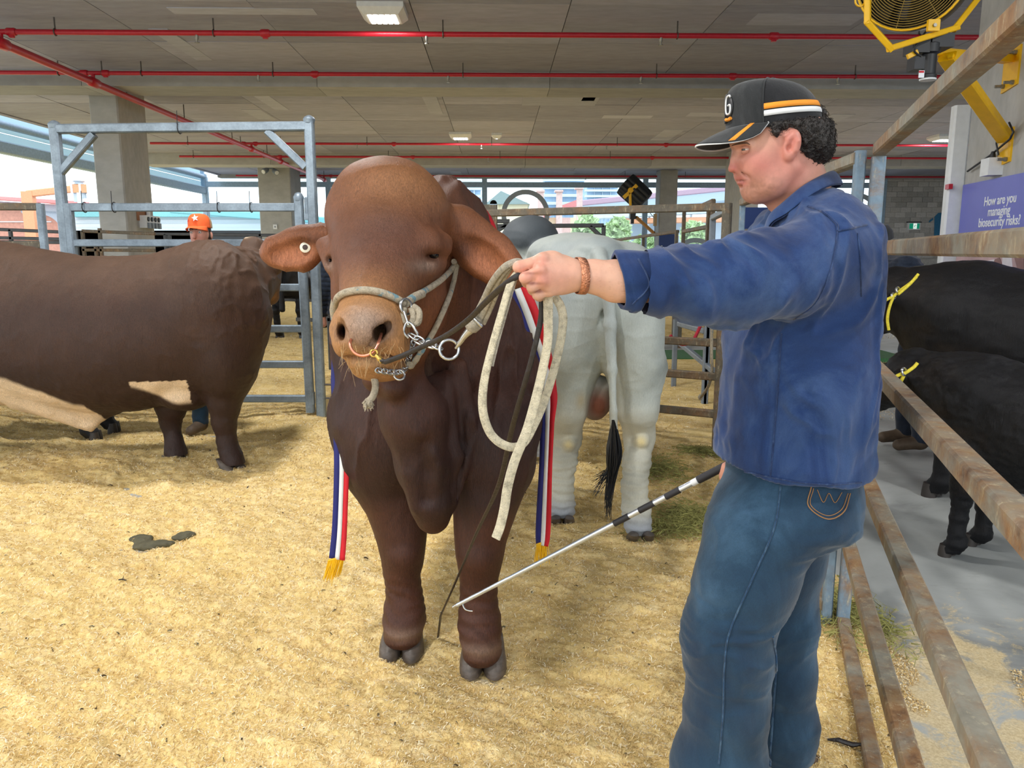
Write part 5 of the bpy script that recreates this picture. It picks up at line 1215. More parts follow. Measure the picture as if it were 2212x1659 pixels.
# jeans
jn = SDF(ax_grid(.22, .95, .0056), ax_grid(1.48, 2.12, .006), ax_grid(.04, 1.0, .0056))
jn.loft(2, [secz(1575, 1850, 990, .145, 1.80), secz(1572, 1848, 1030, .150, 1.80), secz(1556, 1848, 1065, .165, 1.80), secz(1550, 1835, 1110, .175, 1.80)], .05)
chain(jn, ((1655, 1090, 1.735, 96), (1640, 1150, 1.725, 104), (1610, 1250, 1.71, 98), (1572, 1370, 1.70, 86), (1575, 1430, 1.70, 80), (1570, 1520, 1.705, 80), (1554, 1660, 1.71, 94), (1548, 1800, 1.72, 106)), .05)
pell(jn, 1742, 1108, 1.735, 98, 70, .11, .06); pell(jn, 1742, 1108, 1.87, 95, 70, .11, .06)
chain(jn, ((1694, 1095, 1.90, 92), (1694, 1200, 1.92, 80), (1694, 1350, 1.94, 63), (1692, 1450, 1.95, 62), (1690, 1560, 1.96, 66), (1682, 1700, 1.97, 74), (1680, 1830, 1.98, 84)), .05)
def jean_disp(V, N):
    q = V+.08*np.stack([fbm(V*6, 2, 11), fbm(V*6, 2, 12), fbm(V*6, 2, 13)], 1)
    r = 1-np.abs(fbm(q*np.array([5, 5, 15]), 3, 71))*2.4; k = np.clip(blob(V, P(1590, 1410, 1.62), (.12, .15, .10))+blob(V, P(1780, 1150, 1.7), (.1, .2, .05))+.35, 0, 1)
    return np.clip(r, 0, 1)**2*.0075*k+fbm(V*8, 3, 72)*.005
jeans = keep(body('jeans', jn, M['denim'], None, None, jean_disp, 'jeans'), man); del jn
def seams():
    strip(((1687, 1046), (1672, 1140), (1625, 1250), (1576, 1365), (1565, 1440), (1562, 1540), (1553, 1650)), 'jeans', .0022, 'side_seam', M['denim_seam'])
    strip(((1669, 1375), (1676, 1440), (1670, 1540), (1662, 1655)), 'jeans', .003, 'inseam', M['denim_seam'])
    strip(((1752, 1052), (1746, 1093), (1786, 1121), (1822, 1106), (1836, 1066)), 'jeans', .0014, 'pocket_stitching', M['thread'])
    strip(((1757, 1055), (1751, 1091), (1786, 1114), (1817, 1101), (1831, 1066)), 'jeans', .0010, 'pocket_stitching', M['thread'])
    strip(((1765, 1058), (1778, 1085), (1790, 1066), (1803, 1086), (1818, 1064)), 'jeans', .0009, 'pocket_stitching', M['thread'])
    strip(((1744, 446), (1775, 458), (1806, 484), (1809, 500)), 'shirt', .0026, 'yoke_seam', M['shirt_seam'])
    strip(((1809, 500), (1838, 494), (1872, 486)), 'shirt', .0024, 'yoke_seam', M['shirt_seam'])
    strip(((1809, 500), (1802, 545), (1788, 600), (1760, 655), (1715, 690)), 'shirt', .0014, 'sleeve_seam', M['shirt_seam'])
    strip(((1688, 720), (1682, 820), (1674, 920), (1664, 1030)), 'shirt', .0020, 'shirt_side_seam', M['shirt_seam'])
    strip(((1852, 505), (1858, 560), (1860, 640)), 'shirt', .0016, 'back_pleat', M['shirt_seam'])
    strip(((1548, 1004), (1580, 1012), (1640, 1025), (1690, 1035), (1740, 1043), (1800, 1046), (1860, 1042)), 'shirt', .0022, 'hem', M['shirt_seam'])
    strip(((1378, 560), (1396, 592), (1402, 612), (1394, 630), (1366, 656)), 'cuff', .0016, 'cuff_stitching', M['shirt_seam'])
kids(man, seams)
# boots under the flared hems
def boots():
    for x, y, Y in ((P(1548, 1800, 1.72)[0], 1.72, 0), (P(1680, 1800, 1.98)[0], 1.98, 0)):
        s = SDF(ax_grid(x-.26, x+.12, .008), ax_grid(Y-1.0+.9 if False else y-.1, y+.1, .008), ax_grid(-.02, .2, .008)); s.rc((x+.02, y, .07), (x-.16, y, .045), .055, .042, .03); s.rc((x+.02, y, .07), (x+.02, y, .17), .05, .048, .03); s.ell((x-.06, y, .012), (.17, .05, .02), .01); body('boot', s, M['boot'])
kids(man, boots)
# collar
def collar():
    top = [(1652, 500, 1.80), (1664, 462, 1.770), (1690, 436, 1.748), (1730, 402, 1.738), (1766, 380, 1.752), (1792, 367, 1.795), (1795, 368, 1.84), (1775, 378, 1.88), (1730, 404, 1.885), (1690, 430, 1.87), (1662, 462, 1.845)]
    low = [(1655, 520, 1.775), (1668, 484, 1.742), (1702, 462, 1.716), (1745, 428, 1.705), (1785, 404, 1.728), (1812, 398, 1.79), (1815, 402, 1.85), (1790, 412, 1.90), (1735, 436, 1.91), (1690, 460, 1.895), (1664, 490, 1.86)]
    a = PX(top, 5); b = PX(low, 5); n = len(a); V = []; Fq = []
    for i in range(n):
        mid = (a[i]+b[i])/2; ctr = P(1735, 430, 1.81); o_ = mid-ctr; o_[2] = 0; o_ /= np.linalg.norm(o_)
        V += [a[i]-o_*.008+[0, 0, -.03], a[i]+[0, 0, .002], a[i]*.6+b[i]*.4+o_*.007, b[i]+o_*.003]
    for i in range(n-1):
        for k in range(3): Fq.append((i*4+k, (i+1)*4+k, (i+1)*4+k+1, i*4+k+1))
    me = np_mesh('collar', V, Fq); me.materials.append(M['shirt']); o = link('collar', me); o.modifiers.new('thick', 'SOLIDIFY').thickness = .0035; q = o.modifiers.new('sub', 'SUBSURF'); q.levels = 1; q.render_levels = 2
    MB().tube(b, .0016, 6).build('collar_edge', M['shirt_seam'], None, 60)
kids(man, collar)
CB = P(1671, 276.5, YC); cf = P(1570, 285, YC)-P(1772, 268, YC); ca = np.linalg.norm(cf)/2; cf /= np.linalg.norm(cf); cs = np.array([0, -1.0, 0]); cu = np.cross(cs, cf); cu = cu if cu[2] > 0 else -cu
# hair
ha = SDF(ax_grid(.46, .84, .003), ax_grid(1.68, 1.93, .003), ax_grid(1.42, 1.78, .003))
pell(ha, 1712, 288, YC, 78, 62, .090, .02); pell(ha, 1737, 314, YC, 50, 46, .080, .03); pell(ha, 1757, 325, YC, 28, 34, .06, .02); pell(ha, 1660, 280, YC, 40, 22, .084, .02)
chain(ha, ((1648, 284, 1.724, 12), (1668, 298, 1.722, 15), (1682, 314, 1.722, 11)), .02)
pell(ha, 1706, 324, YC-.09, 26, 44, .03, .015, 0, True); pell(ha, 1706, 324, YC+.09, 26, 44, .03, .015, 0, True)
pell(ha, 1625, 320, YC, 34, 40, .11, .02, 0, True); pell(ha, 1765, 244, YC, 17, 16, .03, .02)
ha.d = np.maximum(ha.d, ((ha.x-CB[0])[:, None, None]*cu[0]+(ha.y-CB[1])[None, :, None]*cu[1]+(ha.z-CB[2])[None, None, :]*cu[2]-.004).astype(np.float32))
pell(ha, 1768, 246, YC, 13, 15, .025, .01)
keep(body('hair', ha, M['hair'], None, None, lambda V, N: fbm(V*95, 3, 81)*.007+fbm(V*260, 2, 82)*.002), man); del ha
# loose curls over the hair
def curls():
    ho = [o for o in man.children if base(o) == 'hair'][0]; n = len(ho.data.vertices); V = np.zeros(n*3, np.float32); ho.data.vertices.foreach_get('co', V); V = V.reshape(-1, 3); Nn = np.zeros(n*3, np.float32); ho.data.vertices.foreach_get('normal', Nn); Nn = Nn.reshape(-1, 3)
    m = MB(); r2 = np.random.RandomState(9)
    for i_ in r2.choice(n, 2600):
        if Nn[i_] @ np.array([0, -1, 0]) < -.3: continue
        p = V[i_].astype(float); nn = Nn[i_].astype(float); t = np.cross(nn, r2.normal(0, 1, 3)+np.array([0, 0, -.8])); t /= max(np.linalg.norm(t), 1e-6); b = np.cross(nn, t); k = r2.uniform(.003, .007); w = r2.choice([-1, 1])
        pts = [p+nn*(.0005+k*.45*math.sin(a))+t*k*1.3*(a/2.6)+b*w*k*(1-math.cos(a))*.6 for a in (0, .9, 1.8, 2.7)]
        m.tube(pts, [.0007, .0007, .0006, .0002], 3, cap=False)
    o = m.build('curls', M['hair'], None, 80); o['kind'] = 'stuff'
kids(man, curls); nest(man, 'hair', ('curls',))
# eyes and brows
def eyes():
    for sg in (-1, 1):
        c = P(1613.5, 322.5, YC+sg*.0362); r = .0108
        MB().lathe(c, (-1, sg*.35, -.1), [(-r*math.cos(a), r*math.sin(a)+1e-5) for a in np.linspace(0, math.pi, 14)], 20).build('eye', M['eye_white'], None, 80)
        ax = np.array([-1, sg*.40, -.30]); ax /= np.linalg.norm(ax); MB().lathe(c+ax*.0092, ax, [(0, .0058), (.0012, .005), (.0018, .001)], 16).build('iris', M['iris'], None, 60)
        for nm, a0, a1 in (('eyelid', 1, 112), ('eyelid', -75, -16)):          # shells over the ball, above and below the slit
            V = []; Fq = []; na, nb_ = 9, 15
            for i_ in range(na):
                el = math.radians(a0+(a1-a0)*i_/(na-1))
                for k_ in range(nb_):
                    az = math.radians(-85+170*k_/(nb_-1)); fw = np.array([-1, sg*.75, 0]); fw /= np.linalg.norm(fw); lt = np.array([fw[1], -fw[0], 0]); e2 = el*(1-.55*abs(math.sin(az))**3 if i_ == (0 if a0 > 0 else na-1) else 1)
                    V.append(c+(r+.0007)*(fw*math.cos(e2)*math.cos(az)+lt*math.cos(e2)*math.sin(az)+np.array([0, 0, 1])*math.sin(e2)))
            for i_ in range(na-1):
                for k_ in range(nb_-1): Fq.append((i_*nb_+k_, i_*nb_+k_+1, (i_+1)*nb_+k_+1, (i_+1)*nb_+k_))
            me = np_mesh(nm, V, Fq); me.materials.append(M['lid']); link(nm, me).modifiers.new('thick', 'SOLIDIFY').thickness = .0012
    p = [drape(x, y, 'head', .0012) for x, y in ((1582, 314), (1590, 311), (1602, 309), (1614, 309), (1620, 312))]
    MB().tube([q for q in p if q is not None], [.001, .0019, .0021, .0017, .0008], 6).build('eyebrow', M['brow'], None, 60)
M['brow'] = plain('brown_brow', lin(96, 66, 52), .7); M['iris'] = plain('grey_iris', (.05, .06, .06), .15); M['lid'] = plain('eyelid_skin', lin(198, 142, 124), .5)
kids(man, eyes)
def crown(ph, t, off=0.0):
    w = (1+math.cos(ph))/2; p = 2.15+3.6*w**2.5; r = max(1-max(t, 0)**p, 0)**(1/p); h = .100+.004*w
    b = CB+cf*(ca*math.cos(ph)*r)+cs*(.081*math.sin(ph)*r)+cu*(h*t)
    if off:
        e = b-(CB+cu*h*.2); b = b+e/np.linalg.norm(e)*off
    return b
def cap():
    n = 60; ts = [-.06, 0, .1, .2, .3, .4, .5, .6, .7, .78, .85, .91, .95, .98, 1.0]
    for nm, lo, hi, m in (('front_panel', -1.12, 1.12, M['cap_cloth']), ('mesh_back', 1.12, 2*math.pi-1.12, M['cap_mesh'])):
        V = []; Fq = []
        for t in ts:
            for j in range(n+1): V.append(crown(lo+(hi-lo)*j/n, t))
        for i in range(len(ts)-1):
            for j in range(n): Fq.append((i*(n+1)+j, i*(n+1)+j+1, (i+1)*(n+1)+j+1, (i+1)*(n+1)+j))
        me = np_mesh(nm, V, Fq); me.materials.append(m); link(nm, me).modifiers.new('thick', 'SOLIDIFY').thickness = .0022
    for t0, t1, m, nm in ((.30, .415, M['orange'], 'orange_stripe'), (.165, .275, M['white_cloth'], 'white_stripe')):
        for sg in (1, -1):
            V = []; Fq = []
            for j in range(31):
                ph = sg*(1.13+(2.9-1.13)*j/30); k = .05*j/30
                V += [crown(ph, t0+k, .0015), crown(ph, (t0+t1)/2+k, .002), crown(ph, t1+k, .0015)]
            for j in range(30): Fq += [(j*3, j*3+3, j*3+4, j*3+1), (j*3+1, j*3+4, j*3+5, j*3+2)]
            me = np_mesh(nm, V, Fq); me.materials.append(m); link(nm, me).modifiers.new('thick', 'SOLIDIFY').thickness = .001
    MB().tube([crown(1.12, t, .001) for t in ts[1:]], .0016, 6).build('panel_seam', M['cap_cloth'], None, 60)
    MB().lathe(crown(0, 1.0, -.002), cu, [(0, .008), (.004, .007), (.006, .002)], 14).build('top_button', M['cap_cloth'], None, 60)
    # round badge on the front with its letter
    V = [crown(.0, .50, .002)]; Fq = []; k = 28
    for j in range(k): V.append(crown(.40*math.cos(2*math.pi*j/k), .47+.30*math.sin(2*math.pi*j/k), .0022))
    m = MB().add(V, [(0, 1+j, 1+(j+1) % k) for j in range(k)]); m.build('badge', M['black_plastic'], None, 60).modifiers.new('thick', 'SOLIDIFY').thickness = .001
    def glyph(pts, r, mm, nm): MB().tube([crown(a, t, .0038) for a, t in spline(pts, 5)], r, 6).build(nm, mm, None, 60)
    glyph([(.30, .66), (.24, .70), (.12, .66), (.10, .50), (.13, .36), (.24, .33), (.31, .38), (.31, .50), (.22, .50)], .0022, M['white_cloth'], 'badge_letter')
    glyph([(.33, .24), (.22, .22), (.10, .24)], .004, M['orange'], 'badge_bar')
    # brim
    V = []; Fq = []; ns, nt = 40, 14
    def brim(sx, t):
        ph = sx*1.22; root = crown(ph, .0, -.001); out = .070*max(1-abs(sx)**2.4, 0)**.75; d = cf*1.0+cs*math.sin(ph)*.30; d /= np.linalg.norm(d)
        return root+d*out*t+cu*((-.020*t-.008*t*t-.034*(abs(sx)**2)*(t**.8))*max(1-abs(sx)**2.6, 0)**.5+.002)-cs*0
    for i in range(nt+1):
        for j in range(ns+1): V.append(brim(-1+2*j/ns, i/nt))
    for i in range(nt):
        for j in range(ns): Fq.append((i*(ns+1)+j, i*(ns+1)+j+1, (i+1)*(ns+1)+j+1, (i+1)*(ns+1)+j))
    me = np_mesh('brim', V, Fq); me.materials.append(M['cap_cloth']); o = link('brim', me); o.modifiers.new('thick', 'SOLIDIFY').thickness = .004
    MB().tube([brim(-1+2*j/40, 1.0)+cu*.0015 for j in range(41)], .0022, 6).build('brim_piping', M['white_cloth'], None, 60)
    V = []; Fq = []
    for i in range(6):
        for j in range(4): V.append(brim(.69+.075*j/3-.04*i/5, .02+.96*i/5)+cu*.0030)
    for i in range(5):
        for j in range(3): Fq.append((i*4+j, i*4+j+1, (i+1)*4+j+1, (i+1)*4+j))
    me = np_mesh('orange_tab', V, Fq); me.materials.append(M['orange']); tb = link('orange_tab', me).modifiers.new('thick', 'SOLIDIFY'); tb.thickness = .006; tb.offset = 0
kids(man, cap)
# copper bracelet
def bangle():
    A_ = P(1254, 596, 1.540); ax = P(1325, 602, 1.555)-A_; ax /= np.linalg.norm(ax); up = np.array([.10, 0, 1.0]); up -= ax*(up@ax); up /= np.linalg.norm(up); sd = np.cross(ax, up); n = 56; V = []; Fq = []
    for t, r in ((-.0085, .0345), (-.0085, .0362), (0, .0368), (.0085, .0362), (.0085, .0345)):
        for j in range(n):
            a = 2*math.pi*j/n; V.append(A_+ax*(t+.004*-math.cos(a))+up*r*math.cos(a)+sd*r*math.sin(a))
    for i in range(5):
        for j in range(n): Fq.append((i*n+j, i*n+(j+1) % n, ((i+1) % 5)*n+(j+1) % n, ((i+1) % 5)*n+j))
    me = np_mesh('bracelet', V, Fq); me.materials.append(M['copper_band']); link('bracelet', me)
br = tag(empty('bracelet', tuple(P(1254, 596, 1.54)), 0), 'engraved copper bangle on the handler\'s wrist', 'bracelet')
kids(br, bangle)

nest(man, 'cap', ('front_panel', 'mesh_back', 'orange_stripe', 'white_stripe', 'panel_seam', 'top_button', 'badge', 'badge_letter', 'badge_bar', 'brim', 'brim_piping', 'orange_tab'), True)
nest(man, 'shirt', ('cuff', 'collar', 'collar_edge', 'yoke_seam', 'sleeve_seam', 'shirt_side_seam', 'back_pleat', 'hem', 'cuff_stitching'))
nest(man, 'jeans', ('side_seam', 'inseam', 'pocket_stitching'))
# ------------------------------------------------------------------ halter, leads, ribbon and stick
def dr(pts, key='bull', off=.008, n=6):
    out = []; last = None
    for x, y in spline(pts, n):
        q = drape(x, y, key, off)
        if q is None: q = P(x, y, last[1]) if last is not None else None
        if q is not None: out.append(q); last = q
    return smooth_path(out)
def smooth_path(p, it=3):
    p = [np.array(q) for q in p]
    for _ in range(it): p = [p[0]]+[(p[i-1]+2*p[i]+p[i+1])/4 for i in range(1, len(p)-1)]+[p[-1]]
    return p
hl = tag(empty('halter', tuple(P(868, 660, 2.0)), 0), 'pale rope halter with steel rings on the big brown bull\'s head', 'halter')
def lnk(m, c, d, nrm, L=.026, W=.015, r=.0028):
    """one oval chain link"""
    d = np.array(d, float); d /= np.linalg.norm(d); nrm = np.array(nrm, float); nrm -= d*(nrm@d); nrm /= np.linalg.norm(nrm); sd = np.cross(d, nrm); pts = []
    for k in range(17):
        a = 2*math.pi*k/16; pts.append(np.array(c)+d*(L/2-W/2)*np.sign(math.cos(a))*min(1, abs(math.cos(a))*2)+d*W/2*math.cos(a)+sd*W/2*math.sin(a))
    m.tube(pts, r, 7, cap=False); return m
RING = {}
def halter():
    nb = dr(((727, 668), (733, 648), (748, 637), (775, 632), (805, 633), (835, 641), (858, 652), (868, 660)), off=.008)
    MB().tube(nb, .0098, 10).build('nose_band', M['rope'], None, 80)
    MB().tube(dr(((868, 660), (884, 645), (902, 634)), off=.012), [.012]*13, 10).build('rope_splice', M['rope'], None, 80)
    MB().tube(dr(((880, 648), (900, 634), (930, 616), (958, 596), (976, 576), (985, 562)), off=.008), .0092, 10).build('cheek_rope', M['rope'], None, 80)
    lft = [P(729, 662, nb[0][1]+.015), P(723, 672, nb[0][1]+.05), P(724, 690, nb[0][1]+.07)]
    MB().tube(spline(lft, 5), .011, 10).build('rope_loop', M['rope'], None, 80); MB().tube([P(722, 650, nb[0][1]+.03), P(719, 668, nb[0][1]+.05), P(722, 690, nb[0][1]+.06)], .010, 10).build('rope_loop', M['rope'], None, 80)
    c = nb[-1]+[.006, -.012, -.006]
    MB().ring(c, (.75, -.55, .15), .020, .0042, 24, 8).build('halter_ring', M['chrome'], None, 80)
    kn = c+[.012, -.004, -.014]
    m = MB().tube(spline([kn+[-.016, 0, .012], kn+[-.018, -.006, -.016], kn+[-.002, -.008, -.030], kn+[.008, -.004, -.012], kn+[.002, 0, .012]], 6), .0085, 10); m.build('rope_knot', M['rope'], None, 80)
    m = MB().tube(spline([kn+[.006, .004, .016], kn+[.022, -.002, .002], kn+[.020, -.006, -.024], kn+[.006, -.004, -.030]], 6), .0085, 10); m.build('rope_knot', M['rope'], None, 80)
    e = kn+[.004, -.014, -.006]; y0 = e[1]
    a = P(872, 672, y0); b = P(882, 702, y0-.004); l1 = P(872, 718, y0-.004); l2 = P(900, 718, y0-.004); l3 = P(882, 730, y0); l4 = P(903, 728, y0)
    MB().tube(spline([a, (a+b)/2, b], 5), [.0035]*11, 8).build('steel_hook', M['chrome'], None, 80)
    MB().tube(spline([l3, l1, b+[-.006, 0, .004], b+[.006, 0, .004], l2, l4], 6), .0038, 8).build('steel_shackle', M['chrome'], None, 80)
    ch = [P(x, y, Y) for x, y, Y in ((893, 727, y0-.005), (905, 735, y0-.012), (918, 741, y0-.02), (931, 744, y0-.028), (944, 750, y0-.034))]
    for i in range(len(ch)):
        d = ch[min(i+1, len(ch)-1)]-ch[max(i-1, 0)]; lnk(MB(), ch[i], d, (0, -1, .3) if i % 2 else (.2, -.3, 1), .030, .017, .0030).build('chain_link', M['chrome'], None, 80)
    RING['big'] = P(970, 755, y0-.042); MB().ring(RING['big'], (.25, -1, .1), Rm(21, RING['big']), .0042, 32, 8).build('lead_ring', M['chrome'], None, 80)
    ch = dr(((893, 733), (888, 745), (884, 757), (878, 770), (880, 782), (873, 795), (862, 803), (850, 802), (838, 800), (826, 798), (813, 796)), off=.007, n=2)
    for i in range(len(ch)-1):
        d = ch[i+1]-ch[i]; lnk(MB(), (ch[i]+ch[i+1])/2, d, (0, -1, .2) if i % 2 else (.6, -.3, .6), np.linalg.norm(d)*1.5+.005, .013, .0024).build('chain_link', M['chrome'], None, 80)
    MB().ring(ch[13 if len(ch) > 14 else -3]+[.004, -.008, -.006], (.3, -.8, .5), .014, .003, 20, 7).build('chin_ring', M['chrome'], None, 80)
    back = dr(((985, 565), (976, 605), (962, 645), (945, 685), (928, 720), (908, 752), (890, 780), (878, 792)), off=.010)
    n = len(back); MB().tube(back, [.0085 if i < n*.6 else .0085+.003*math.sin(i*1.7)*.4 for i in range(n)], 10).build('throat_rope', M['rope'], None, 80)
    y1 = 2.0; t = [P(*q) for q in spline([(806, 798, 2.02), (808, 815, 1.995), (811, 835, 1.985), (806, 855, 1.975), (797, 866, 1.97)], 6)]
    MB().tube(t, .0092, 10).build('rope_tail', M['rope'], None, 80)
    m = MB(); r2 = np.random.RandomState(3); q = P(795, 872, 1.968)
    for i in range(26):
        d = r2.normal(0, 1, 3); d /= np.linalg.norm(d); m.tube([q+d*.004, q+d*.012+r2.normal(0, .003, 3), q+d*.017+[0, 0, -.006]], [.0028, .0026, .0012], 5)
    m.lathe(q, (0, 0, 1), [(-.012, .004), (-.008, .011), (0, .0135), (.008, .011), (.012, .004)], 12).build('frayed_knot', M['rope'], None, 80)
kids(hl, halter)
# copper nose ring, brass clip
NR = P(786, 745, 1.905)
nr = tag(empty('nose_ring', tuple(NR), 0), 'copper ring through the big bull\'s nose with a brass snap clip', 'nose ring')
def nose():
    h = drape(787, 735, 'bull', 0); c = np.array([P(786, 737, h[1]-.004)[0], h[1]-.012, P(786, 737, h[1])[2]]); r = Rm(31, c); c = P(786, 736, h[1]-.014)
    pts = []
    for a in np.linspace(math.radians(200-38), math.radians(340+38), 30): pts.append(c+np.array([r*math.cos(a), -.012*max(0, -math.sin(a))+.010*(math.sin(a)+.6)+.11*max(0, math.sin(a)+.12), r*math.sin(a)]))
    MB().tube(pts, .0037, 10).build('copper_ring', M['copper'], None, 80)
    b = pts[len(pts)*11//16]+[0, -.002, 0]; NOSE['clip0'] = b; e = P(827, 781, b[1]-.012); NOSE['clip1'] = e; d = (e-b)/np.linalg.norm(e-b)
    m = MB().ring(b+d*.004, (.3, -.9, .2), .0085, .0024, 18, 7); m.tube([b+d*.012, b+d*.022], [.0055, .006], 10); m.tube([b+d*.022, b+d*.036], [.0072, .0066], 10); m.tube([b+d*.036, e], [.0042, .0044], 10); m.tube([b+d*.026+[0, -.006, 0], b+d*.03+[0, -.012, -.006]], .0022, 6); m.build('brass_clip', M['brass'], None, 60)
NOSE = {}
kids(nr, nose)
def band(pts, w, th, m, name, lab, cat, nrm=(0, -1, 0), twist=None, parent=None):
    """flat strap through points"""
    p = [np.array(q, float) for q in pts]; n = len(p); V = []; Fq = []
    for i in range(n):
        t = p[min(i+1, n-1)]-p[max(i-1, 0)]; t /= np.linalg.norm(t); nn = np.array(nrm, float)
        if twist: a = twist(i/(n-1)); nn = nn*math.cos(a)+np.cross(t, nn)*math.sin(a)
        nn -= t*(nn@t); nn /= np.linalg.norm(nn); sd = np.cross(t, nn); ww = w[i] if hasattr(w, '__len__') else w; c = min(th, ww)*.3
        for a, b in ((-1, -1), (-1, 1), (1, 1), (1, -1)):
            V.append(p[i]+sd*(a*ww/2)+nn*(b*(th/2-c))); V.append(p[i]+sd*(a*(ww/2-c))+nn*(b*th/2)) if b == a else V.append(p[i]+sd*(a*(ww/2-c))+nn*(b*th/2))
    k = 8; order = [0, 2, 3, 5, 4, 6, 7, 1]
    order = [1, 0, 2, 3, 5, 4, 6, 7]
    V = np.array(V).reshape(n, 8, 3)[:, order].reshape(-1, 3)
    Fq = [(i*k+j, i*k+(j+1) % k, (i+1)*k+(j+1) % k, (i+1)*k+j) for i in range(n-1) for j in range(k)]
    o = MB().add(V, Fq+[tuple(range(k)), tuple((n-1)*k+j for j in range(k-1, -1, -1))]).build(name, m, parent, 50)
    return tag(o, lab, cat) if lab else o
# leather lead from the nose to the hand and down to the ground
ll = tag(empty('leather_lead', tuple(PZ(948, 1362, 0)), 0), 'long dark leather lead from the nose ring through the hand to the ground', 'lead')
def lead():
    e = NOSE['clip1']; y = e[1]
    band([e+[-.004, 0, .003]]+PX([(832, 782, y-.012), (870, 768, y-.03), (905, 752, y-.05), (960, 727, y-.11), (1010, 692, y-.19), (1050, 652, y-.26), (1085, 620, y-.33), (1118, 596, 1.500), (1142, 588, 1.515)], 6), .0125, .0045, M['leather'], 'strap', None, None)
    m = MB().ring(e+[.002, -.002, 0], (0, .5, 1), .008, .0032, 16, 6); m.build('loop_end', M['leather'], None, 60)
    m = MB()
    tl = PX([(1170, 645, 1.545), (1168, 690, 1.55), (1150, 770, 1.56), (1130, 840, 1.59), (1105, 930, 1.66), (1078, 1045, 1.80), (1030, 1150, 2.02), (985, 1255, 2.30), (952, 1330, 2.56)], 7)
    g_ = PZ(948, 1360, .02); tl += [np.array([g_[0], g_[1]-.03, gz(g_[0], g_[1])+.012])]
    band(tl, .0115, .004, M['leather'], 'strap_tail', None, None, (.3, -1, 0), lambda t: .7*math.sin(t*5))
kids(ll, lead)
# cotton lead: doubled web from the ring, loops hanging from the hand
rl = tag(empty('rope_lead', tuple(P(1040, 680, 1.7)), 0), 'grey cotton rope lead hanging in loops from the handler\'s fist', 'lead')
def rlead():
    b = RING['big']; y = b[1]
    MB().tube(PX([(984, 752, y-.002), (992, 742, y-.008), (1003, 726, y-.014), (1016, 712, y-.02)], 4), [.0035, .004, .005, .006, .0065, .007, .0075, .008, .0085, .009, .010, .011, .012], 8).build('snap_hook', M['chrome'], None, 60)
    kn = P(1024, 699, y-.03); MB().lathe(kn, P(1040, 672, y-.05)-kn, [(-.022, .006), (-.016, .017), (.0, .021), (.014, .019), (.024, .012)], 14).build('knot', M['webbing'], None, 60)
    m = MB().lathe(P(1021, 684, y-.055), P(1041, 706, y-.055)-P(1021, 684, y-.055), [(0, .003), (.001, .0042), (np.linalg.norm(P(1041, 706, y-.055)-P(1021, 684, y-.055)), .0042), (np.linalg.norm(P(1041, 706, y-.055)-P(1021, 684, y-.055))+.001, .003)], 10); m.build('metal_keeper', M['chrome'], None, 60)
    for dx, dy, dY in ((-4, -4, 0), (7, 3, .004), (16, 8, .012)):
        band(PX([(1028+dx, 690+dy, y-.035), (1046+dx*.9, 655+dy, y-.10+dY), (1066+dx*.8, 612+dy*.6, (y+1.52)/2-.06+dY), (1090+dx*.5, 580+dy*.4, 1.535+dY), (1112, 566, 1.525+dY), (1130, 566, 1.55)], 7), .0135, .006, M['webbing'], 'web_strand', None, None, (-.2, -1, .2), lambda t: .5*math.sin(t*4))
    band(PX([(1128, 580, 1.535), (1104, 610, 1.505), (1082, 680, 1.50), (1060, 760, 1.50), (1045, 830, 1.50), (1043, 885, 1.50), (1056, 930, 1.505), (1078, 955, 1.51), (1106, 966, 1.52), (1130, 958, 1.53), (1150, 925, 1.54), (1178, 860, 1.55), (1204, 770, 1.55), (1216, 700, 1.55), (1212, 665, 1.55), (1198, 640, 1.55)], 8), .0175, .0055, M['webbing_pale'], 'loop_strand', None, None, (-.3, -1, 0), lambda t: .55*math.sin(t*9+.5))
    band(PX([(1112, 600, 1.515), (1100, 640, 1.512), (1086, 690, 1.512), (1072, 740, 1.510), (1060, 790, 1.508)], 7), .012, .005, M['webbing'], 'loop_strand', None, None, (-.3, -1, 0))
    band(PX([(1184, 640, 1.535), (1184, 690, 1.53), (1183, 740, 1.53), (1172, 800, 1.525), (1158, 860, 1.52), (1138, 930, 1.515), (1112, 995, 1.51), (1097, 1050, 1.51), (1090, 1095, 1.51), (1081, 1135, 1.51), (1071, 1163, 1.51)], 8), .0195, .005, M['webbing_pale'], 'tail_strand', None, None, (-.2, -1, 0), lambda t: .35*math.sin(t*7))
kids(rl, rlead)
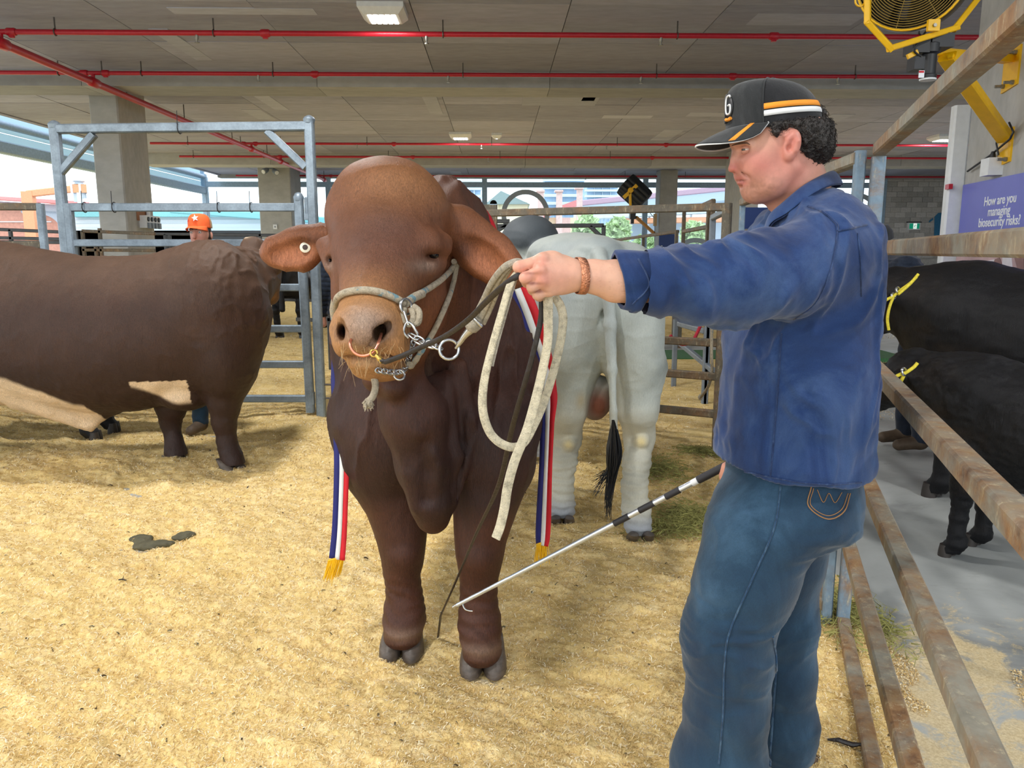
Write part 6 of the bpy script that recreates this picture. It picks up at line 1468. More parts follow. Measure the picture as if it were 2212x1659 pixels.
# champion ribbon round the bull's neck
sash = tag(empty('ribbon', tuple(P(950, 1000, 2.5)), 0), 'navy, white and red show ribbon with gold fringes round the bull\'s neck', 'ribbon')
def ribbon():
    def three(path, wv, nrm, sw=1, tw=None):
        p = [np.array(q, float) for q in path]; n = len(p)
        for k, (m, nm) in enumerate(((M['sash_navy'], 'navy_stripe'), (M['sash_white'], 'white_stripe'), (M['sash_red'], 'red_stripe'))):
            V = []; Fq = []
            for i in range(n):
                t = p[min(i+1, n-1)]-p[max(i-1, 0)]; t /= np.linalg.norm(t); nn = np.array(nrm[i] if hasattr(nrm[0], '__len__') else nrm, float); a = tw(i/(n-1)) if tw else 0
                nn = nn-t*(nn@t); nn /= np.linalg.norm(nn); sd = np.cross(nn, t); sd = sd*math.cos(a)+nn*math.sin(a); w = wv(i/(n-1))
                e = [-.5, -.12, .16, .5]; off = .0008*(k == 1)
                V += [p[i]+sd*w*e[k]*sw+nn*off, p[i]+sd*w*(e[k]+e[k+1])/2*sw+nn*(off+.001), p[i]+sd*w*e[k+1]*sw+nn*off]
            for i in range(n-1): Fq += [(i*3, i*3+1, i*3+4, i*3+3), (i*3+1, i*3+2, i*3+5, i*3+4)]
            me = np_mesh(nm, V, Fq); me.materials.append(m); link(nm, me).modifiers.new('thick', 'SOLIDIFY').thickness = .0016
    def fringe(a, b, L, seed, dr_=(0, 0, -1)):
        m = MB(); r2 = np.random.RandomState(seed); k = 46
        for i in range(k):
            q = a+(b-a)*i/(k-1); d = np.array(dr_)+r2.normal(0, .07, 3); l = L*r2.uniform(.85, 1.05); m.tube([q+[0, 0, .004], q+d*l*.5+r2.normal(0, .001, 3), q+d*l], [.0014, .0014, .0009], 4)
        m.tube([a, b], .003, 6); m.build('fringe', M['fringe'], None)
    # right side: over the neck, then hanging free beside the shoulder
    key = [(1112, 628), (1128, 668), (1146, 712), (1160, 760), (1172, 800)]; path = []
    for x, y in spline(key, 5):
        q = drape(x, y, 'bull', .012); path.append(q if q is not None and q[1] < 2.9 else P(x, y, path[-1][1] if path else 2.5))
    path = smooth_path(path, 6); y0 = path[-1][1]; path += [P(x, y, Y) for x, y, Y in spline([(1178, 830, y0-.005), (1182, 880, y0-.005), (1181, 950, y0-.005), (1177, 1050, y0-.003), (1173, 1150, y0), (1171, 1178, y0)], 6)]
    three(path, lambda t: .085 if t < .45 else .085-.03*sm(.45, .6, t)-.004*math.sin(t*20), (.25, -1, 0), 1, lambda t: .5*sm(.4, .6, t)+.15*math.sin(t*14))
    e = path[-1]; fringe(e+[-.022, -.004, .004], e+[.022, .008, .016], .085, 5, (-.05, 0, -1))
    # left side: over the far shoulder, hanging down
    p2 = [P(x, y, Y) for x, y, Y in spline([(742, 700, 2.80), (733, 800, 2.70), (733, 860, 2.66), (736, 930, 2.62), (738, 1000, 2.60), (736, 1080, 2.59), (733, 1150, 2.585), (728, 1208, 2.58)], 7)]
    three(p2, lambda t: .062+.010*math.sin(t*5+1), (-.1, -1, 0), 1, lambda t: .15+.25*math.sin(t*6))
    e = p2[-1]; fringe(e+[-.030, 0, -.006], e+[.028, 0, .012], .078, 6, (-.28, 0, -1))
    # the loop over the neck between them
    p3 = [P(742, 700, 2.80), P(800, 560, 3.05), P(900, 440, 3.12), P(990, 430, 3.05), P(1060, 520, 2.86), path[0]]
    tp = []
    for q in spline(p3, 8):
        c = np.array([P(955, 700, 2.9)[0], q[1], P(955, 700, 2.9)[2]]); d = q-c; hit, nn, _, _ = BV['bull'].ray_cast(Vector(c+d*3), Vector(-d).normalized()); tp.append(np.array(hit)+np.array(nn)*.006 if hit is not None else q)
    tp = smooth_path(tp, 4); nr_ = [(np.array(q)-np.array([P(955, 700, 2.9)[0], q[1], P(955, 700, 2.9)[2]])) for q in tp]
    three(tp, lambda t: .085, nr_)
kids(sash, ribbon)
# show stick
st = tag(empty('show_stick', tuple(P(1300, 1140, 2.1)), 0), 'silver show stick with black bands and hooked tip, held low by the handler', 'stick')
def stick():
    a = P(1562, 1009, 1.93); b = P(988, 1307, 2.28); L = np.linalg.norm(b-a); d = (b-a)/L
    at = lambda t: a+(b-a)*t
    def t_of(px):            # parameter where the stick passes a photo column
        lo, hi = 0, 1
        for _ in range(40):
            md = (lo+hi)/2; q = at(md); x = 1106+F*q[0]/depth(q)
            lo, hi = (md, hi) if x > px else (lo, md)
        return lo
    MB().tube([a-d*.06, at(t_of(1508))], .0108, 14).build('grip', M['grip'], None, 40)
    MB().tube([at(t_of(1512)), at(t_of(1329))], .0082, 14).build('shaft', M['alu'], None, 40)
    MB().tube([at(t_of(1330)), b], [.0075, .0062], 12).build('shaft', M['alu'], None, 40)
    for x0, x1 in ((1469, 1438), (1413, 1381), (1359, 1327)): MB().tube([at(t_of(x0)), at(t_of(x1))], .0090, 14).build('black_band', M['grip'], None, 40)
    MB().tube([at(t_of(1507)), at(t_of(1495))], .0092, 14).build('tape', M['white_cloth'], None, 40)
    MB().tube([b, b+d*.02], [.0065, .004], 10).build('tip', M['chrome'], None, 40)
    MB().tube([P(*q) for q in spline([(1000, 1306, 2.27), (1004, 1315, 2.262), (1012, 1319, 2.258), (1021, 1320, 2.256)], 5)], [.003]*8+[.0026]*8, 8).build('hook', M['chrome'], None, 60)
kids(st, stick)
# yellow halters on the two black animals in the race
yh = tag(empty('halter', tuple(P(1920, 660, 4.4)), 0), 'yellow rope halter on the tall black cow', 'halter')
def yhal(paths, Y, knots):
    def go():
        for p in paths: MB().tube(PX([(x, y, Y+dy) for x, y, dy in p], 6), .0085, 8).build('yellow_rope', M['yellow_rope'], None, 70)
        for x, y in knots: MB().ring(P(x, y, Y-.012), (.5, -.8, .2), .017, .006, 18, 7).build('steel_ring', M['chrome'], None, 70)
    return go
YA, YK = 4.36, 3.62
kids(yh, yhal([[(1984, 592, 0), (1968, 610, 0), (1945, 627, -.01), (1930, 640, -.02)], [(1980, 598, -.01), (1962, 617, -.02), (1940, 636, -.03)], [(1930, 640, -.02), (1921, 665, -.02), (1917, 690, -.02), (1920, 713, -.02)], [(1930, 640, -.02), (1920, 645, -.02), (1914, 648, -.02)]], YA, ((1940, 627), (1930, 640))))
yk = tag(empty('halter', tuple(P(1950, 805, YK)), 0), 'yellow rope halter on the shaggy black calf', 'halter')
kids(yk, yhal([[(1982, 784, 0), (1974, 793, 0), (1960, 803, -.01), (1954, 806, -.01)], [(1954, 806, -.01), (1944, 809, -.01), (1934, 814, 0)], [(1954, 806, -.01), (1950, 816, -.01), (1946, 824, 0)]], YK, ((1953, 803),)))
# ------------------------------------------------------------------ fans, board, signs on the right
def onpier(px, py, off=0.0):
    d = ray(px, py); n = np.array([nA[0], nA[1], 0.0]); k = (n@(np.array([PR0[0], PR0[1], 0])-np.array([0, 0, H])+n*off))/(n@d); return np.array([0, 0, H])+d*k
def pier_s(p): return float((p[:2]-PR0)@dA)
d3 = np.array([dA[0], dA[1], 0]); n3 = np.array([nA[0], nA[1], 0])
FC = P(1972, -58, 5.0); fax = np.array([-.50, -.82, -.22]); fax /= np.linalg.norm(fax)
fan = tag(empty('wall_fan', tuple(FC), 0), 'big black fan in a yellow frame bracketed to the pier, top right', 'fan')
def build_fan():
    R = Rm(114, FC); x = np.cross(fax, (0, 0, 1.0)); x /= np.linalg.norm(x); y = np.cross(x, fax)
    n = 48; V = []; Fq = []
    for h, r in ((.0, R*1.0), (-.05, R*1.03), (-.36, R*1.02), (-.40, R*.98), (-.40, R*.93), (-.0, R*.96)):
        for j in range(n): a = 2*math.pi*j/n; V.append(FC+fax*h+r*(x*math.cos(a)+y*math.sin(a)))
    for i in range(6):
        for j in range(n): Fq.append((i*n+j, i*n+(j+1) % n, ((i+1) % 6)*n+(j+1) % n, ((i+1) % 6)*n+j))
    MB().add(V, Fq).build('shroud', M['black_plastic'], None, 40)
    for k in range(20): MB().ring(FC+fax*(.03-.03*(k/20)**2), fax, R*(.10+.88*(k+1)/20.5), .0030, 48, 5).build('guard_wire', M['wire_tan'], None, 80)
    MB().lathe(FC-fax*.37, fax, [(0, R*.93), (.012, R*.93)], 40).build('rear_mesh', M['fan_rear'], None, 40)
    for k in range(8):
        a = math.pi*k/4+.25; MB().tube([FC+fax*.03, FC+fax*.0+(x*math.cos(a)+y*math.sin(a))*R*.98], .003, 5).build('guard_spoke', M['wire_tan'], None, 80)
    MB().ring(FC+fax*.004, fax, R*.985, .007, 48, 6).build('guard_rim', M['yellow'], None, 80)
    MB().lathe(FC-fax*.18, fax, [(0, .06), (.08, .06), (.10, .045), (.12, .01)], 16).build('motor_hub', M['black_plastic'], None, 40)
    for k in range(5):
        a = 2*math.pi*k/5; e = x*math.cos(a)+y*math.sin(a); f = np.cross(fax, e); V = []
        for t in np.linspace(.12, .88, 6):
            tw = .75-.4*t; w = .035+.03*t; c = FC-fax*.10+e*R*t; s_ = f*math.cos(tw)+fax*math.sin(tw); V += [c-s_*w, c+s_*w]
        o = MB().add(V, [(2*i, 2*i+1, 2*i+3, 2*i+2) for i in range(5)]).build('blade', M['dark_metal'], None, 60); o.modifiers.new('thick', 'SOLIDIFY').thickness = .004
    fr = [P(px, py, Y) for px, py, Y in ((1874, -60, 4.86), (1874, 48, 4.86), (1925, 104, 4.88), (2063, 61, 5.05), (2130, -25, 5.10))]
    for a, b in zip(fr[:-1], fr[1:]):
        u = np.cross(b-a, fax); MB().bar(a, b, .055, .034, u, ext=.012).build('yoke_bar', M['yellow'], None)
    m = MB(); q = P(2016, 56, 4.93); m.box(q-[.035, .012, .03], q+[.035, .012, .035]); m.build('yoke_tab', M['yellow'], None); MB().lathe(q+[0, -.014, .0], (0, -1, 0), [(0, .011), (.01, .011)], 6).build('bolt', M['bolt'], None)
    MB().ring(P(1858, 2, 4.86), (.1, -1, 0), .03, .006, 18, 6).build('eyelet', M['yellow'], None, 60)
M['fan_rear'] = plain('brown_rear_mesh', lin(92, 82, 62), .8, 0, .3, 30)  # mottled brown disc closing the back of the fan
kids(fan, build_fan)
nest(fan, 'shroud', ('guard_wire', 'guard_spoke', 'guard_rim')); nest(fan, 'motor_hub', ('blade',))
fb = tag(empty('fan_bracket', tuple(onpier(2175, 315)), 0), 'yellow angle bracket with motor box bolting the big fan to the pier', 'bracket')
def build_bracket():
    pv = P(2020, 112, 5.2); up_ = onpier(2180, 128, .03); lo_ = onpier(2172, 300, .03)
    MB().bar(pv+[-.06, 0, .0], up_, .09, .05).build('arm', M['yellow'], None)
    k = P(2046, 122, 5.2); MB().bar(k, lo_, .11, .06, (0, 0, 1)).build('brace', M['yellow'], None); MB().bar(k+[0, -.035, .0], lo_+[0, -.035, 0], .035, .03, (0, 0, 1)).build('brace_lip', M['yellow'], None)
    for px, py, h, w in ((2187, 150, .29, .24), (2174, 318, .26, .20)):
        c = onpier(px, py, .0); V = [c+d3*(sx*w/2)+np.array([0, 0, sz*h/2]) for sx, sz in ((-1, -1), (1, -.85), (1, 1), (-1, 1))]
        MB().poly(V, n3, .014).build('base_plate', M['yellow'], None)
        for sx in (-.6, .6):
            for sz in (-.7, .7): MB().lathe(c+d3*(sx*w/2)+np.array([0, 0, sz*h/2])+n3*.014, n3, [(0, .016), (.02, .016), (.022, .011), (.065, .011)], 8).build('anchor_bolt', M['bolt'], None, 40)
    def bx(px0, py0, px1, py1, Y, dY, m, nm):
        a = P(px0, py1, Y); b = P(px1, py0, Y); MB().box((a[0], Y-dY/2, a[2]), (b[0], Y+dY/2, b[2])).build(nm, m, None)
    bx(1998, 78, 2048, 108, 5.08, .16, M['black_plastic'], 'motor_box'); bx(1960, 86, 2000, 118, 5.06, .12, M['black_plastic'], 'motor_box'); bx(1966, 126, 1992, 153, 5.08, .10, M['black_plastic'], 'switch_case')
    MB().lathe(P(2004, 170, 5.05), (0, 0, 1), [(0, .048), (.02, .05), (.025, .042), (.14, .042), (.15, .058), (.2, .06), (.22, .03)], 16).build('gear_motor', M['black_plastic'], None, 40)
    MB().lathe(P(2004, 172, 5.05), (0, 0, 1), [(-.005, .048), (.004, .05)], 16).build('end_ring', M['white_paint'], None, 40)
    bx(1984, 152, 1997, 168, 5.0, .004, M['letters'], 'warning_label'); bx(1985, 153, 1996, 157, 4.997, .004, M['sash_red'], 'label_band')
    MB().bar(P(1960, 123, 5.0), P(1982, 112, 5.0), .02, .03).build('lever', M['yellow'], None)
    MB().tube(PX([(2030, 60, 5.0), (2005, 64, 4.98), (1988, 85, 4.97), (1978, 100, 4.97), (1976, 112, 4.98), (1990, 122, 4.99)], 5), .006, 6).build('cable', M['black_plastic'], None, 70)
    MB().tube([onpier(2180, 265, .05), onpier(2189, 285, .06), onpier(2182, 300, .06), onpier(2140, 335, .04), onpier(2090, 370, .03)], .008, 6).build('cable', M['black_plastic'], None, 70)
    MB().tube([onpier(2157, 285, .05), onpier(2152, 310, .06), onpier(2157, 335, .05)], .006, 6).build('cable', M['black_plastic'], None, 70)
kids(fb, build_bracket)
nest(fb, 'base_plate', ('anchor_bolt',)); nest(fb, 'motor_box', ('gear_motor', 'end_ring', 'warning_label', 'label_band', 'lever'))
def onboard(s, z, n): q = PR0+dA*s+nA*n; return np.array([q[0], q[1], z])
def pbox(m, s0, s1, z0, z1, n0, n1):
    return m.add([onboard(s, z, n) for z in (z0, z1) for s, n in ((s0, n0), (s1, n0), (s1, n1), (s0, n1))], [(0, 3, 2, 1), (4, 5, 6, 7), (0, 1, 5, 4), (1, 2, 6, 5), (2, 3, 7, 6), (3, 0, 4, 7)])
c = onpier(2158, 360); s0 = pier_s(c)
sw = tag(empty('switch_box', tuple(c), 0), 'pale grey isolator switch box with black knob under the bracket', 'switch box')
def build_sw():
    m = pbox(MB(), s0-.07, s0+.07, c[2]-.065, c[2]+.06, 0, .10); m.build('case', M['white_paint'], None)
    pbox(MB(), s0-.072, s0-.068, c[2]-.03, c[2]+.03, .02, .08).build('cover', M['white_paint'], None)
    MB().lathe(onboard(s0-.072, c[2]-.005, .05), -d3, [(0, .018), (.02, .016), (.025, .008), (.07, .010), (.075, .005)], 12).build('knob', M['black_plastic'], None, 40)
    MB().lathe(onboard(s0, c[2]+.06, .05), (0, 0, 1), [(0, .022), (.03, .018), (.05, .012)], 10).build('gland', M['black_plastic'], None, 40)
kids(sw, build_sw)
pc = onpier(2082, 400); zt_ = P(2093, 222, 6.4)[2]
wp = tag(MB().bar(onboard(-.05, -.03, .06), onboard(-.05, zt_, .06), .13, .10, d3).build('corner_guard', M['white_paint']), 'tall white corner post at the edge of the pier', 'post')
zb1 = onpier(2092, 399)[2]; zb0 = onpier(2090, 548)[2]
bd = tag(empty('notice_board', tuple(onboard(.1, 0, .05)), 0), 'purple board on the pier with a white question and cattle photo', 'sign')
def text(body, size, mat, M4, name='lettering', al='CENTER', ext=.002, shear=0.0, bold=0.0):
    c = bpy.data.curves.new('lettering', 'FONT'); c.body = body; c.size = size; c.align_x = al; c.align_y = 'CENTER'; c.extrude = ext; c.shear = shear; c.offset = bold
    c.materials.append(mat); o = link('lettering', c); bpy.context.view_layer.update(); me = bpy.data.meshes.new_from_object(o.evaluated_get(bpy.context.evaluated_depsgraph_get())); bpy.data.objects.remove(o); o = link(name, me); o.matrix_world = M4; return o
def pier_m(s, z, n): q = onboard(s, z, n); return Matrix(((d3[0], 0, n3[0], q[0]), (d3[1], 0, n3[1], q[1]), (0, 1, 0, q[2]), (0, 0, 0, 1)))
def build_board():
    pbox(MB(), .05, 1.85, zb0, zb1, .0, .03).build('purple_panel', M['banner'], None)
    pbox(MB(), .05, 1.85, zb0-1.1, zb0-.003, .0, .03).build('photo_panel', M['photo_bg'], None)
    for px, py, tx in ((2160, 432, 'How are you'), (2158, 456, 'managing'), (2157, 479, 'biosecurity risks?')):
        q = onpier(px, py, .03); keepm = text(tx, .096, M['letters'], pier_m(pier_s(q), q[2], .031), bold=.0012)
    # printed cattle heads: flat shapes on the photo
    def prt(pts, m, nm, n): MB().poly([onpier(x, y, .03)+n3*n for x, y in pts], n3, .0012).build(nm, m, None)
    prt([(2088, 562), (2120, 566), (2150, 560), (2160, 572), (2140, 584), (2105, 580)], M['photo_white'], 'printed_patch', .001)
    prt([(2150, 560), (2160, 556), (2165, 570), (2158, 588), (2146, 592), (2143, 578)], M['photo_brown'], 'printed_ear', .0024); prt([(2166, 556), (2186, 556), (2190, 600), (2164, 600)], M['photo_white'], 'printed_face', .0012)
    prt([(2192, 556), (2212, 558), (2214, 590), (2200, 586)], M['photo_brown'], 'printed_ear', .0024)
    MB().ring(onpier(2152, 580, .03)+n3*.005, n3, .016, .003, 16, 5).build('printed_tag', M['letters'], None)
M['photo_bg'] = plain('printed_cattle_photo', lin(190, 160, 165), .5, 0, .25, 5); M['photo_white'] = plain('printed_white_hide', lin(226, 222, 232), .5, 0, .06); M['photo_brown'] = plain('printed_brown_hide', lin(136, 100, 98), .5, 0, .2, 9)
kids(bd, build_board)
nest(bd, 'purple_panel', ('lettering',)); nest(bd, 'photo_panel', ('printed_patch', 'printed_ear', 'printed_face', 'printed_tag'))
rp = pbox(MB(), -.02, .06, zb1-.03, zb1+.01, .11, .14); tag(rp.build('bracket_clip', M['red_pipe']), 'small dark red clip on the white corner post', 'clip')
# exit sign and the painted figure on the block wall
def wallpt(px, py, v=VF-.06): return PBv(px, py, v)
e0, e1 = wallpt(1959, 497), wallpt(1987, 479)
ex = hall(tag(empty('exit_sign', (0, 0, 0), 0), 'small green exit sign on the block wall', 'exit sign'))
MB().box((e0[0], VF-.14, e0[2]), (e1[0], VF-.03, e1[2]-.04)).build('case', M['white_paint'], ex); MB().box((e0[0]-.03, VF-.15, e1[2]-.04), (e1[0]+.03, VF-.03, e1[2])).build('top_cap', M['black_plastic'], ex)
MB().box((e0[0]+.05, VF-.15, e0[2]+.05), (e1[0]-.05, VF-.141, e1[2]-.07)).build('green_face', M['exit_green'], ex)
mx = (e0[0]+e1[0])/2; mz = (e0[2]+e1[2])/2-.02; MB().box((mx-.05, VF-.156, e0[2]+.05), (mx+.09, VF-.151, e1[2]-.07)).build('door_mark', M['exit_white'], ex)
mm = MB(); Yf = VF-.16
for a, b in (((0, .05), (-.02, -.01)), ((-.02, -.01), (.03, -.05)), ((-.02, -.01), (-.06, -.05)), ((.0, .04), (.05, .02)), ((0, .04), (-.04, .01))): mm.bar((mx+.02+a[0], Yf, mz+a[1]), (mx+.02+b[0], Yf, mz+b[1]), .004, .014)
mm.lathe((mx+.03, Yf, mz+.07), (0, -1, 0), [(-.002, .013), (.002, .013)], 10); mm.build('running_figure', M['exit_green'], ex)
num = MB().poly([(*wallpt(x, y)[:1], VF-.05, wallpt(x, y)[2]) for x, y in ((2017, 545), (2019, 468), (2027, 460), (2038, 459), (2038, 545))], (0, -1, 0), .004)
num.poly([(*wallpt(x, y)[:1], VF-.05, wallpt(x, y)[2]) for x, y in ((2007, 481), (2007, 477), (2016, 470), (2016, 475))], (0, -1, 0), .004)
M['num_blue'] = plain('blue_wall_paint', lin(52, 118, 160), .8); hall(tag(num.build('wall_number', M['num_blue']), 'blue figure one painted on the block wall', 'number'))
# floodlights, sockets and plates on the left pillars
def onp(px, py, v): return PBv(px, py, v)
fq = hall(tag(empty('floodlight', (0, 0, 0), 0), 'pair of grey spot floodlights at the top of the second pillar', 'floodlight')); v2_ = 28.2
MB().box(onp(584, 362, v2_)-[.10, .05, .05], onp(584, 362, v2_)+[.10, .0, .05]).build('mount', M['steel_grey'], fq)
for px, py, dx in ((574, 368, -1), (594, 370, .35)):
    a = onp(584, 362, v2_-.1); b = onp(px, py, v2_-.35); d = b-a; d /= np.linalg.norm(d); MB().lathe(b-d*.12, d, [(0, .06), (.05, .085), (.25, .10), (.27, .085)], 14).build('lamp_head', M['steel_grey'], fq, 40); MB().lathe(b+d*.15, d, [(0, .075), (.01, .07)], 14).build('lens', M['white_paint'], fq, 40)
pl = hall(tag(empty('wall_plate', (0, 0, 0), 0), 'small white switch plate on the second pillar', 'switch plate')); q = onp(595, 490, v2_); MB().box(q-[.07, .05, .08], q+[.07, 0, .08]).build('plate', M['white_paint'], pl); MB().box(q-[.02, .06, .03], q+[.02, -.04, .03]).build('rocker', M['steel_grey'], pl)
u1p = pil1[2]; so = hall(tag(empty('socket_box', (0, 0, 0), 0), 'grey power socket box with four outlets on the first pillar\'s side', 'socket box'))
a = PBu(302, 492, u1p); b = PBu(330, 468, u1p)
MB().box((u1p, a[1], a[2]), (u1p+.14, b[1], b[2])).build('case', M['white_paint'], so)
for k in range(4):
    y = a[1]+(b[1]-a[1])*(k+.5)/4; MB().lathe((u1p+.14, y, b[2]-.07), (1, 0, 0), [(0, .045), (.02, .04)], 12).build('outlet', M['black_plastic'], so, 40); MB().box((u1p+.14, y-.05, a[2]-.01), (u1p+.17, y+.05, (a[2]+b[2])/2-.02)).build('flap', M['steel_grey'], so)
MB().tube([(u1p+.05, (a[1]+b[1])/2, b[2]), (u1p+.05, (a[1]+b[1])/2, b[2]+.25)], .04, 8).build('inlet', M['white_paint'], so, 40)
MB().box((u1p+.001, a[1]-.1, b[2]-.1), (u1p+.012, b[1]-.15, b[2]+.2)).build('backing_board', M['terracotta'], so)
# the far drum fan
df = tag(empty('drum_fan', tuple(P(1368, 425, 28)), 0), 'black fluted drum fan in a yellow fork, far off above the back fence', 'fan')
def drum():
    D = 28.4; a = P(1349, 395, D); b = P(1392, 437, D); b[1] -= .15; ax = (b-a)/np.linalg.norm(b-a); L = np.linalg.norm(b-a); R = Rm(27, a); x = np.cross(ax, (0, 1.0, 0)); x /= np.linalg.norm(x); y = np.cross(ax, x); n = 72; V = []; Fq = []
    for h, k in ((0, .72), (.03, .96), (.12, 1.0), (.88, .97), (.97, .9), (1, .7)):
        for j in range(n):
            an = 2*math.pi*j/n; r = R*k*(1-.11*abs(math.sin(an*6))**6); V.append(a+ax*L*h+(x*math.cos(an)+y*math.sin(an))*r)
    for i in range(5):
        for j in range(n): Fq.append((i*n+j, i*n+(j+1) % n, (i+1)*n+(j+1) % n, (i+1)*n+j))
    Fq += [tuple(range(n-1, -1, -1)), tuple(range(5*n, 6*n))]; MB().add(V, Fq).build('drum', M['black_plastic'], None, 50)
    q = D-R-.03
    MB().bar(P(1347, 427, q), P(1376, 400, q), .04, .13, (0, 0, 1)).build('fork_bar', M['yellow'], None); MB().lathe(P(1362, 411, q-.01), (0, -1, 0), [(0, .10), (.03, .09), (.04, .03)], 14).build('pivot', M['yellow'], None, 40)
    MB().bar(P(1361, 411, q), P(1362, 461, q), .04, .09, (1, 0, 0)).build('fork_stem', M['yellow'], None); p = P(1385, 424, q); MB().box(p-[.08, .01, .08], p+[.08, .01, .08]).build('rating_plate', M['tan_cloth'], None)
    c = P(1366, 468, D); MB().box(c-[.10, .14, .09], c+[.10, .14, .14]).build('motor_box', M['black_plastic'], None); c = P(1366, 476, D); MB().box(c-[.06, .07, .12], c+[.05, .07, .12]).build('motor_box', M['black_plastic'], None)
    MB().bar(P(1374, 469, D), P(1416, 507, D+.75), .10, .10).build('arm', M['arm_orange'], None)
    c = P(1415, 475, D+.75); MB().box(c-[.05, .1, .22], c+[.05, .1, .22]).build('wall_bracket', M['tan_cloth'], None); MB().tube([P(1371, 465, D), P(1385, 440, D), P(1398, 452, D), P(1412, 470, D+.3)], .012, 5).build('cable', M['black_plastic'], None, 60); MB().tube([c+[0, 0, -.16], P(1414, 520, D+.3)], .012, 5).build('cable', M['black_plastic'], None, 60)
M['arm_orange'] = plain('ochre_arm', lin(196, 140, 70), .5)
kids(df, drum)
# blue signs beyond the back fence
s1 = tag(empty('blue_sign', tuple(P(1440, 525, 29)), 0), 'navy sign reading Stand at the foot of the dark pillar', 'sign')
def camplane(px, py, Y): p = P(px, py, Y); return Matrix(((1, 0, 0, p[0]), (0, 0, -1, p[1]), (0, 1, 0, p[2]), (0, 0, 0, 1)))
def sign1():
    Y = 29.02; a = P(1421, 600, Y); a[2] = -.03; b = P(1457, 506, Y); MB().box((a[0], Y, a[2]), (b[0], Y+.04, b[2])).build('panel', M['sign_blue'], None); text('Stand', .23, M['letters'], camplane(1439, 536, Y-.003), shear=.2)
kids(s1, sign1)
s2 = tag(empty('blue_sign', tuple(P(1640, 490, 9.0)), 0), 'navy sign reading and beside the handler\'s collar', 'sign')
def sign2():
    Y = 9.0; a = P(1592, 640, Y); a[2] = -.03; b = P(1690, 448, Y); MB().box((a[0], Y, a[2]), (b[0], Y+.03, b[2])).build('panel', M['sign_blue'], None); text('and', .15, M['letters'], camplane(1634, 499, Y-.003), shear=.2)
kids(s2, sign2)

# ------------------------------------------------------------------ rails farther off
def frame(name, label, segs, m, w=.05, group=None, cat='fence'):
    b = P(*segs[0][0]); t = tag(empty(name, (b[0], b[1], 0), 0), label, cat, group)
    def go():
        for a, c, *nm in segs:
            p = P(*a); q = P(*c) if len(c) == 3 else np.array([p[0], p[1], -.02]); MB().bar(p, q, w, w).build(nm[0] if nm else 'rail', m, None)
    kids(t, go); return t
M['rail_dark'] = plain('dark_steel_rail', lin(74, 76, 78), .5, .3, .2)
frame('pen_fence', 'dark steel pen frame with a corner brace behind the pale bull\'s hump', [((1030, 489, 9.6), (1304, 487, 9.6)), ((1304, 487, 9.6), 'g', 'post'), ((1275, 489, 9.6), (1303, 516, 9.6), 'brace'), ((1066, 503, 9.6), (1094, 487, 9.6), 'brace'), ((1030, 560, 9.6), (1304, 560, 9.6)), ((1030, 640, 9.6), (1304, 640, 9.6)), ((1046, 478, 9.6), (1101, 478, 9.6), 'green_cap_rail'), ((1050, 478, 9.6), 'g', 'post'), ((1030, 488, 9.6), 'g', 'post')], M['rail_dark'])
frame('pen_fence', 'brown pen rails sloping up beyond the pale bull\'s rump', [((1300, 523, 17.0), (1464, 500, 12.4)), ((1390, 511, 14.4), 'g', 'post'), ((1462, 500, 12.4), 'g', 'post'), ((1300, 560, 17.0), (1464, 548, 12.4)), ((1300, 590, 17.0), (1464, 590, 12.4)), ((1300, 620, 17.0), (1464, 640, 12.4))], M['rust_brown'])
frame('pen_fence', 'tall brown gate frame left of the blue posts behind the fence', [((1476, 500, 11.0), (1541, 488, 9.4)), ((1500, 452, 11.0), (1541, 434, 9.4)), ((1541, 432, 9.4), 'g', 'post'), ((1478, 455, 11.2), 'g', 'post'), ((1478, 560, 11.2), (1541, 560, 9.4)), ((1532, 440, 9.5), (1526, 560, 9.5), 'brace')], M['rust_brown'])
frame('pen_fence', 'blue-grey steel rails and posts far behind the back fence', [((1460, 690, 8.2), 'g', 'post'), ((1528, 690, 7.2), 'g', 'post'), ((1467, 700, 8.1), (1525, 716, 7.3)), ((1470, 742, 8.1), (1540, 800, 7.0), 'brace'), ((1540, 470, 7.2), 'g', 'post'), ((1540, 470, 7.2), (1575, 452, 6.2))], M['steel_grey'])
rr = tag(empty('red_rope', tuple(P(1490, 740, 7.3)), 0), 'twisted red rope looped over the rails under the handler\'s sleeve', 'rope'); kids(rr, lambda: MB().tube(PX([(1448, 724, 7.3), (1456, 735, 7.3), (1475, 744, 7.28), (1495, 737, 7.26), (1508, 715, 7.24), (1520, 685, 7.22)], 6), .016, 8).build('strand', M['red_rope'], None, 60))
wr2 = tag(empty('hanging_rope', tuple(P(1530, 800, 5.6)), 0), 'pale rope end hanging from the back fence to the shavings', 'rope'); kids(wr2, lambda: (MB().tube(PX([(1538, 690, 5.38), (1537, 760, 5.38), (1538, 800, 5.4), (1532, 830, 5.45), (1520, 850, 5.6), (1513, 858, 5.75)], 6), .011, 8).build('strand', M['rope'], None, 60), MB().lathe(P(1513, 858, 5.75), (0, -.3, 1), [(-.02, .012), (0, .02), (.02, .012)], 10).build('knot', M['rope'], None, 60)))
GP = 'low steel pens along the open left side'
frame('pen_fence', 'brown pen rails passing in front of the first pillar', [((178, 499, 12.5), (335, 505, 12.5)), ((178, 499, 12.5), 'g', 'post'), ((215, 493, 12.5), 'g', 'post'), ((178, 540, 12.5), (335, 541, 12.5)), ((207, 531, 12.5), 'g', 'post')], M['rust_brown'])
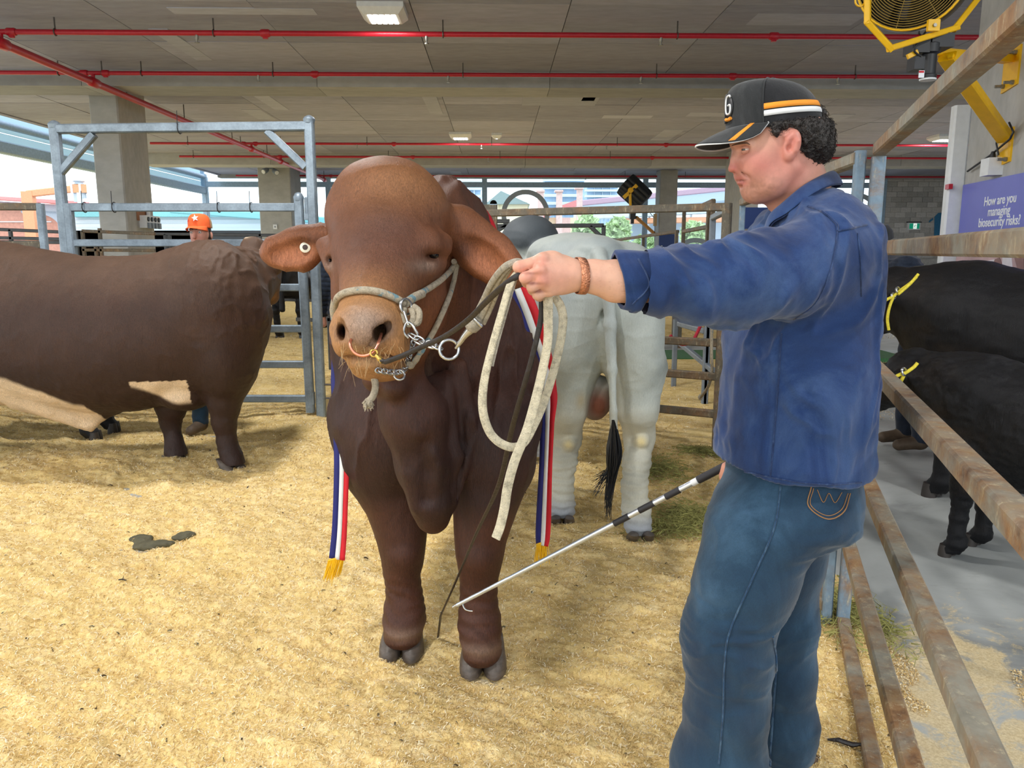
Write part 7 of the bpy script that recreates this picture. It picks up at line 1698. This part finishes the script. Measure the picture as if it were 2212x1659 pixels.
frame('pen_fence', 'grey pen rails right of the first pillar, behind the orange cap', [((335, 505, 13.0), (560, 508, 13.0)), ((357, 506, 13.0), 'g', 'post'), ((366, 508, 13.0), 'g', 'post'), ((562, 506, 13.0), 'g', 'post'), ((335, 550, 13.0), (700, 552, 13.0)), ((560, 508, 13.0), (720, 508, 13.0)), ((335, 640, 13.0), (720, 650, 13.0)), ((640, 508, 13.0), 'g', 'post')], M['rail_dark'])
frame('pen_fence', 'grey pen rails at the far left edge over the brown bull\'s back', [((-40, 494, 12.0), (150, 502, 12.0)), ((22, 496, 12.0), 'g', 'post'), ((-40, 513, 12.0), (150, 517, 12.0)), ((-40, 522, 12.0), (150, 524, 12.0)), ((163, 500, 12.0), 'g', 'post')], M['rail_dark'])
frame('pen_fence', 'grey rails low behind the gate by the quilted jacket', [((690, 560, 9.2), (780, 560, 9.2)), ((690, 690, 9.2), (780, 690, 9.2)), ((706, 560, 9.2), 'g', 'post'), ((640, 690, 10.5), (700, 692, 10.5))], M['rail_dark'])
tf = MB(); q0 = PZ(1400, 783, 0); q1 = PZ(1560, 783, 0); yb = PZ(1500, 764, 0)[1]
tag(tf.box((q0[0]-.5, q0[1], .0), (q1[0]+2.5, yb, .055)).build('turf', M['grass']), 'strip of green turf beside the far walkway', None, kind='structure')
yc = PZ(1500, 738, 0)[1]; tag(MB().box((q0[0]-.8, yb+.03, 0), (q1[0]+4, yc, .05)).build('path', M['slab']), 'grey walkway beyond the back fence', None, kind='structure')

# ------------------------------------------------------------------ people farther off
def person(label, loc, rz, h, top, legs, cap=None, extra=None, puffer=False, skin=(206, 150, 130), name='person', brim=True, beard=False):
    k = h/1.78; t = tag(empty(name, loc, rz), label, 'person'); t.scale = (k,)*3; sc = np.array(lin(*skin))
    s = SDF(ax_grid(-.22, .3, .0075), ax_grid(-.32, .32, .0085), ax_grid(.60, 1.82, .0075))
    s.ell((.0, 0, 1.66), (.098, .078, .108), .02); s.ell((.035, 0, 1.60), (.062, .062, .085), .02); s.ell((.06, 0, 1.535), (.035, .036, .03), .02); s.rc((-.02, 0, 1.56), (-.03, 0, 1.40), .058, .07, .03)
    s.rc((.096, 0, 1.665), (.116, 0, 1.615), .010, .016, .012); s.ell((.098, 0, 1.577), (.013, .026, .007), .006); s.ell((.095, 0, 1.560), (.012, .022, .007), .006)
    for sg in (-1, 1):
        s.ell((-.01, sg*.08, 1.63), (.022, .012, .034), .01); s.ell((.093, sg*.034, 1.655), (.016, .017, .011), .01, None, True); s.rc((.09, sg*.015, 1.678), (.082, sg*.052, 1.676), .008, .007, .01)
        s.rc((.02, sg*.27, .90), (.03, sg*.265, .76), .034, .042, .02)
    s.rc((-.01, 0, 1.4), (-.01, 0, .8), .10, .10, .05); s.rc((-.02, .12, 1.4), (.02, .27, .9), .04, .03, .05); s.rc((-.02, -.12, 1.4), (.02, -.27, .9), .04, .03, .05)
    def col(V, N):
        c = np.tile(sc, (len(V), 1)); c = mixc(c, sc*np.array([.95, .72, .7]), np.clip(blob(V, (.1, 0, 1.61), (.05, .06, .03)), 0, .6))
        hr = ((V[:, 2] > 1.60) & (V[:, 0] < .02) & (np.abs(V[:, 1]) < .085)) | (V[:, 2] > 1.715); c[hr] = np.array(lin(50, 38, 32))
        if beard: c = mixc(c, np.array(lin(92, 62, 52)), sm(1.60, 1.56, V[:, 2])*sm(.0, .05, V[:, 0])*(V[:, 2] > 1.48)*.75)
        return c
    body('body', s, M['skin'], t, col); del s
    for sg in (-1, 1):
        MB().lathe((.085, sg*.034, 1.655), (1, sg*.2, 0), [(-.012, .0125), (.0, .0125), (.006, .009), (.008, .003)], 12).build('eye', M['eye_white'], t, 60); MB().lathe((.0925, sg*.035, 1.654), (1, sg*.1, 0), [(-.002, .006), (.002, .005)], 10).build('iris', M['iris'], t, 60)
        MB().tube([(.103, sg*.014, 1.678), (.100, sg*.032, 1.684), (.088, sg*.054, 1.678)], [.004, .0045, .002], 6).build('eyebrow', M['hair'], t, 60)
    s = SDF(ax_grid(-.26, .26, .010), ax_grid(-.36, .36, .010), ax_grid(.78, 1.52, .010)); th = .02 if puffer else 0
    s.loft(2, [(.86, -.01, 0, .13+th, .19+th), (1.1, -.01, 0, .125+th, .18+th), (1.32, -.01, 0, .12+th, .205+th), (1.42, -.02, 0, .085+th, .15), (1.48, -.02, 0, .065, .075)], .05)
    for sg in (-1, 1): s.rc((-.02, sg*.19, 1.38), (-.03, sg*.27, 1.12), .068+th, .058+th, .05); s.rc((-.03, sg*.27, 1.12), (.02, sg*.27, .90), .058+th, .045+th, .03)
    body('jacket' if puffer else 'shirt', s, top, t, None, (lambda V, N: .014*np.abs(np.sin(V[:, 2]*62))**.6+fbm(V*14, 2, 4)*.006) if puffer else (lambda V, N: fbm(V*np.array([12, 12, 6]), 3, 4)*.010)); del s
    s = SDF(ax_grid(-.2, .2, .010), ax_grid(-.28, .28, .010), ax_grid(.06, .95, .010)); s.rc((-.01, 0, .9), (-.01, 0, .86), .15, .16, .05)
    for sg in (-1, 1): s.rc((0, sg*.09, .84), (.01, sg*.11, .46), .10, .072, .04); s.rc((.01, sg*.11, .46), (-.02, sg*.12, .09), .07, .066, .03)
    body('jeans', s, legs, t, None, lambda V, N: fbm(V*np.array([9, 9, 16]), 3, 5)*.010); del s
    for sg in (-1, 1):
        s = SDF(ax_grid(-.12, .26, .010), ax_grid(sg*.12-.1, sg*.12+.1, .010), ax_grid(-.02, .2, .010)); s.rc((-.02, sg*.12, .06), (.14, sg*.13, .04), .05, .042, .03); s.rc((-.02, sg*.12, .06), (-.02, sg*.12, .14), .048, .05, .03); body('boot', s, M['boot'], t); del s
    if cap:
        V = []; Fq = []; n = 32; ts = (-.1, .0, .2, .4, .6, .75, .87, .95, 1.0)
        for q in ts:
            for j in range(n):
                a = 2*math.pi*j/n; w = (1+math.cos(a))/2; p = 2.1+1.6*w; r = max(1-max(q, 0)**p, 0)**(1/p); V.append((.004+.108*math.cos(a)*r, .088*math.sin(a)*r, 1.70+.105*q))
        for i in range(len(ts)-1):
            for j in range(n): Fq.append((i*n+j, i*n+(j+1) % n, (i+1)*n+(j+1) % n, (i+1)*n+j))
        fr = [f for f in Fq if V[f[0]][0] > .02]; bk = [f for f in Fq if V[f[0]][0] <= .02]
        for nm, ff, mm in (('cap_front', fr, cap[0]), ('cap_back', bk, cap[1])):
            o = MB().add(V, ff).build(nm, mm, t, 60); o.modifiers.new('thick', 'SOLIDIFY').thickness = .003
        V = []; Fq = []
        for i in range(6):
            for j in range(17):
                sx = -1+j/8; a = sx*1.15; V.append((.004+.108*math.cos(a)+.068*(i/5)*(1-abs(sx)**2.4), .088*math.sin(a)*(1+.05*i/5), 1.703-.016*(i/5)-.026*sx*sx*(i/5)))
        for i in range(5):
            for j in range(16): Fq.append((i*17+j, i*17+j+1, (i+1)*17+j+1, (i+1)*17+j))
        o = MB().add(V, Fq).build('cap_brim', cap[0], t, 60); o.modifiers.new('thick', 'SOLIDIFY').thickness = .004
    if extra: extra(t)
    if cap: nest(t, 'cap_front', ('cap_back', 'cap_brim', 'star', 'red_embroidery'))
    return t
def star(t):
    m = MB(); pts = []; c = np.array([.110, .018, 1.765])
    for k in range(10):
        r = .030 if k % 2 == 0 else .013; a = math.pi/2+.2+math.pi*k/5; pts.append(c+np.array([-.004*0-.35*(r*math.sin(a) if math.sin(a) > 0 else 0)-.16*abs(r*math.cos(a)), r*math.cos(a), r*math.sin(a)*.95]))
    pts = [p+np.array([.012, 0, 0]) for p in pts]; m.add([c+np.array([.008, 0, 0])]+pts, [(0, 1+k, 1+(k+1) % 10) for k in range(10)]); o = m.build('star', M['white_cloth'], t); o.modifiers.new('thick', 'SOLIDIFY').thickness = .004
    for y in (-.052, -.038, -.024): MB().tube([(.106-abs(y)*.25, y-.004, 1.738), (.104-abs(y)*.25, y, 1.756), (.106-abs(y)*.25, y+.005, 1.738)], .0022, 5).build('red_embroidery', M['sash_red'], t)
p = P(447, 700, 6.05)
person('man in an orange cap with a white star behind the brown bull\'s shoulder', (p[0], 6.05, 0), math.radians(-105+10), 1.70, M['navy'], M['denim'], (M['cap_orange'], M['tan_cloth']), star, beard=True, skin=(200, 146, 126))
p = P(722, 600, 7.9); person('person in a dark quilted jacket, half hidden by the big bull\'s cheek', (p[0]+.12, 7.9, 0), math.radians(100), 1.66, M['navy'], M['navy'], (M['navy'], M['navy']), None, True)
p = P(1612, 500, 7.2); person('person in a grey cap by the navy sign, behind the fence', (p[0], 7.2, 0), math.radians(-60), 1.62, M['white_cloth'], M['navy'], (M['grey_cap'] if 'grey_cap' in M else M['steel_grey'], M['steel_grey']))
def bent():
    hx_ = P(1893, 535, 5.6)[0]; b = np.array([hx_+.36, 5.6, 0]); t = tag(empty('person', tuple(b), 0), 'person in a dark jacket bending over beside the tall black cow\'s neck', 'person')
    def go():
        g3 = lambda lo, hi, h: SDF(*[ax_grid(b[i_]+lo[i_], b[i_]+hi[i_], h) for i_ in range(3)]); q = lambda *v: b+np.array(v)
        s = g3((-.6, -.4, .8), (.2, .4, 1.75), .009); s.ell(q(-.37, 0, 1.49), (.10, .08, .12), .02); s.rc(q(-.37, 0, 1.46), q(-.26, 0, 1.36), .06, .07, .03); s.ell(q(-.46, 0, 1.45), (.03, .05, .06), .03)
        for sg in (-1, 1): s.ell(q(-.36, sg*.085, 1.48), (.02, .012, .03), .01); s.rc(q(-.45, sg*.2, 1.02), q(-.50, sg*.19, .93), .035, .042, .02)
        body('body', s, M['skin'], None, lambda V, N: np.tile(np.array(lin(190, 136, 116)), (len(V), 1)))
        s = g3((-.6, -.4, .85), (.22, .4, 1.55), .009); s.rc(q(0, 0, .98), q(-.22, 0, 1.28), .17, .17, .08)
        for sg in (-1, 1): s.rc(q(0, sg*.08, .96), q(-.22, sg*.13, 1.30), .13, .11, .08); s.rc(q(-.23, sg*.2, 1.33), q(-.33, sg*.26, 1.14), .085, .068, .06); s.rc(q(-.33, sg*.26, 1.14), q(-.46, sg*.2, 1.02), .066, .05, .04)
        body('jacket', s, M['navy'], None, None, lambda V, N: np.clip(1-np.abs(fbm(V*np.array([6, 6, 22]), 3, 5))*2.2, 0, 1)**2*.012)
        s = g3((-.25, -.3, .06), (.25, .3, 1.1), .010); s.rc(q(.01, 0, .98), q(.02, 0, .9), .16, .15, .05)
        for sg in (-1, 1): s.rc(q(.02, sg*.09, .88), q(0, sg*.11, .48), .105, .075, .04); s.rc(q(0, sg*.11, .48), q(.02, sg*.12, .09), .072, .066, .03)
        body('trousers', s, M['navy'], None, None, lambda V, N: fbm(V*10, 3, 5)*.010)
        for sg in (-1, 1): s = g3((-.28, sg*.12-.1, -.02), (.12, sg*.12+.1, .2), .010); s.rc(q(.02, sg*.12, .06), q(-.14, sg*.12, .04), .05, .042, .03); s.rc(q(.02, sg*.12, .06), q(.02, sg*.12, .14), .05, .05, .03); body('boot', s, M['boot'])
        m = MB().lathe(q(-.36, 0, 1.52), (-.35, 0, 1), [(-.02, .108), (.03, .112), (.08, .095), (.105, .05), (.11, .01)], 24); m.build('cap', M['cap_cloth'], None, 50)
        m = MB(); V = []
        for i_ in range(5):
            for j_ in range(13): a = -1.1+2.2*j_/12; r_ = .108+.07*(i_/4)*math.cos(a*.9); V.append(q(-.36, 0, 1.515)+np.array([-r_*math.cos(a), r_*math.sin(a)*.82, -.02*(i_/4)-.03*r_*math.cos(a)]))
        o = m.add(V, [(i_*13+j_, i_*13+j_+1, (i_+1)*13+j_+1, (i_+1)*13+j_) for i_ in range(4) for j_ in range(12)]).build('cap_brim', M['cap_cloth'], None, 60); o.modifiers.new('thick', 'SOLIDIFY').thickness = .004
        for sg in (-1, 1): MB().lathe(q(-.465, sg*.033, 1.475), (-1, sg*.2, -.2), [(-.012, .012), (0, .011), (.006, .004)], 10).build('eye', M['eye_white'], None, 60)
    kids(t, go)
bent()
p = P(388, 540, 12.0); person('small far person in a dark cap between the pens, left of the orange cap', (p[0], 12.3, 0), math.radians(-120), 1.50, M['navy'], M['navy'], (M['cap_cloth'], M['cap_cloth']))
p = P(1518, 540, 14.0); person('far person in a pale shirt left of the tall brown gate frame', (p[0], 15.0, 0), math.radians(150), 1.6, M['white_cloth'], M['navy'])
# ------------------------------------------------------------------ outside
def wbox(m, px0, py0, px1, py1, Y, d=1.0):
    a = P(px0, py1, Y); b = P(px1, py0, Y); a[2] = -.27 if py1 >= 490 else a[2]; return m.box((a[0], Y, a[2]), (b[0], Y+d, b[2]))
def thing_at(name, px, py, Y, label, cat, fn, group=None):
    p = P(px, py, Y); t = tag(empty(name, (p[0], Y, 0), 0), label, cat, group); kids(t, fn); return t
def brickhouse():
    Y = 46; wbox(MB(), -330, 440, 150, 620, Y, 6).build('wall', M['brick'], None)
    a = P(-330, 408, Y-1.2); b = P(185, 440, Y-1.2); MB().bar(a, b, .8, .22).build('roof_edge', M['roof_pink'], None); MB().bar(a+[0, .6, -.35], b+[0, .6, -.35], .5, .40).build('fascia', M['viaduct'], None)
    c = P(96, 500, Y-.3); m = MB(); n = 22; V = []; Fq = []
    for i in range(n+1):
        an = math.pi*(.02+.58*i/n)+.4
        for r in (1.75, 1.15): V += [c+np.array([r*math.cos(an), 0, r*math.sin(an)-.2])]
    Fq = [(2*i, 2*i+2, 2*i+3, 2*i+1) for i in range(n)]; o = m.add(V, Fq).build('brick_arch', M['viaduct'], None); o.modifiers.new('thick', 'SOLIDIFY').thickness = .2
    wbox(MB(), -20, 478, 110, 480, Y-.1, .1).build('string_course', M['cladding'], None)
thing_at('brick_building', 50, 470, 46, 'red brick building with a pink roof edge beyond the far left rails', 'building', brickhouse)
def crane():
    Y = 42; wbox(MB(), 52, 413, 68, 492, Y, .35).build('column', M['crane_orange'], None)
    MB().bar(P(60, 419, Y+.17), P(160, 408, Y+.17), .3, .36).build('beam', M['crane_orange'], None); wbox(MB(), 153, 398, 190, 416, Y, .5).build('end_box', M['crane_orange'], None)
    for x in (153, 171, 188): wbox(MB(), x, 397, x+2, 417, Y-.05, .6).build('stiffener', M['cladding'], None)
    wbox(MB(), 160, 416, 167, 436, Y+.1, .2).build('hanger_leg', M['viaduct'], None); wbox(MB(), 175, 416, 182, 428, Y+.1, .2).build('hanger_leg', M['viaduct'], None); wbox(MB(), 168, 416, 175, 443, Y, .2).build('lamp_body', M['cladding'], None)
    MB().lathe(P(171, 398, Y+.2), (0, 0, 1), [(0, .25), (.08, .2), (.16, .35), (.2, .1)], 10).build('vent_cap', M['viaduct'], None)
thing_at('orange_gantry', 60, 490, 42, 'orange steel post and beam in front of the brick building', 'gantry', crane)
def shed():
    Y = 44; wbox(MB(), 150, 456, 560, 468, Y-.6, .7).build('fascia', M['teal'], None); wbox(MB(), 140, 468, 720, 640, Y, 5).build('wall', M['cladding'], None)
    MB().bar(P(370, 453, Y-.5), P(720, 478, Y-.5), .3, .36).build('roof_edge', M['teal'], None)
    for k in range(9): wbox(MB(), 150, 474+k*8, 700, 474.7+k*8, Y-.06, .08).build('cladding_rib', M['tower'], None)
thing_at('shed', 350, 500, 44, 'long white clad shed with a teal fascia behind the orange cap', 'building', shed)
def tower(px0, px1, py0, Y, nb, label, name='apartment_tower'):
    def go():
        wbox(MB(), px0, py0, px1, 545, Y, 14).build('core', M['tower_glass'], None); h = (470-py0)/nb
        for k in range(nb): wbox(MB(), px0-2, py0+k*h, px1+2, py0+k*h+h*.36, Y-1.2, 1.3).build('balcony', M['tower'], None)
        for x in np.linspace(px0, px1, 5)[1:-1]: wbox(MB(), x-1, py0, x+1, 545, Y-.6, .5).build('fin', M['tower'], None)
    thing_at(name, (px0+px1)/2, 500, Y, label, 'building', go)
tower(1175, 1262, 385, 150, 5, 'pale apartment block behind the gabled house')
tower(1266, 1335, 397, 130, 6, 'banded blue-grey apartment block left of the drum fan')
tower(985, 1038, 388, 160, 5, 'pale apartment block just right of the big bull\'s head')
def house():
    Y = 62; wbox(MB(), 1052, 436, 1140, 545, Y, 8).build('wall', M['render_cream'], None)
    a, b, c = P(1048, 441, Y-.4), P(1145, 441, Y-.4), P(1082, 412, Y-.4); MB().poly([a, b, c], (0, 1, 0), 9).build('gable_roof', M['roof_grey'], None)
    wbox(MB(), 1058, 430, 1076, 452, Y-.3, .4).build('wall_dormer', M['render_cream'], None); MB().lathe(P(1066, 440, Y-.35), (0, -1, 0), [(0, .28), (.05, .28)], 14).build('round_window', M['viaduct'], None)
    for x in (1168, 1208, 1252): wbox(MB(), x-7, 412 if x < 1240 else 405, x+7, 545, Y-2, .6).build('brick_pier', M['brick_pier'], None); wbox(MB(), x-9, 410 if x < 1240 else 403, x+9, 414 if x < 1240 else 408, Y-2.2, 1).build('pier_cap', M['brick_pier'], None)
    MB().poly([P(1140, 470, Y), P(1250, 430, Y), P(1250, 444, Y), P(1140, 484, Y)], (0, 1, 0), .5).build('sloping_roof', M['roof_pink'], None); wbox(MB(), 1140, 470, 1250, 545, Y+.6, 3).build('low_wall', M['render_cream'], None); wbox(MB(), 1200, 470, 1232, 530, Y+.4, .3).build('doorway', M['brick_pier'], None)
M['roof_grey'] = plain('grey_green_roof', lin(150, 166, 164), .8)
thing_at('gabled_house', 1100, 500, 62, 'cream gabled house with pink brick piers beyond the glazing', 'building', house)
def viaduct():
    Y = 72
    MB().bar(P(1240, 455, Y), P(1600, 420, Y), 2, 1.2).build('deck', M['viaduct'], None); MB().bar(P(1240, 441, Y-.5), P(1600, 404, Y-.5), 1.2, .5).build('maroon_band', M['maroon'], None)
    MB().bar(P(1240, 470, Y-.6), P(1600, 452, Y-.6), 1.2, .5).build('pale_band', M['tower'], None); MB().bar(P(1330, 478, Y-.4), P(1600, 474, Y-.4), 1, .5).build('orange_band', M['crane_orange'], None)
    wbox(MB(), 1330, 480, 1600, 520, Y+2, 5).build('lower_wall', M['viaduct'], None)
    for x in (1330, 1400, 1490): wbox(MB(), x, 440, x+6, 545, Y+.5, .6).build('support', M['tower'], None)
thing_at('viaduct', 1450, 480, 72, 'grey viaduct with maroon and orange bands right of the drum fan', 'viaduct', viaduct)
def tree(px, py, Y, rx, rz, label):
    def go():
        c = P(px, py, Y); r2 = np.random.RandomState(int(px)); R, Z = Rm(rx, c), Rm(rz, c); n = 1500; d = r2.normal(0, 1, (n, 3)); d /= np.linalg.norm(d, axis=1)[:, None]; q = c+d*np.array([R, R*.8, Z])*(.55+.5*r2.uniform(0, 1, (n, 1)))*(1+.25*fbm(d*2.5, 2, int(px)))[:, None]
        a = r2.normal(0, .14, (n, 3)); b = r2.normal(0, .14, (n, 3)); V = np.stack([q-a, q+b, q+a, q-b], 1).reshape(-1, 3); me = np_mesh('foliage', V, np.arange(4*n).reshape(n, 4), False); me.materials.append(M['leaf']); o = link('foliage', me); o['kind'] = 'stuff'
        MB().tube([(c[0], Y, -.2), (c[0]+.1, Y, c[2]*.6), (c[0], Y, c[2])], [.16, .12, .06], 8).build('trunk', M['boot'], None, 60)
    thing_at('tree', px, py, Y, label, 'tree', go, 'young trees beyond the glazing')
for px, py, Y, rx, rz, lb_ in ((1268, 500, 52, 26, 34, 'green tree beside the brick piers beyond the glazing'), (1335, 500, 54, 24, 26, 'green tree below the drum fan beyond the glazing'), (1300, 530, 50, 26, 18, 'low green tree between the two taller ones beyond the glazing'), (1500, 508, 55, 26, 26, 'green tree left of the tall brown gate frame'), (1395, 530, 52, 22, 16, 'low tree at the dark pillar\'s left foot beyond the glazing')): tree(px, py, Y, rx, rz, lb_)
